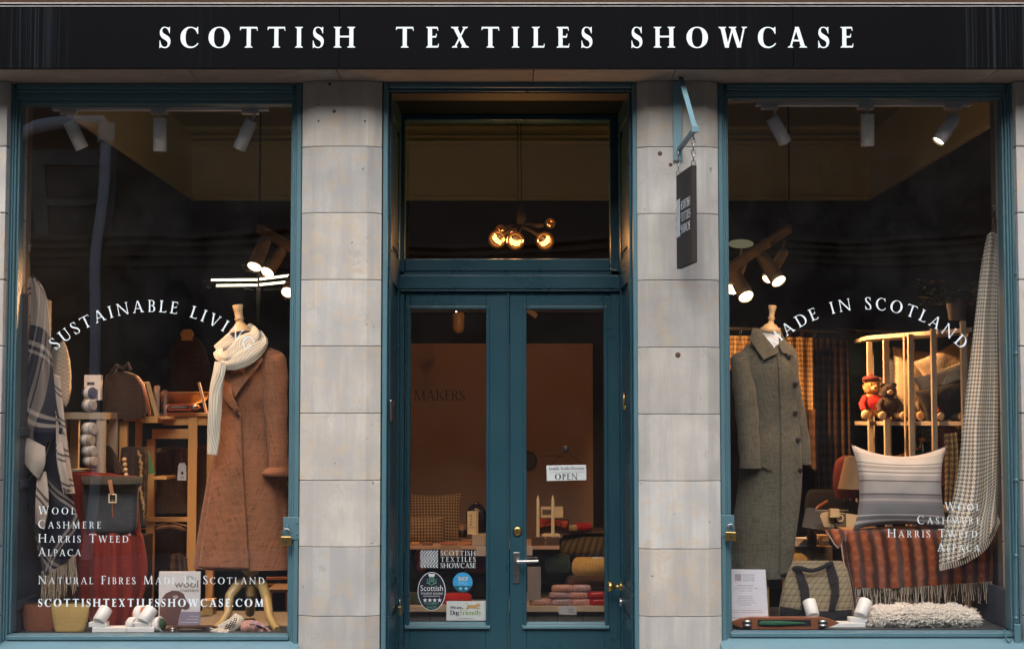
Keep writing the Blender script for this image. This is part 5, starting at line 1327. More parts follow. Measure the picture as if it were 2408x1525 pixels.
# clothes rail with jackets and price tag
def jacket(px0, px1, py0, py1, y, mat, lab, lap=True):
    t = thing('jacket', lab, 'jacket', P((px0+px1)/2, py1, y), 'jackets on the pine clothes rail'); w_ = px1-px0; m = (px0+px1)/2
    b, s2 = loft('body', [(py0, m-w_*.12, m+w_*.12, .5, y), (py0+6, m-w_*.38, m+w_*.38, .5, y), (py0+22, m-w_*.5, m+w_*.5, .45, y), ((py0+py1)/2, m-w_*.42, m+w_*.42, .45, y), (py1, m-w_*.46, m+w_*.46, .45, y)], mat, t, n=24, nv=24, pleat=lambda v, th: .04*v*math.sin(5*th))
    h = py1-py0
    if lap:
        drape('lapel', [(m-w_*.10, py0+4), (m-w_*.25, py0+h*.16), (m-w_*.18, py0+h*.30), (m+w_*.03, py0+h*.5), (m-w_*.02, py0+h*.2)], s2, mat, t, off=.012, cuts=3)
        drape('lapel', [(m+w_*.10, py0+4), (m+w_*.27, py0+h*.16), (m+w_*.20, py0+h*.30), (m+w_*.04, py0+h*.5), (m+w_*.04, py0+h*.2)], s2, mat, t, off=.012, cuts=3)
    sleeve('sleeve', [(m-w_*.42, py0+14, y, 11), (m-w_*.50, py0+h*.3, y, 12), (m-w_*.48, py0+h*.7, y-.02, 10)], mat, t, n=12)
    sleeve('sleeve', [(m+w_*.42, py0+14, y, 11), (m+w_*.50, py0+h*.3, y, 12), (m+w_*.48, py0+h*.7, y-.02, 10)], mat, t, n=12)
    mb = MB(); q = P(m, py0-4, y); mb.tube([q+Vector((-.16, 0, -.04)), q, q+Vector((.16, 0, -.04))], .008, 6); mb.tube([q, q+Vector((0, 0, .03)), q+Vector((.015, 0, .045))], .003, 6); mb.build('hanger', M['darkwood'], t)
jacket(362, 450, 1052, 1205, 1.55, M['tweed_brown'], 'brown tweed jacket with the pale price tag hanging under the pine table')
jacket(455, 520, 1050, 1335, 1.6, M['tweed_brown'], 'brown tweed coat hanging between the pine table leg and the rust coat')
jacket(362, 440, 1232, 1390, 1.6, M['tweed_dark'], 'dark jacket hanging lower beneath the pine rung', False)
t = thing('price_tag', 'cream paper price tag hanging in front of the brown tweed jacket', 'tag', P(428, 1130, 1.35))
MB().add([P(a, b, 1.36) for a, b in ((422, 1088), (434, 1087), (438, 1095), (438, 1129), (417, 1128), (419, 1095))], [(0, 5, 4, 3, 2, 1)]).build('card', M['offwhite'], t, solid=.001)
mb = MB(); mb.pbox(424, 1121, 433, 1122.5, 1.357, 1.3575); mb.pbox(426, 1108, 431, 1115, 1.357, 1.3575); mb.build('print', dk, t)
mb = MB(); mb.tube([P(428, 1088, 1.355), P(424, 1068, 1.36), P(430, 1052, 1.38)], .0015, 5); mb.build('string', P3('red_string', (.4, .03, .02)), t)
# draped scarves beside bag
t = thing('blanket_stack', 'fringed brown blankets draped over a rail behind the grey satchel', 'blanket', P(320, 1200, 1.0))
cloth('cloth', [[(286, 1052), (305, 1049), (330, 1052)], [(284, 1090), (306, 1092), (338, 1100)], [(288, 1140), (312, 1150), (345, 1160)], [(296, 1200), (320, 1230), (345, 1240)]], .95, M['tweed_dark'], t, folds=2, amp=.02)
cloth('edge_band', [[(325, 1050), (345, 1050)], [(332, 1090), (348, 1090)], [(338, 1150), (346, 1150)], [(334, 1230), (344, 1240)]], .9, M['curtain_dark'], t, folds=1, amp=.01)
mb = MB(); rnd = random.Random(4)
for i in range(46):
    v = i/45; mb.ball(P(326+v*14+math.sin(v*9)*3 + rnd.uniform(-2, 2), 1060+v*165, .9), .008*rnd.uniform(.7, 1.2), n=6)
mb.build('bobble_trim', P3('tan_bobble', (.34, .22, .10), .95), t, kind='stuff')
t = thing('tweed_caps', 'dark tweed cloths piled beside the yarn stool', 'cloth', P(265, 1110, .95))
cloth('cloth', [[(243, 1048), (258, 1052), (268, 1070)], [(243, 1080), (262, 1085), (280, 1100)], [(243, 1110), (265, 1112), (288, 1112)]], .9, M['tweed_dark'], t, folds=1, amp=.03)
cloth('cloth', [[(250, 1045), (262, 1052), (276, 1075)], [(262, 1070), (275, 1085), (286, 1100)], [(270, 1100), (282, 1105), (292, 1112)]], .93, M['tweed_brown'], t, folds=1, amp=.02)
BEADS = thing('bead_string', 'short string of turned wooden beads beside the grey satchel', 'beads', P(294, 1125, .85))
for i in range(4): MB().ball(P(292+i*1.5, 1080+i*12, .85), .012, n=10).build('bead', M['oak'], BEADS)
MB().add([P(a, b, 1.0) for a, b in ((348, 1058), (358, 1090), (366, 1112), (344, 1115), (345, 1080))], [(0, 4, 3, 2, 1)]).build('green_cloth', P3('green_felt', (.10, .24, .08), .9), None, solid=.004, label='small triangle of green cloth beside the fringed brown blankets', cat='cloth')
MB().add([P(a, b, 1.0) for a, b in ((247, 992), (258, 998), (270, 1062), (246, 1040))], [(0, 3, 2, 1)]).build('card_sheet', P3('lit_card', (.65, .5, .3), .9), None, solid=.003, label='pale card sheet leaning right of the yarn stool', cat='card')
# red throw over box
t = thing('red_throw', 'brick red wool throw draped over a plinth under the grey satchel', 'throw', P(250, 1480, .45))
cloth('drape', [[(170, 1112), (205, 1112), (240, 1116), (320, 1118)], [(160, 1200, -.01), (200, 1210), (260, 1240), (330, 1245)], [(166, 1262, -.02), (220, 1258, -.05), (290, 1258, -.05), (336, 1262)], [(162, 1330, -.03), (220, 1330, -.07), (290, 1330, -.07), (346, 1330)], [(175, 1400, -.03), (220, 1410, -.07), (290, 1410, -.07), (340, 1385)], [(205, 1450, -.03), (230, 1480, -.06), (285, 1484, -.06), (315, 1460)]], .50, M['wool_red'], t, folds=5, amp=.022, seed=8, nu=70)
cloth('back_drape', [[(155, 1110), (200, 1108), (250, 1112), (300, 1118)], [(152, 1160), (200, 1160), (250, 1165), (300, 1170)], [(158, 1240), (200, 1250), (250, 1255), (300, 1260)]], .56, M['wool_red'], t, folds=2, amp=.02, seed=9)
MB().pbox(182, 1262, 326, 1488, .54, .8).build('plinth', M['black'], t)
# grey roll-top satchel
t = thing('satchel', 'grey felt roll top satchel with tan leather buckle strap on the red throw', 'bag', P(262, 1254, .45))
bag, sb_ = loft('body', [(1128, 198, 326, .22, .47), (1150, 196, 325, .28, .47), (1190, 198, 324, .34, .47), (1230, 202, 322, .36, .47), (1248, 210, 316, .34, .47), (1254, 226, 306, .25, .47)], M['felt_grey'], t, n=40, nv=30, kk=3.2)
drape('flap', [(194, 1124), (262, 1122), (334, 1123), (333, 1140), (325, 1146), (300, 1150), (262, 1156), (225, 1152), (200, 1147), (193, 1138)], lambda a, b: sb_(min(max(a, 199), 323), 1150), M['flap'], t, off=.014, thick=.012)
cloth('fold_roll', [[(193, 1120), (262, 1119), (334, 1121)], [(192, 1128, -.02), (262, 1129, -.02), (335, 1128, -.02)], [(198, 1138, -.03), (262, 1139, -.03), (330, 1137, -.03)]], .40, M['flap'], t, solid=.006)
MB().bar(P(258, 1128, .335), P(264, 1162, .33), .026, .005).build('strap', P3('pale_leather', (.42, .20, .11), .45), t, bevel=.001)
MB().bar(P(265, 1174, .345), P(266, 1216, .345), .022, .005).build('strap', M['leather'], t, bevel=.001)
mb = MB(); c = P(265, 1171, .33)
for dx, dz, sx, sz in ((-.016, 0, .005, .040), (.016, 0, .005, .040), (0, .018, .036, .005), (0, -.018, .036, .005)): mb.box(c.x+dx-sx/2, c.x+dx+sx/2, c.y-.004, c.y+.002, c.z+dz-sz/2, c.z+dz+sz/2)
mb.build('buckle', P3('pale_brass', (.75, .6, .38), .25), t, bevel=.001)
# foreground: pouches, spotlight uplighters, yarn balls, shuttle, book, gloves
def pouch(px0, px1, py0, py1, y, mat, lab):
    t = thing('pouch', lab, 'pouch', P((px0+px1)/2, py1, y), 'zipped pouches on the left window floor'); a = (px1-px0)
    loft('body', [(py0, px0+2, px1-2, .04, y), (py0+4, px0, px1, .08, y), (py0+(py1-py0)*.4, px0+2, px1-3, .22, y), (py1-12, px0+7, px1-8, .36, y), (py1-3, px0+10, px1-12, .38, y), (py1, px0+16, px1-18, .30, y)], mat, t, n=32, nv=24, kk=3)
    MB().bar(P(px0+3, py0, y-.004), P(px1-3, py0, y-.004), .006, .006).build('zip', M['brass'], t)
pouch(50, 144, 1417, 1485, .26, M['felt_tan'], 'tan brown zipped pouch in the bottom left corner of the left window')
pouch(121, 211, 1416, 1486, .215, M['felt_yellow'], 'mustard zipped pouch beside the tan one on the left window floor')
def uplighter(pts, base, y, lab, label):
    t = thing('uplighter', label, 'lamp', P((base[0]+base[1])/2, base[3], y)); r = .030
    MB().pbox(base[0], base[2], base[1], base[3], y, y+.07).build('base', M['white'], t, bevel=.003)
    for (x0, y0_, x1, y1_) in pts:
        p, q = P(x0, y0_, y+.01), P(x1, y1_, y+.05); ax = q-p; L = ax.length; ax.normalize()
        MB().pbox(x0-24 if x1 > x0 else x0-18, base[2]-12, x0+18, base[2]-.5, y+.005, y+.06).build('gimbal', M['white'], t, bevel=.003)
        MB().lathe(p, [(r*.9, 0), (r, .004), (r, L-.004), (r*.97, L)], 28, axis=ax).build('lamp_body', M['white'], t)
uplighter([(232, 1461, 250, 1430)], (216, 296, 1474, 1486), .20, 0, 'white twin uplighter with a tilted cylinder head beside the mustard pouch')
uplighter([(336, 1462, 357, 1430)], (297, 362, 1474, 1486), .20, 0, 'white uplighter with tilted cylinder head in front of the yarn balls')
def ball_yarn(px, py, r, y, col, lab, tilt):
    t = thing('yarn_ball', lab, 'yarn', P(px, py+r, y), 'yarn balls by the book'); k = 1/M1(y)
    MB().ball(P(px, py, y), r*k*1.1, r*k*.9, r*k, n=20).build('wool', P3('ball_%02d' % int(sum(col)*40), col, .95), t)
    MB().lathe(P(px-7, py, y), [(r*k*.99, 0), (r*k*1.03, .002), (r*k*1.05, .03), (r*k*.99, .032)], 24, axis=(1, -.35, tilt)).build('paper_band', M['offwhite'], t)
    p = P(px+2, py+3, y-r*k-.004); MB().torus(p, .005, .0012, n=12, k=4).build('print_mark', dk, t)
ball_yarn(330, 1443, 19, .27, (.45, .09, .03), 'orange red yarn ball with white band on top of the others by the book', .1)
ball_yarn(312, 1466, 16, .24, (.62, .60, .62), 'pale yarn ball with white band low behind the white uplighter base', 0)
ball_yarn(372, 1468, 17, .25, (.03, .07, .03), 'dark green yarn ball between the uplighter and the book', .2)
t = thing('book', 'white booklet titled Why wool matters with a brown sheep on its cover', 'book', P(422, 1482, .30))
yb_ = .30
MB().pbox(374, 1343, 470, 1470, yb_, yb_+.012).build('cover', P3('book_white', (.66, .64, .63)), t, bevel=.001)
yy = yb_-.0004
MB().pbox(375, 1437, 469.5, 1469.5, yy, yy+.0003).build('cover_band', P3('mauve_print', (.28, .24, .32)), t)
brn = P3('sheep_brown', (.12, .06, .055))
mb = MB()
sh_ = [(375, 1469), (375, 1430), (381, 1405), (390, 1394), (405, 1387), (420, 1388), (432, 1395), (438, 1410), (447, 1422), (444, 1430), (436, 1433), (428, 1430), (424, 1440), (420, 1455), (418, 1469)]
mb.add([P(a, b, yy-.0006) for a, b in sh_], [tuple(reversed(range(len(sh_))))]); mb.build('sheep_print', brn, t)
mb = MB(); mb.add([P(a, b, yy-.0010) for a, b in ((405, 1400), (416, 1398), (420, 1404), (412, 1408))], [(0, 3, 2, 1)]); mb.tube([P(421, 1469, yy-.001), P(424, 1450, yy-.001), P(428, 1436, yy-.001)], .0018, 4); mb.build('sheep_highlight', P3('sheep_pale', (.4, .33, .32)), t)
gt = P3('khaki_print', (.20, .17, .13))
text_sans('lettering', 'Why', 438, 1362, 9, yb_-.0006, gt, t, px1=461)
text_sans('lettering', 'wool', 410, 1380, 16, yb_-.0006, gt, t, px1=466, bold=.01)
text_sans('lettering', 'matters', 424, 1390, 8, yb_-.0006, gt, t, px1=467)
for s, b in (('Natural', 1449), ('renewable', 1456), ('biodegradable', 1463)): text_sans('lettering', s, 468-len(s)*3.2, b, 3.2, yb_-.0008, M['offwhite'], t, px1=467)
t = thing('shuttle', 'dark brown wooden shuttle lying on the left window floor in front of the book', 'shuttle', P(450, 1484, .22))
shuttle(t, 388, 520, 1478, 17, .24, M['darkwood'], P3('yarn_dim', (.10, .07, .05), .9))
t = thing('gloves', 'cream patterned knitted gloves lying by the tripod foot in the left window', 'gloves', P(555, 1484, .25))
band('palm', [(516, 1482, .22, 14), (535, 1474, .23, 16), (552, 1462, .26, 15), (562, 1448, .30, 14)], M['knit'], t, n=16, flat=.35, m=16)
for i, (a, b) in enumerate(((500, 1484), (510, 1488), (520, 1489), (530, 1488))): band('finger', [(520+i*5, 1480, .215, 6), ((a+520+i*5)/2, (b+1480)/2, .20, 6), (a, b, .195, 5)], M['knit'], t, n=10, flat=.6, m=8)
mb = MB()
for i in range(3):
    for j in range(4): mb.torus(P(528+i*10+j*2, 1478-i*7-j*5+6, .205+.01*i), .005, .0016, n=8, k=4)
mb.build('pattern_motif', M['black_wool'], t)
t = thing('gloves', 'pink and grey patterned gloves lying under the tripod foot in the left window', 'gloves', P(600, 1484, .25))
cloth('palm', [[(568, 1462, .05), (590, 1458, .05), (618, 1466, .04), (630, 1478, 0)], [(566, 1474), (590, 1470, -.02), (618, 1476), (636, 1484)], [(570, 1487), (592, 1489), (615, 1489), (640, 1489)]], .24, M['pink_wool'], t, folds=4, amp=.008, solid=.008)
cloth('pattern_band', [[(588, 1459, .04), (604, 1461, .04), (622, 1468, .03)], [(586, 1466), (604, 1468), (626, 1476)]], .215, M['lilac_wool'], t, folds=3, amp=.004, solid=.003)
# chair behind, tags and floor clutter
t = thing('wooden_chair', 'dim brown wooden chair behind the dress form foot', 'chair', P(665, 1470, 1.0))
MB().pbox(628, 1385, 690, 1392, 1.0, 1.3).build('seat', M['darkwood'], t); MB().pbox(676, 1340, 683, 1480, 1.28, 1.31).build('leg', M['cherry'], t)
for a in (632, 672): MB().pbox(a, 1393, a+7, 1478, 1.0, 1.03).build('leg', M['cherry'], t)
MB().pbox(626, 1356, 690, 1362, 1.28, 1.3).build('backrest', M['cherry'], t); MB().pbox(626, 1372, 690, 1376, 1.28, 1.3).build('backrest', M['cherry'], t)
t = thing('card_box', 'small ochre boxes low behind the booklet in the left window', 'box', P(490, 1470, .8)); MB().pbox(476, 1410, 500, 1478, .8, .9).build('box', M['gold_wood'], t, bevel=.001)
t = thing('red_cloth_roll', 'folded red patterned cloth glimpsed between the red throw and the booklet', 'cloth', P(425, 1340, .95))
cloth('cloth', [[(400, 1305), (420, 1300), (440, 1312)], [(398, 1330), (425, 1335), (442, 1340)], [(395, 1400), (425, 1410), (460, 1415)]], .95, M['curtain_dark'], t, folds=3, amp=.02)

# ================================================================== RIGHT WINDOW DISPLAY
y = .55
t = thing('dress_form', 'white dress form with turned beech neck wearing the grey green coat in the right window', 'mannequin', P(1812, 1340, .55))
MB().lathe(P(1812, 838, .56), [(.075, 0), (.062, .05), (.052, .08), (.048, .115), (.047, .135)], 28, sy=.8).build('neck_cover', P3('white_jersey', (.72, .70, .70), .9), t)
MB().lathe(P(1811, 782, .56), [(.046, 0), (.048, .008), (.046, .02), (.034, .028), (.030, .036), (.014, .045), (.012, .06), (.018, .07), (.012, .078), (.014, .10), (.020, .125), (.018, .13)], 24, axis=(.10, 0, 1)).build('neck_finial', M['oak'], t)
MB().lathe(P(1800, 1500, .55), [(.02, 0), (.02, .5)], 12).build('stand_pole', M['gold_wood'], t)
def pl2(v, th):
    k = max(0, (v-.3)/.7); return .03*k*math.sin(th*6+.4) + .012*math.sin(th*11+v*3)
coat2, s2 = loft('green_coat', [(796, 1786, 1842, .5, .58), (806, 1764, 1856, .5, .57), (822, 1746, 1870, .55, .57), (845, 1732, 1876, .6, .57), (880, 1732, 1876, .66, .57), (940, 1742, 1872, .66, .57), (1000, 1752, 1878, .62, .57), (1060, 1744, 1884, .62, .57), (1150, 1735, 1884, .60, .57), (1250, 1722, 1872, .60, .57), (1357, 1712, 1856, .60, .57)],
                M['tweed_green'], pleat=pl2, label='long grey green tweed coat with dark buttons on the dress form in the right window', cat='coat')
_, _ = loft('collar_stand', [(773, 1772, 1836, .45, .66), (790, 1768, 1842, .5, .65), (812, 1762, 1850, .5, .62)], M['tweed_green'], coat2, n=24, nv=10)
drape('collar', [(1770, 771), (1786, 773), (1803, 796), (1830, 826), (1829, 830), (1796, 846), (1778, 822), (1763, 800)], lambda a, b: s2(a, 835)-.0+ (835-b)*.0007, M['tweed_green'], coat2, off=.022, thick=.008)
drape('collar', [(1831, 788), (1840, 800), (1856, 824), (1870, 843), (1858, 834), (1838, 829), (1832, 812)], lambda a, b: s2(min(a, 1858), 835) + (835-b)*.0007, M['tweed_green'], coat2, off=.020, thick=.008)
drape('front_panel', [(1829, 832), (1856, 838), (1876, 900), (1874, 960), (1881, 1040), (1884, 1110), (1872, 1250), (1850, 1350), (1835, 1352), (1836, 1200), (1836, 1000), (1832, 900)], lambda a, b: s2(min(a, 1862), b), M['tweed_green'], coat2, off=.007, thick=.004, cuts=4)
drape('pocket_welt', [(1786, 1010), (1793, 1008), (1813, 1016), (1815, 1102), (1808, 1106), (1787, 1092)], s2, M['tweed_green'], coat2, off=.012, thick=.006, cuts=3)
for bx, by in ((1854, 838), (1870, 902), (1870, 970), (1877, 1033), (1882, 1105)):
    q = P(bx, by, s2(min(bx, 1862), by)-.014); MB().lathe(q, [(.012, 0), (.012, .004), (.008, .0055)], 14, axis=(0,-1,0)).build('button', P3('black_button', (.012, .012, .014), .35), coat2)
sleeve('sleeve', [(1752, 826, .55, 10), (1744, 836, .54, 22), (1743, 860, .52, 25), (1752, 930, .50, 27), (1758, 1000, .49, 26), (1762, 1060, .48, 25), (1764, 1100, .48, 26)], M['tweed_green'], coat2, kfold=1)
sleeve('sleeve', [(1866, 880, .60, 10), (1872, 940, .60, 16), (1884, 1020, .60, 18), (1890, 1092, .60, 18)], M['tweed_green'], coat2, kfold=1)
# curtains behind, dark wall hangings
t = thing('curtain', 'pale yellow houndstooth curtain hanging behind the grey green coat', 'curtain', P(1850, 1480, 2.4))
mb = MB(); mb.tube([P(1700, 772, 2.4), P(2010, 780, 2.5)], .012, 8); mb.build('curtain_rail', M['black'], t)
cloth('panel', [[(1700, 790), (1735, 789), (1775, 790)], [(1700, 830), (1735, 832), (1776, 832)], [(1698, 868), (1735, 870), (1775, 870)]], 2.42, M['curtain'], t, folds=4, amp=.04, nv=20)
cloth('panel', [[(1830, 793), (1865, 792), (1912, 793)], [(1830, 900), (1870, 905), (1914, 908)], [(1832, 1000), (1875, 1000), (1916, 1003)]], 2.42, M['curtain'], t, folds=4, amp=.04, nv=20)
cloth('lower_panel', [[(1862, 960), (1885, 962), (1918, 962)], [(1864, 1000), (1888, 1005), (1920, 1010)], [(1866, 1080), (1890, 1090), (1922, 1110)]], 2.38, M['curtain_dark'], t, folds=3, amp=.03, nv=20)
t = thing('curtain', 'dark brown checked curtain hanging between the coat and the green picture', 'curtain', P(1960, 1480, 2.6))
cloth('panel', [[(1912, 792), (1950, 794), (1995, 800)], [(1914, 960), (1955, 960), (2000, 962)], [(1916, 1180), (1958, 1180), (2004, 1180)]], 2.6, M['curtain_dark'], t, folds=6, amp=.05, nv=24)
for i in range(8): MB().torus(P(1712+i*29, 780+i*.8, 2.4), .018, .003, axis=(1, .2, 0), n=12, k=5).build('curtain_ring', M['darksteel'], t)
t = thing('picture', 'dim green and teal framed picture on the back wall beyond the shelf rack', 'picture', P(2070, 960, 3.6))
MB().pbox(1972, 776, 2150, 1096, 3.6, 3.63).build('board', P3('dark_teal_board', (.010, .022, .022), .6), t)
MB().pbox(1984, 800, 2100, 960, 3.59, 3.598).build('print', P3('dark_green_print', (.012, .045, .018), .6), t)
mb = MB(); mb.tube([P(1970, 775, 3.58), P(2115, 781, 3.58)], .008, 6); mb.build('top_rail', P3('grey_trim', (.25, .24, .22)), t)
MB().ball(P(2030, 890, 3.585), .10, .008, .07).build('shape_print', P3('olive_print', (.03, .06, .02)), t); 
# slatted shelf rack
t = thing('shelf_rack', 'tall pale birch shelf rack of uprights behind the striped cushion', 'shelf', P(2150, 1480, 1.4))
ups = [(2042, 2058, 1.95, 801), (2080, 2098, 1.75, 796), (2128, 2135, 1.60, 781), (2138, 2156, 1.56, 783), (2192, 2210, 1.38, 770), (2262, 2282, 1.18, 752)]
def shelf_line(mb, pa, pb, th, dp):
    a, b = Vector(pa), Vector(pb); mb.bar(a, b, dp, th)
for a, b, y, top in ups: MB().pbox(a-2, top+2, b+3, 1480, y, y+.03).build('upright', M['pineg'], t, bevel=.0015)
for a, b, y, top in ups[:5]: MB().pbox(a+4, top+20, b+6, 1480, y+.42, y+.45).build('upright', M['pineg'], t, bevel=.0015)
zt_ = P(2042, 803, 1.95).z; zm_ = P(2042, 990, 1.95).z; zl_ = P(2042, 1180, 1.95).z
a0, a1 = P(2040, 805, 1.95), P(2285, 752, 1.16)
for nm, z0 in (('top_board', (a0.z + a1.z)/2), ('shelf', zm_), ('shelf', zl_)):
    vs = [(a0.x, a0.y-.004, z0), (a1.x, a1.y-.004, z0), (a1.x+.02, a1.y+.45, z0), (a0.x+.02, a0.y+.45, z0)]; vs += [(x, yy, z-.022) for x, yy, z in vs]
    MB().add(vs, [(0,1,2,3), (7,6,5,4), (0,4,5,1), (1,5,6,2), (2,6,7,3), (3,7,4,0)]).build(nm, M['pineg'], t, bevel=.0015)
# cushions in the rack
pillow('cushion', P(2118, 925, 2.2), .30, .38, .14, M['felt_grey'], rot=(0, .35, .5), label='slanting grey brown cushion leaning in the middle bay of the shelf rack', cat='cushion')
pillow('cushion', P(2172, 905, 2.0), .38, .42, .16, M['lambswool'], rot=(0, .05, .1), label='large fawn cushion on the middle shelf of the rack', cat='cushion')
pillow('cushion', P(2250, 880, 1.62), .34, .34, .14, M['lambswool'], rot=(0, -.5, -.2), label='fawn cushion tipped over at the right end of the rack', cat='cushion')
pillow('cushion', P(2232, 910, 1.55), .32, .22, .12, M['cream_cloth'], rot=(0, -.35, -.2), label='cream patterned cushion lying under the tipped fawn cushion', cat='cushion')
pillow('cushion', P(2238, 940, 1.5), .34, .20, .14, M['black_wool'], rot=(0, -.3, -.2), label='black cushion below the cream patterned cushion in the rack', cat='cushion')
# teddy
def teddy(px, py, y, sc, fur, cl, hat, lab):
    t = thing('teddy_bear', lab, 'soft toy', P(px, py, y)); b = P(px, py, y)
    o = lambda x, yy, z: b + Vector((x, yy, z))*sc
    m = MB(); m.ball(o(0, 0, .10), .062*sc, .05*sc, .075*sc); m.ball(o(0, -.005, .205), .052*sc, .05*sc, .048*sc); m.fuzz(o(0, 0, .10), .062*sc, .05*sc, .075*sc, 500, .010*sc, 1); m.fuzz(o(0, -.005, .205), .052*sc, .05*sc, .048*sc, 700, .010*sc, 2); m.build('body', fur, t)
    MB().ball(o(0, -.052, .195), .022*sc, .02*sc, .018*sc, n=10).build('muzzle', P3('pale_fur', (.62, .42, .22), .95), t)
    MB().ball(o(0, -.070, .20), .007*sc, n=8).build('nose', M['black'], t)
    for s in (-1, 1):
        MB().ball(o(s*.043, 0, .245), .018*sc, .012*sc, .018*sc, n=10).build('ear', fur, t)
        MB().tube([o(s*.045, -.01, .14), o(s*.075, -.04, .10), o(s*.07, -.06, .065)], .02*sc, 8, rs=[.022*sc, .021*sc, .019*sc]).build('arm', cl, t)
        MB().tube([o(s*.035, -.02, .04), o(s*.06, -.07, .03), o(s*.07, -.10, .03)], .026*sc, 8, rs=[.028*sc, .027*sc, .026*sc]).build('leg', fur, t)
        MB().ball(o(s*.072, -.115, .035), .027*sc, .014*sc, .030*sc, n=10).build('foot', P3('pale_fur', (.62, .42, .22), .95), t)
        MB().ball(o(s*.018, -.047, .218), .005*sc, n=6).build('eye', M['black'], t)
    MB().ball(o(.003, -.004, .105), .066*sc, .055*sc, .058*sc).fuzz(o(.003, -.004, .105), .066*sc, .055*sc, .058*sc, 500, .006*sc, 3).build('jumper', cl, t)
    if hat: MB().ball(o(-.01, -.005, .252), .055*sc, .05*sc, .022*sc).build('beret', hat, t); MB().ball(o(-.01, -.005, .275), .012*sc, n=8).build('bobble', cl, t)
teddy(2053, 988, 1.95, .92, P3('golden_fur', (.45, .26, .10), .95), P3('red_knit', (.42, .015, .012), .95), P3('black_red_felt', (.10, .012, .012), .95), 'golden teddy bear in red jumper and beret at the left of the rack')
teddy(2090, 989, 1.75, .8, P3('brown_fur', (.07, .045, .03), .95), P3('dark_brown_fur', (.045, .03, .02), .95), None, 'dark brown soft toy slumped beside the golden teddy bear')
teddy(2180, 990, 1.75, .85, P3('fawn_fur', (.28, .19, .11), .95), M['tote'], None, 'fawn soft toy in a checked coat on the middle shelf of the rack')
teddy(2226, 990, 1.5, .75, P3('grey_fur', (.09, .08, .07), .95), P3('orange_knit', (.35, .06, .02), .95), None, 'grey soft toy with an orange jumper right of the fawn soft toy')
# things seen between lower uprights
t = thing('bottle_lamp', 'dark green bottle with a gilt neck under the middle shelf', 'bottle', P(2170, 1130, 1.75))
MB().lathe(P(2172, 1115, 1.75), [(.04, 0), (.045, .02), (.045, .13), (.02, .18), (.018, .24), (.022, .25)], 18).build('glass_body', P3('bottle_green', (.01, .03, .02), .15), t)
MB().lathe(P(2172, 1037, 1.75), [(.026, 0), (.03, .012), (.026, .02)], 14).build('gilt_neck', M['brass'], t)
t = thing('folder', 'red folder upright under the middle shelf of the rack', 'folder', P(2230, 1130, 1.6)); MB().obox(P(2222, 1070, 1.6), .05, .12, .32, (0, .1, 0)).build('cover', P3('dull_red', (.14, .02, .015)), t, bevel=.002)
cloth('checked_cloth', [[(2162, 1010), (2205, 1006), (2262, 1000)], [(2168, 1060), (2210, 1062), (2262, 1062)], [(2172, 1120), (2215, 1122), (2262, 1124)]], 1.75, M['curtain'], None, folds=4, amp=.03, nv=24, label='yellow checked cloth hung inside the rack under the middle shelf', cat='cloth')
cloth('ochre_throw', [[(2220, 1020), (2235, 1018), (2250, 1016)], [(2222, 1100), (2238, 1100), (2254, 1100)], [(2222, 1190), (2232, 1190), (2240, 1195)]], 1.05, M['curtain'], None, folds=3, amp=.02, nv=24, label='narrow ochre throw hanging between the striped cushion and the houndstooth throw', cat='throw')
MB().bar(P(2105, 1075, 1.8), P(2165, 1052, 1.7), .012, .012).build('knitting_needle', M['cherry'], None, label='reddish wooden stick lying on the low shelf of the rack', cat='stick')
# plant on top shelf
t = thing('pot_plant', 'leafy dark plant in a grey pot on top of the shelf rack', 'plant', P(2248, 752, 1.3))
MB().lathe(P(2250, 752, 1.35), [(.042, 0), (.055, .10), (.055, .115), (.05, .115)], 20).build('pot', P3('grey_pot', (.16, .14, .13)), t)
mb = MB(); rnd = random.Random(11); c0 = P(2248, 705, 1.35)
for i in range(170):
    a, e = rnd.uniform(0, 2*PI), rnd.uniform(-.25, 1.3); r = rnd.uniform(.04, .17); p = c0 + Vector((r*math.cos(a)*1.05-.03, r*math.sin(a)*.7, r*math.sin(e)*.75))
    R_ = Matrix.Rotation(rnd.uniform(0, 6), 3, 'Z') @ Matrix.Rotation(rnd.uniform(-1, 1), 3, 'X'); s = rnd.uniform(.016, .032)
    mb.add([p + R_ @ Vector(v)*s for v in ((-1, 0, 0), (-.3, .6, .1), (.9, .1, 0), (-.2, -.6, .1))], [(0, 3, 2, 1)])
mb.build('leaves', P3('dark_leaf', (.03, .045, .02), .6), t, kind='stuff')
# houndstooth throw
t = thing('hanging_throw', 'grey and cream houndstooth throw hanging at the right edge of the right window', 'throw', P(2290, 1325, .33))
cloth('cloth', [[(2322, 552), (2332, 546), (2342, 550), (2348, 560)], [(2306, 640), (2325, 640), (2340, 640), (2351, 645)], [(2292, 760), (2316, 760), (2336, 760), (2353, 760)], [(2278, 880), (2310, 880), (2336, 880), (2356, 880)], [(2265, 1000), (2300, 1000), (2334, 1000), (2358, 1000)], [(2255, 1100), (2298, 1100), (2332, 1090), (2356, 1080)], [(2240, 1180), (2290, 1185), (2330, 1160), (2352, 1130)], [(2215, 1265), (2268, 1258), (2320, 1225), (2350, 1180)], [(2209, 1328), (2262, 1312), (2316, 1275), (2346, 1215)]],
      .33, M['hound'], t, folds=2.2, amp=.030, nv=110, nu=50, seed=2, wr=.006)
rnd = random.Random(2); mb = MB()
for i in range(34):
    v = i/33; a = spline([(2209, 1328), (2262, 1313), (2316, 1276), (2346, 1216)], 33)[i]; p = P(a[0], a[1]-3, .325); mb.tube([p, p+Vector((.004+.006*v, 0, -.030))], .0032, 5)
mb.build('fringe', P3('cream_fringe', (.52, .46, .38), .95), t, kind='stuff')
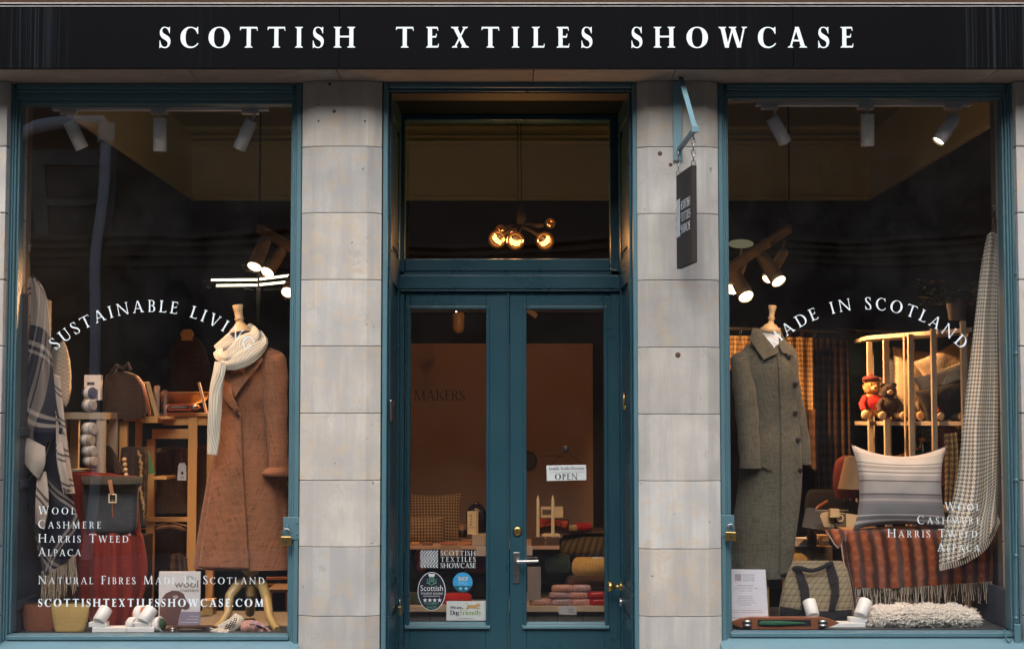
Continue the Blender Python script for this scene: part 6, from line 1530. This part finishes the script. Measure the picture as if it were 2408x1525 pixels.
mb = MB(); mb.tube([P(2331, 484, .3), P(2345, 484, .3)], .002, 6); mb.tube([P(2338, 482, .3), P(2339, 495, .3)], .003, 6); mb.build('wall_hook', M['steel'], t)
for x in (2326, 2345):
    MB().tube([P(2338, 496, .3), P((x+2338)/2-2, 520, .3), P(x, 548, .32)], .0018, 6).build('hanger_loop', M['cable'], t)
MB().pbox(2342, 1066, 2358, 1100, .40, .42).build('dark_fold', M['black_wool'], None, label='dark cloth edge showing behind the houndstooth throw', cat='cloth')
# bench + rust blanket + striped cushion
t = thing('bench', 'pale wooden stool legs under the fringed rust blanket', 'bench', P(2130, 1480, .6))
zt_ = Z(1246, .5)
MB().box(P(1985, 0, .5).x, P(2290, 0, .5).x, .48, .80, zt_-.03, zt_-.006).build('seat', M['pine'], t, bevel=.002)
for a, b, yy in ((2115, 2140, .62), (2040, 2048, .75), (2188, 2194, .8), (2232, 2246, .62)): MB().pbox(a, 1290, b, 1468, yy, yy+.04).build('leg', M['pine'], t, bevel=.002)
t = thing('rust_blanket', 'rust and brown mohair check blanket with long fringe draped over the bench', 'blanket', P(2100, 1400, .45))
cloth('cloth', [[(1972, 1247, .10), (2060, 1240, .12), (2170, 1236, .12), (2330, 1240, .12)], [(1974, 1252), (2070, 1250), (2180, 1250), (2332, 1252)], [(1982, 1300, -.02), (2080, 1300, -.03), (2190, 1298, -.02), (2336, 1296)], [(1990, 1380, -.02), (2085, 1383, -.03), (2195, 1376, -.02), (2334, 1368)]], .46, M['rust_blanket'], t, folds=7, amp=.010, nu=70, seed=4)
cloth('side_fold', [[(1940, 1246), (1958, 1243), (1990, 1245)], [(1948, 1262, -.02), (1966, 1270, -.05), (1992, 1252, -.02)], [(1960, 1282, -.02), (1970, 1288, -.04), (1994, 1270)]], .46, M['rust_blanket'], t, folds=1, amp=.01, nv=20)
cloth('side_fold', [[(1975, 1256), (1984, 1256)], [(1982, 1320), (1995, 1322)], [(1994, 1390), (2010, 1392)], [(2002, 1430), (2012, 1432)]], .425, M['rust_blanket'], t, folds=1, amp=.004, nv=30)
fringe([(1992, 1378), (2085, 1382), (2195, 1375), (2332, 1366)], .095, P3('cream_fringe', (.52, .46, .38), .95), t, .435, n=90, r=.0016, seed=5, jit=.014)
fringe([(1992, 1379), (2085, 1383), (2195, 1376), (2332, 1367)], .09, P3('dark_fringe', (.05, .045, .03), .95), t, .44, n=120, r=.0019, seed=6, jit=.012)
mb = MB(); mb.tube([P(1975, 1258, .418), P(1984, 1320, .41), P(1997, 1390, .41), P(2003, 1440, .42)], .0022, 5); mb.tube([P(1946, 1252, .43), P(1962, 1278, .40), P(1972, 1288, .40)], .002, 5); mb.build('selvedge', P3('cream_fringe', (.52, .46, .38), .95), t)
pillow('cushion', P(2117, 1146, .50), .455, .40, .15, M['stripe_pillow'], rot=(-.12, .02, .04), sag=.022, pinch=.16, label='grey cushion with woven cream stripes standing on the rust blanket', cat='cushion')
# hanging flap right of striped cushion etc
# counter stuff: tablet, kraft box, bottle, cards, drawers
t = thing('counter', 'pale drawer cabinet on the shop counter behind the tote bag', 'cabinet', P(1920, 1340, 1.6))
MB().pbox(1868, 1283, 1960, 1480, 1.6, 2.0).build('carcass', P3('beige_laminate', (.30, .22, .12)), t, bevel=.002)
MB().pbox(1912, 1286, 1952, 1330, 1.585, 1.599).build('drawer_front', P3('beige_laminate', (.30, .22, .12)), t, bevel=.002)
MB().pbox(1870, 1286, 1908, 1330, 1.585, 1.599).build('drawer_front', P3('beige_laminate', (.30, .22, .12)), t, bevel=.002)
for a in (1886, 1930): MB().pbox(a, 1296, a+10, 1299, 1.575, 1.584).build('drawer_handle', M['darksteel'], t)
t = thing('paper_stack', 'stack of cream papers on the counter beside the coat', 'papers', P(1885, 1283, 1.55))
for i in range(5): MB().obox(P(1890+i*1.5, 1281-i*4, 1.6), .10, .12, .006, (0, 0, .1*i)).build('sheet', M['offwhite'], t)
t = thing('small_bottle', 'small dark brown bottle standing on the counter', 'bottle', P(1909, 1282, 1.5)); MB().lathe(P(1909, 1284, 1.55), [(.027, 0), (.028, .06), (.012, .09), (.010, .13), (.013, .135)], 16).build('body', P3('brown_glass', (.03, .018, .01), .2), t)
t = thing('kraft_box', 'open cream card box with an oval printed mark behind the rust blanket', 'box', P(1965, 1245, 1.2))
MB().add([P(a, b, yy) for yy in (1.1, 1.3) for a, b in ((1938, 1238), (1928, 1212), (1932, 1205), (1948, 1202), (1982, 1205), (2018, 1210), (2014, 1235), (2000, 1243))], [(0,1,2,3,4,5,6,7), (15,14,13,12,11,10,9,8)] + [(i, i+8, (i+1)%8+8, (i+1)%8) for i in range(8)]).build('box', P3('cream_box', (.62, .46, .26)), t, bevel=.002)
MB().pbox(1962, 1206, 1990, 1238, 1.094, 1.0995).build('print_panel', P3('sepia_print', (.12, .09, .06)), t); MB().torus(P(1975, 1218, 1.09), .016, .004, n=16, k=5).build('oval_print', P3('cream_box', (.62, .46, .26)), t)
MB().pbox(1952, 1196, 1974, 1216, 1.05, 1.09).build('flap', P3('cream_box', (.62, .46, .26)), t, bevel=.001)
t = thing('tablet', 'dark tablet on a stand behind the open cream box', 'tablet', P(1940, 1230, 1.35)); MB().obox(P(1928, 1222, 1.4), .17, .012, .12, (-.5, .15, -.3)).build('screen', M['black'], t, bevel=.003); MB().bar(P(1918, 1199, 1.33), P(1995, 1199, 1.33), .006, .006).build('edge', M['steel'], t)
t = thing('card_box', 'small cream boxes on the counter right of the dark bottle', 'box', P(1945, 1282, 1.5)); MB().pbox(1927, 1258, 1950, 1282, 1.52, 1.6).build('box', P3('cream_box', (.62, .46, .26)), t, bevel=.001); MB().pbox(1934, 1270, 1948, 1281, 1.5, 1.515).build('label', M['offwhite'], t)
t = thing('table_lamp', 'table lamp with beige cone shade glowing behind the striped cushion', 'lamp', P(2010, 1250, 1.5))
MB().lathe(P(2022, 1148, 1.5), [(.115, 0), (.075, .17)], 28).build('shade', P3('beige_shade', (.30, .20, .12), .8), t); MB().lathe(P(2022, 1250, 1.5), [(.05, 0), (.05, .01), (.010, .02), (.010, .24)], 14).build('stand', M['darksteel'], t)
t = thing('desk_chair', 'black curved chair back dim behind the coat hem', 'chair', P(1930, 1480, 2.2)); loft('backrest', [(1150, 1905, 1960, .2, 2.0), (1165, 1895, 1978, .2, 2.0), (1210, 1892, 1985, .2, 2.0), (1255, 1900, 1970, .2, 2.0)], M['black_wool'], t, n=20, nv=10)
MB().tube([P(1900, 1215, 1.8), P(1925, 1190, 1.8), P(1945, 1178, 1.85)], .008, 6).build('arm', M['cherry'], t)
t = thing('bag_heap', 'yellow paper sacks glimpsed under the counter beside the coat', 'bag', P(1885, 1340, 1.3))
loft('sack', [(1300, 1868, 1885, .4, 1.4), (1312, 1862, 1900, .5, 1.4), (1330, 1862, 1906, .5, 1.4), (1340, 1864, 1906, .5, 1.4)], M['ochre_wool'], t, n=16, nv=12)
t = thing('bag_heap', 'bright yellow cloth bundle on the floor under the bench fringe', 'bag', P(2090, 1470, .8))
loft('sack', [(1406, 2075, 2112, .4, .85), (1415, 2072, 2116, .5, .85), (1435, 2080, 2114, .5, .85), (1450, 2095, 2112, .5, .85)], M['ochre_wool'], t, n=16, nv=12)
t = thing('plant_pot', 'brown glazed pot dim between the bench legs', 'pot', P(2212, 1465, .8)); MB().lathe(P(2210, 1462, .9), [(.04, 0), (.055, .08), (.05, .12)], 18).build('pot', P3('brown_glaze', (.18, .09, .04), .25), t)
MB().pbox(2142, 1395, 2188, 1470, .9, 1.1).build('crate', P3('charcoal_box', (.03, .026, .026)), None, label='charcoal storage box on the floor between the bench legs', cat='box', bevel=.002)
t = thing('red_bag', 'dim red and black bag behind the left corner of the striped cushion', 'bag', P(1990, 1140, 1.6)); loft('body', [(1070, 1985, 2005, .4, 1.7), (1085, 1965, 2012, .5, 1.7), (1130, 1958, 2016, .5, 1.7), (1170, 1965, 2010, .5, 1.7)], P3('dim_red', (.12, .015, .01), .9), t, n=20, nv=12)
# tote bag
t = thing('tote_bag', 'tartan tweed tote bag with black straps slumped below the rust blanket', 'bag', P(1920, 1468, .35))
tb_, stb = loft('body', [(1318, 1865, 1978, .12, .40), (1335, 1858, 1990, .18, .40), (1370, 1845, 1999, .28, .40), (1410, 1836, 2004, .36, .40), (1440, 1832, 2006, .38, .40), (1462, 1838, 2000, .36, .40), (1470, 1846, 1992, .3, .40)], M['tote'], t, n=40, nv=30, kk=3.2, pleat=lambda v, th: .02*math.sin(th*9+v*6))
drape('base_band', [(1834, 1424), (1880, 1432), (1940, 1436), (2004, 1432), (2004, 1452), (1996, 1468), (1842, 1468), (1834, 1450)], lambda a, b: stb(min(max(a, 1842), 1996), min(b, 1460)), M['black_wool'], t, off=.008, thick=.004)
for pts in ([(1868, 1338), (1885, 1338), (1902, 1380), (1906, 1432), (1886, 1432), (1882, 1390)], [(1940, 1322), (1958, 1318), (1972, 1360), (1974, 1400), (1962, 1436), (1948, 1434), (1956, 1390)]):
    drape('strap', pts, lambda a, b: stb(min(max(a, 1862), 1985), max(b, 1345)), M['black_wool'], t, off=.012, thick=.006, cuts=3)
band('handle', [(1864, 1338, .36, 6), (1880, 1334, .34, 6), (1910, 1340, .34, 5), (1945, 1328, .35, 5), (1955, 1322, .36, 6)], M['black_wool'], t, n=10, m=20)
# notice sheet
t = thing('notice_sheet', 'white printed opening hours sheet standing in the bottom left corner of the right window', 'notice', P(1750, 1475, .20))
yn = .175
MB().add([P(a, b, yn+d) for d in (0, .0015) for a, b in ((1710, 1337), (1800, 1338), (1808, 1474), (1710, 1477))], [(3, 2, 1, 0), (4, 5, 6, 7), (0, 1, 5, 4), (1, 2, 6, 5), (2, 3, 7, 6), (3, 0, 4, 7)]).build('sheet', P3('white_paper', (.74, .73, .78)), t)
gy = P3('grey_print', (.30, .28, .32)); pk = P3('mauve_logo', (.35, .28, .33)); yl = yn-.0004
mb = MB()
for i in range(5):
    for j in range(4):
        a = 1728+i*3; b = 1348+j*4; mb.add([P(u, v, yl-.0004) for u, v in ((a, b+(0 if i % 2 else 2)), (a+3, b+(2 if i % 2 else 0)), (a+3, b+3+(2 if i % 2 else 0)), (a, b+3+(0 if i % 2 else 2)))], [(0, 3, 2, 1)])
mb.build('chevron_logo', pk, t)
for s, b in (('SCOTTISH', 1353), ('TEXTILES', 1359), ('SHOWCASE', 1365)): text_px('lettering', s, 1747, 1774, b, 4, yl, gy, t, bold=False)
for s, a, c, b, h in (('OPENING HOURS', 1733, 1771, 1377, 3.2), ('Monday - Saturday 10am - 6pm', 1724, 1781, 1383, 3), ('Sunday - closed', 1738, 1767, 1389, 3), ('Scottish wool', 1735, 1768, 1402, 3), ('Blankets & Throws', 1734, 1770, 1407, 3), ('Hats Gloves & Scarves', 1732, 1773, 1412, 3), ('Harris Tweed bags & purses', 1728, 1778, 1417, 3), ('Knitting yarn', 1737, 1766, 1422, 3), ('Our makers and weavers work across Scotland', 1719, 1789, 1435, 3), ('Find us online for more about Scottish textiles', 1716, 1792, 1440, 3), ('Designed and made in Scotland by local makers', 1719, 1790, 1452, 3)):
    text_sans('lettering', s, a, b, h, yl, gy, t, px1=c, lift=.0004)
for s, a, c, b in (('SUSTAINABLE LIVING', 1724, 1785, 1463), ('MADE IN SCOTLAND', 1728, 1783, 1468.5)): text_px('lettering', s, a, c, b, 4, yl, gy, t, bold=False)
t = thing('shuttle', 'long reddish wooden shuttle with green yarn bobbin at the front of the right window', 'shuttle', P(1842, 1476, .165))
shuttle(t, 1716, 1972, 1463, 28, .16, M['cherry'], P3('green_yarn', (.02, .10, .05), .9))
uplighter([(1912, 1447, 1902, 1412)], (1905, 1955, 1463, 1476), .24, 0, 'white uplighter head in front of the tote bag')
uplighter([(2022, 1447, 2036, 1412)], (1940, 2036, 1463, 1476), .23, 0, 'white uplighter with tilted head beside the sheepskin')
# sheepskin
t = thing('sheepskin', 'curly cream sheepskin rug folded along the front of the right window floor', 'rug', P(2170, 1476, .3))
mb = MB(); rnd = random.Random(21); c = P(2168, 1460, .30); k3 = 1/M1(.30); nx, ny = 60, 14; vs = []; uv = []
def spx(u, th):
    hw = 128*k3; e = (1-abs(u)**6)**.5; r = .036*e; return Vector((c.x + u*hw, c.y + .09*e*math.cos(th) , zfr + .002 + .034*e + (.036*e*math.sin(th))*(1+.15*math.sin(u*14))))
for i in range(nx+1):
    for j in range(ny+1): vs.append(spx(i/nx*2-1, 2*PI*j/ny))
mb.add(vs, [(i*(ny+1)+j, (i+1)*(ny+1)+j, (i+1)*(ny+1)+j+1, i*(ny+1)+j+1) for i in range(nx) for j in range(ny)], smooth=True); mb.build('hide', P3('cream_hide', (.62, .56, .46), .95), t)
mb = MB()
for i in range(5200):
    u = rnd.uniform(-1, 1); th = rnd.uniform(-.4, PI*1.75); p = spx(u*.99, th)
    n_ = Vector((u*.3, math.cos(th), math.sin(th)*1.0+.1)).normalized(); L = rnd.uniform(.012, .026); s_ = Vector((rnd.uniform(-1, 1), rnd.uniform(-.5, .5), rnd.uniform(-.6, .3)))*.014
    mb.tube([p, p+n_*L*.5+s_*.3, p+n_*L*.8+s_, p+n_*L*.7+s_*1.7], .0016, 3, caps=False, rs=[.0024, .0025, .0019, .0008])
mb.build('fleece', P3('cream_fleece', (.86, .83, .76), .95), t, kind='stuff')

# ================================================================== INSIDE THE DOORS
t = thing('makers_wall', 'free standing pale brown display wall lettered MAKERS behind the glazed doors', 'partition', P(1180, 1480, 3.4))
yw = 3.3
MB().pbox(880, 807, 1396, 1480, yw, yw+.1).build('panel', M['tanwall'], t, bevel=.002)
bp = P3('dark_brown_print', (.06, .035, .025)); text_px('lettering', 'MAKERS', 973, 1093, 941, 24, yw-.001, bp, t, wt=.13, bold=False)
rp = P3('faint_print', (.42, .27, .19)); text_px('lettering', 'TEXTILES SHOWCASE', 905, 1049, 881, 9, yw-.001, rp, t, bold=False); text_sans('lettering', 'SCOTLAND', 962, 892, 6, yw-.001, rp, t, px1=1003)
MB().pbox(900, 904, 1045, 905, yw-.0015, yw-.001).build('rule_line', rp, t); MB().pbox(1270, 1071, 1325, 1072.5, yw-.0015, yw-.001).build('rule_line', bp, t)
for j in range(5): MB().pbox(1245, 1024+j*6, 1266-j*3, 1025+j*6, yw-.0015, yw-.001).build('rule_line', rp, t)
t = thing('ceiling_beam', 'thin pale rail crossing the dark space above the display wall', 'rail', P(1200, 732, 3.6)); MB().bar(P(930, 732, 3.6), P(1440, 732, 3.6), .006, .006).build('rail', P3('beige_enamel', (.36, .32, .27)), t)
t = thing('pendant_lamp', 'small capsule shaped hanging lamp behind the left door', 'lamp', P(1078, 782, 2.2)); MB().lathe(P(1078, 783, 2.2), [(.012, 0), (.03, .012), (.034, .04), (.034, .11), (.026, .12)], 18).build('shade', P3('brass_enamel', (.35, .22, .08), .4), t)
MB().bar(P(1073, 745, 2.2), P(1073, 731, 2.2), .008, .008).build('lit_tube', M['led'], t)
t = thing('wall_bracket', 'short tan diagonal strut at the top of the right door pane', 'strut', P(1250, 735, 2.6)); MB().bar(P(1240, 728, 2.6), P(1262, 744, 2.6), .04, .03).build('strut', P3('beige_enamel', (.36, .32, .27)), t)
t = thing('wall_mirror', 'small round dark mirror on the display wall left in the right door pane', 'mirror', P(1246, 1105, yw-.02)); MB().lathe(P(1240, 1082, yw-.005), [(.062, 0), (.062, .02), (.056, .025)], 30, axis=(0,-1,0)).build('frame', M['black'], t); MB().lathe(P(1240, 1082, yw-.031), [(.054, 0), (.054, .001)], 30, axis=(0,-1,0)).build('glass', P3('dim_mirror', (.10, .10, .11), .15), t)
# display table with two shelves
yt = 1.5
t = thing('display_table', 'display table with lower shelf seen through both glazed doors', 'table', P(1200, 1500, yt))
MB().box(X(930, yt), X(1315, yt), yt, yt+.5, Z(1282, yt)-.02, Z(1282, yt)).build('top', P3('pink_cream_board', (.48, .30, .20)), t, bevel=.002)
MB().box(X(930, yt-.1), X(1440, yt-.1), yt-.1, yt+.6, Z(1424, yt-.1)-.03, Z(1424, yt-.1)).build('shelf', P3('cream_shelf', (.42, .36, .26)), t, bevel=.002)
MB().box(X(930, yt), X(1440, yt), yt-.06, yt+.5, .0, Z(1434, yt-.1)).build('plinth', P3('tongue_grey', (.17, .16, .15)), t)
MB().box(X(930, yt), X(1440, yt), yt+.55, yt+.57, Z(1424, yt-.1), Z(1283, yt)).build('dark_backing', M['charcoal'], t)  # dark sheet added so the space under the table reads dark
for px in (1010, 1075, 1255, 1310, 1370): MB().pbox(px, 1434, px+1.5, 1480, yt-.064, yt-.0605).build('groove', M['black'], t)
def lump(name, lab, cat, px0, px1, py0, py1, y, mat, d=.5, grp=None, kk=2.6):
    t = thing(name, lab, cat, P((px0+px1)/2, py1, y), grp); h = py1-py0; w_ = px1-px0
    loft('body', [(py0, px0+w_*.14, px1-w_*.14, d*.5, y), (py0+h*.12, px0+w_*.05, px1-w_*.05, d*.8, y), (py0+h*.4, px0, px1, d, y), (py0+h*.75, px0, px1, d, y), (py1-.5, px0+w_*.06, px1-w_*.06, d*.8, y)], mat, t, n=28, nv=14, kk=kk); return t
pillow('cushion', P(1012, 1222, 1.85), .36, .30, .12, M['brown_hound'], rot=(-.2, .0, .1), label='large brown houndstooth cushion propped on the table behind the left door', cat='cushion')
pillow('cushion', P(992, 1246, 1.7), .26, .16, .10, M['brown_hound'], rot=(-.1, 0, .1), label='small brown houndstooth cushion in front of the larger one', cat='cushion')
for i, (a, b) in enumerate(((966, 988), (992, 1018), (1036, 1076), (1080, 1110))): lump('soap_bar', ('tan soap bar at the left edge of the table behind the left door', 'brown felted bar second along the table edge', 'banded brown felted bar third along the table edge', 'orange brown felted bar beside the pale box')[i], 'soap', a, b, 1273, 1282, 1.53, P3('felt_bar_%s' % 'abcd'[i], [(.45,.22,.08), (.20,.09,.05), (.30,.11,.05), (.36,.14,.05)][i], .9), .6, 'felted bars on the table edge')
t = thing('gift_box', 'pale pink long box lying on the table under the upright cream box', 'box', P(1125, 1281, 1.5)); MB().pbox(1110, 1256, 1165, 1281, 1.5, 1.6).build('box', P3('pale_pink_card', (.42, .34, .25)), t, bevel=.001); MB().pbox(1138, 1255.7, 1141, 1281, 1.497, 1.4995).build('ribbon', M['gold_wood'], t)
t = thing('soap_box', 'upright cream box with dark lettering standing on the pale pink box', 'box', P(1108, 1256, 1.53)); q0, q1 = P(1099, 1202, 1.53), P(1119, 1255.5, 1.53)
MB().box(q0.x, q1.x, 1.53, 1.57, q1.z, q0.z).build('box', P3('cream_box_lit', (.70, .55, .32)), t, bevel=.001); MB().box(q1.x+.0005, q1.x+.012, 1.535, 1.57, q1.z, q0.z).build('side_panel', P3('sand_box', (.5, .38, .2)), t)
mm = 1/M1(1.53); mb = MB(); put_text(mb, 'dook', lambda x, y_, i: (P(1112, 0, 1.53).x - y_, 1.5295, Z(1236, 1.53) + x), 7*mm, .15, 0, True, width=28*mm); mb.build('lettering', P3('sepia_print', (.12, .09, .06)), t)
MB().pbox(1100, 1239, 1118, 1240, 1.5293, 1.5297).build('rule_line', P3('sepia_print', (.12, .09, .06)), t)
t = thing('dark_jar', 'black domed jar behind the upright cream box', 'jar', P(1122, 1256, 1.65)); MB().lathe(P(1120, 1256, 1.65), [(.05, 0), (.055, .02), (.055, .12), (.03, .16), (.012, .165), (.012, .175)], 22).build('jar', P3('black_glaze', (.012, .012, .02), .25), t)
MB().torus(P(1132, 1218, 1.62), .035, .005, axis=(0, 1, 0), n=20).build('loop', M['cable'], t)
t = thing('spice_jar', 'small cork topped jar left of the upright cream box', 'jar', P(1085, 1272, 1.6)); MB().lathe(P(1088, 1262, 1.62), [(.022, 0), (.024, .03), (.02, .04)], 14).build('glass', P3('brown_glass', (.03, .018, .01), .2), t); MB().lathe(P(1088, 1245, 1.62), [(.02, 0), (.022, .03)], 14).build('cork', P3('cork', (.35, .18, .09), .9), t)
for i, px in enumerate((1265, 1300)):
    t = thing('candle', ('tall cream candle in a dark block, left of the pair behind the right door', 'tall cream candle in a dark block, right of the pair behind the right door')[i], 'candle', P(px, 1280, 1.52), 'tall candles on the table'); k = 1/M1(1.52)
    MB().lathe(P(px, 1262, 1.53), [(.0095, 0), (.0085, (1258-1172)*k), (.004, (1262-1168)*k), (.001, (1262-1164)*k)], 14).build('wax', P3('candle_wax', (.72, .62, .38), .5), t)
    MB().pbox(px-15, 1262, px+16, 1281, 1.5, 1.56).build('holder_block', M['darkwood'], t, bevel=.002)
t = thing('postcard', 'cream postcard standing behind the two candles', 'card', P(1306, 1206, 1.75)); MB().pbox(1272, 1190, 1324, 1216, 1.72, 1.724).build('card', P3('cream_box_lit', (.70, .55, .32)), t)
MB().pbox(1276, 1197, 1298, 1209, 1.718, 1.7195).build('print_block', P3('sepia_print', (.12, .09, .06)), t)
t = thing('display_tray', 'dark tray of orange red scarves behind the candles', 'tray', P(1300, 1250, 1.8)); MB().pbox(1262, 1218, 1338, 1254, 1.80, 1.95).build('tray', M['darkwood'], t, bevel=.002)
cloth('scarf', [[(1262, 1217), (1300, 1222), (1335, 1224)], [(1264, 1230, -.02), (1300, 1228, -.02), (1334, 1232, -.02)], [(1266, 1240, -.02), (1300, 1234, -.02), (1330, 1240, -.02)]], 1.79, P3('orange_scarf', (.50, .07, .03), .95), t, folds=4, amp=.01)
lump('fair_isle_mittens', 'crimson and cream mittens heaped right of the dark tray', 'mittens', 1352, 1392, 1228, 1246, 1.8, M['crimson_wool']); lump('tan_mittens', 'small tan beads heap at the right of the dark tray', 'mittens', 1338, 1358, 1233, 1248, 1.78, P3('tan_bobble', (.34, .22, .10), .95))
MB().pbox(1338, 1248, 1425, 1254, 1.8, 2.1).build('side_shelf', M['darkwood'], None, label='dark shelf edge level with the tray behind the right door', cat='shelf', bevel=.002)
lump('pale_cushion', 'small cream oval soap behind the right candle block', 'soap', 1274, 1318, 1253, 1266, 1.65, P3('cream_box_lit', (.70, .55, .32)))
cloth('rolled_blanket', [[(1325, 1258), (1370, 1252), (1425, 1254)], [(1320, 1275, -.08), (1370, 1268, -.10), (1428, 1264, -.08)], [(1318, 1300, -.12), (1370, 1298, -.14), (1430, 1300, -.12)], [(1322, 1318, -.08), (1370, 1322, -.08), (1428, 1325, -.06)]], 1.9, M['knit_dark'], None, folds=1, amp=.01, uvrot=.3, label='olive ribbed blanket roll behind the right door', cat='blanket', nv=30)
lump('yellow_blanket', 'ochre folded blanket bright at the right of the lower shelf', 'blanket', 1345, 1432, 1309, 1352, 1.5, M['ochre_wool'], .5)
MB().pbox(1394, 1308, 1416, 1312, 1.38, 1.385).build('cloth_label', M['offwhite'], None, label='white cloth label on the ochre folded blanket', cat='label')
lump('dark_blanket', 'dark green folded blanket left of the ochre one', 'blanket', 1282, 1340, 1300, 1345, 1.6, M['green_wool'], .5)
lump('grey_blanket', 'dark patterned blanket below the ochre one', 'blanket', 1330, 1436, 1352, 1380, 1.65, M['tweed_brown'], .5)
def socks(px, lab, mats, y=1.45, w_=50, base=1423):
    t = thing('sock_stack', lab, 'socks', P(px, base, y), 'stacks of folded woollens on the lower shelf'); z = base
    for i, m in enumerate(mats):
        h = 17; j = (3, -2, 4)[i % 3]
        loft('folded_pair', [(z-h, px-w_*.36+j, px+w_*.36+j, .35, y), (z-h+3, px-w_*.48+j, px+w_*.48+j, .5, y), (z-4, px-w_*.5+j, px+w_*.5+j, .5, y), (z-.5, px-w_*.42+j, px+w_*.42+j, .4, y)], m, t, n=24, nv=8)
        MB().bar(P(px-w_*.25+j, z-h+5, y-.046), P(px+w_*.25+j, z-h+3, y-.046), .005, .001).build('paper_label', M['offwhite'], t)
        z -= h-1
socks(1268, 'flat pink folded gloves at the left end of the lower shelf stacks', [M['pink_wool']], w_=52)
socks(1318, 'lilac stack of folded socks on the lower shelf', [M['lilac_wool'], M['lilac_wool'], M['pink_wool']], w_=50)
socks(1362, 'pink stack of folded socks on the lower shelf', [M['pink_wool'], M['pink_wool'], M['lilac_wool']], w_=48)
socks(1405, 'crimson stack of folded woollens on the lower shelf', [M['crimson_wool'], M['crimson_wool']], w_=50)
MB().pbox(1240, 1332, 1272, 1410, 1.42, 1.44).build('showcard', P3('grey_card', (.26, .23, .22)), None, label='grey display card standing at the left edge of the right door pane', cat='card', bevel=.001)
MB().pbox(1236, 1283, 1252, 1305, 1.49, 1.497).build('price_card', P3('pale_card_b', (.45, .40, .34)), None, label='small price card hung under the table edge at the right door', cat='card')
MB().pbox(1036, 1283, 1084, 1306, 1.49, 1.497).build('price_card', P3('brown_card', (.30, .20, .12)), None, label='brown price card hung under the table edge above the chevron logo', cat='card')
MB().pbox(1120, 1283, 1160, 1306, 1.49, 1.497).build('price_card', P3('pale_card_b', (.45, .40, .34)), None, label='pale price card hung under the table edge at the right of the left door pane', cat='card')
lump('red_blanket', 'dark red folded blanket on the shelf beside the chevron logo', 'blanket', 1090, 1170, 1306, 1345, 1.7, P3('wine_wool', (.10, .012, .012), .95), .5)
lump('black_basket', 'black basket low behind the tourist board sticker', 'basket', 1000, 1160, 1345, 1400, 1.75, M['black_wool'], .5)
lump('red_hat', 'bright red woollen hat lying on the lower shelf behind the stickers', 'hat', 1040, 1110, 1393, 1423, 1.5, M['crimson_wool'], .6, None, 2.0)
lump('dark_bundle', 'dark folded cloth at the left end of the lower shelf', 'cloth', 955, 1035, 1392, 1423, 1.5, M['green_wool'], .5)
t = thing('orange_lamp', 'round orange lamp glimpsed left of the chevron logo', 'lamp', P(990, 1325, 1.9)); MB().ball(P(996, 1306, 1.9), .05).build('globe', P3('orange_glass', (.5, .14, .04), .3), t); MB().ball(P(992, 1330, 1.88), .03).build('base', P3('orange_glass', (.5, .14, .04), .3), t)
# added warm spots, hidden behind the transom beam to brighten table and display wall
for a, e, tg in ((1010, 7, P(1020, 1230, 1.6)), (1400, 7, P(1350, 1290, 1.6)), (1200, 4, P(1180, 1000, yw))):
    q = P(a, 640, YD+.20)
    l = thing('added_fill_spotlight', {1010: 'added spotlight hidden behind the transom beam over the left door', 1400: 'added spotlight hidden behind the transom beam over the right door', 1200: 'added spotlight hidden behind the transom beam aimed at the display wall'}[a], 'spotlight', q)
    ax = (tg-q).normalized(); bb = MB().lathe(q, [(.02, 0), (.025, .01), (.028, .05), (.026, .05), (.001, .045)], 18, axis=ax).build('lamp_body', P3('beige_enamel', (.36, .32, .27)), l)
    MB().tube([q, Vector((q.x, YD+.091, q.z))], .006, 6).build('bracket', M['darksteel'], l)
    spot('added_fill_spot', q+ax*.07, tg, e, 75, color=(1, .52, .22), radius=.02)
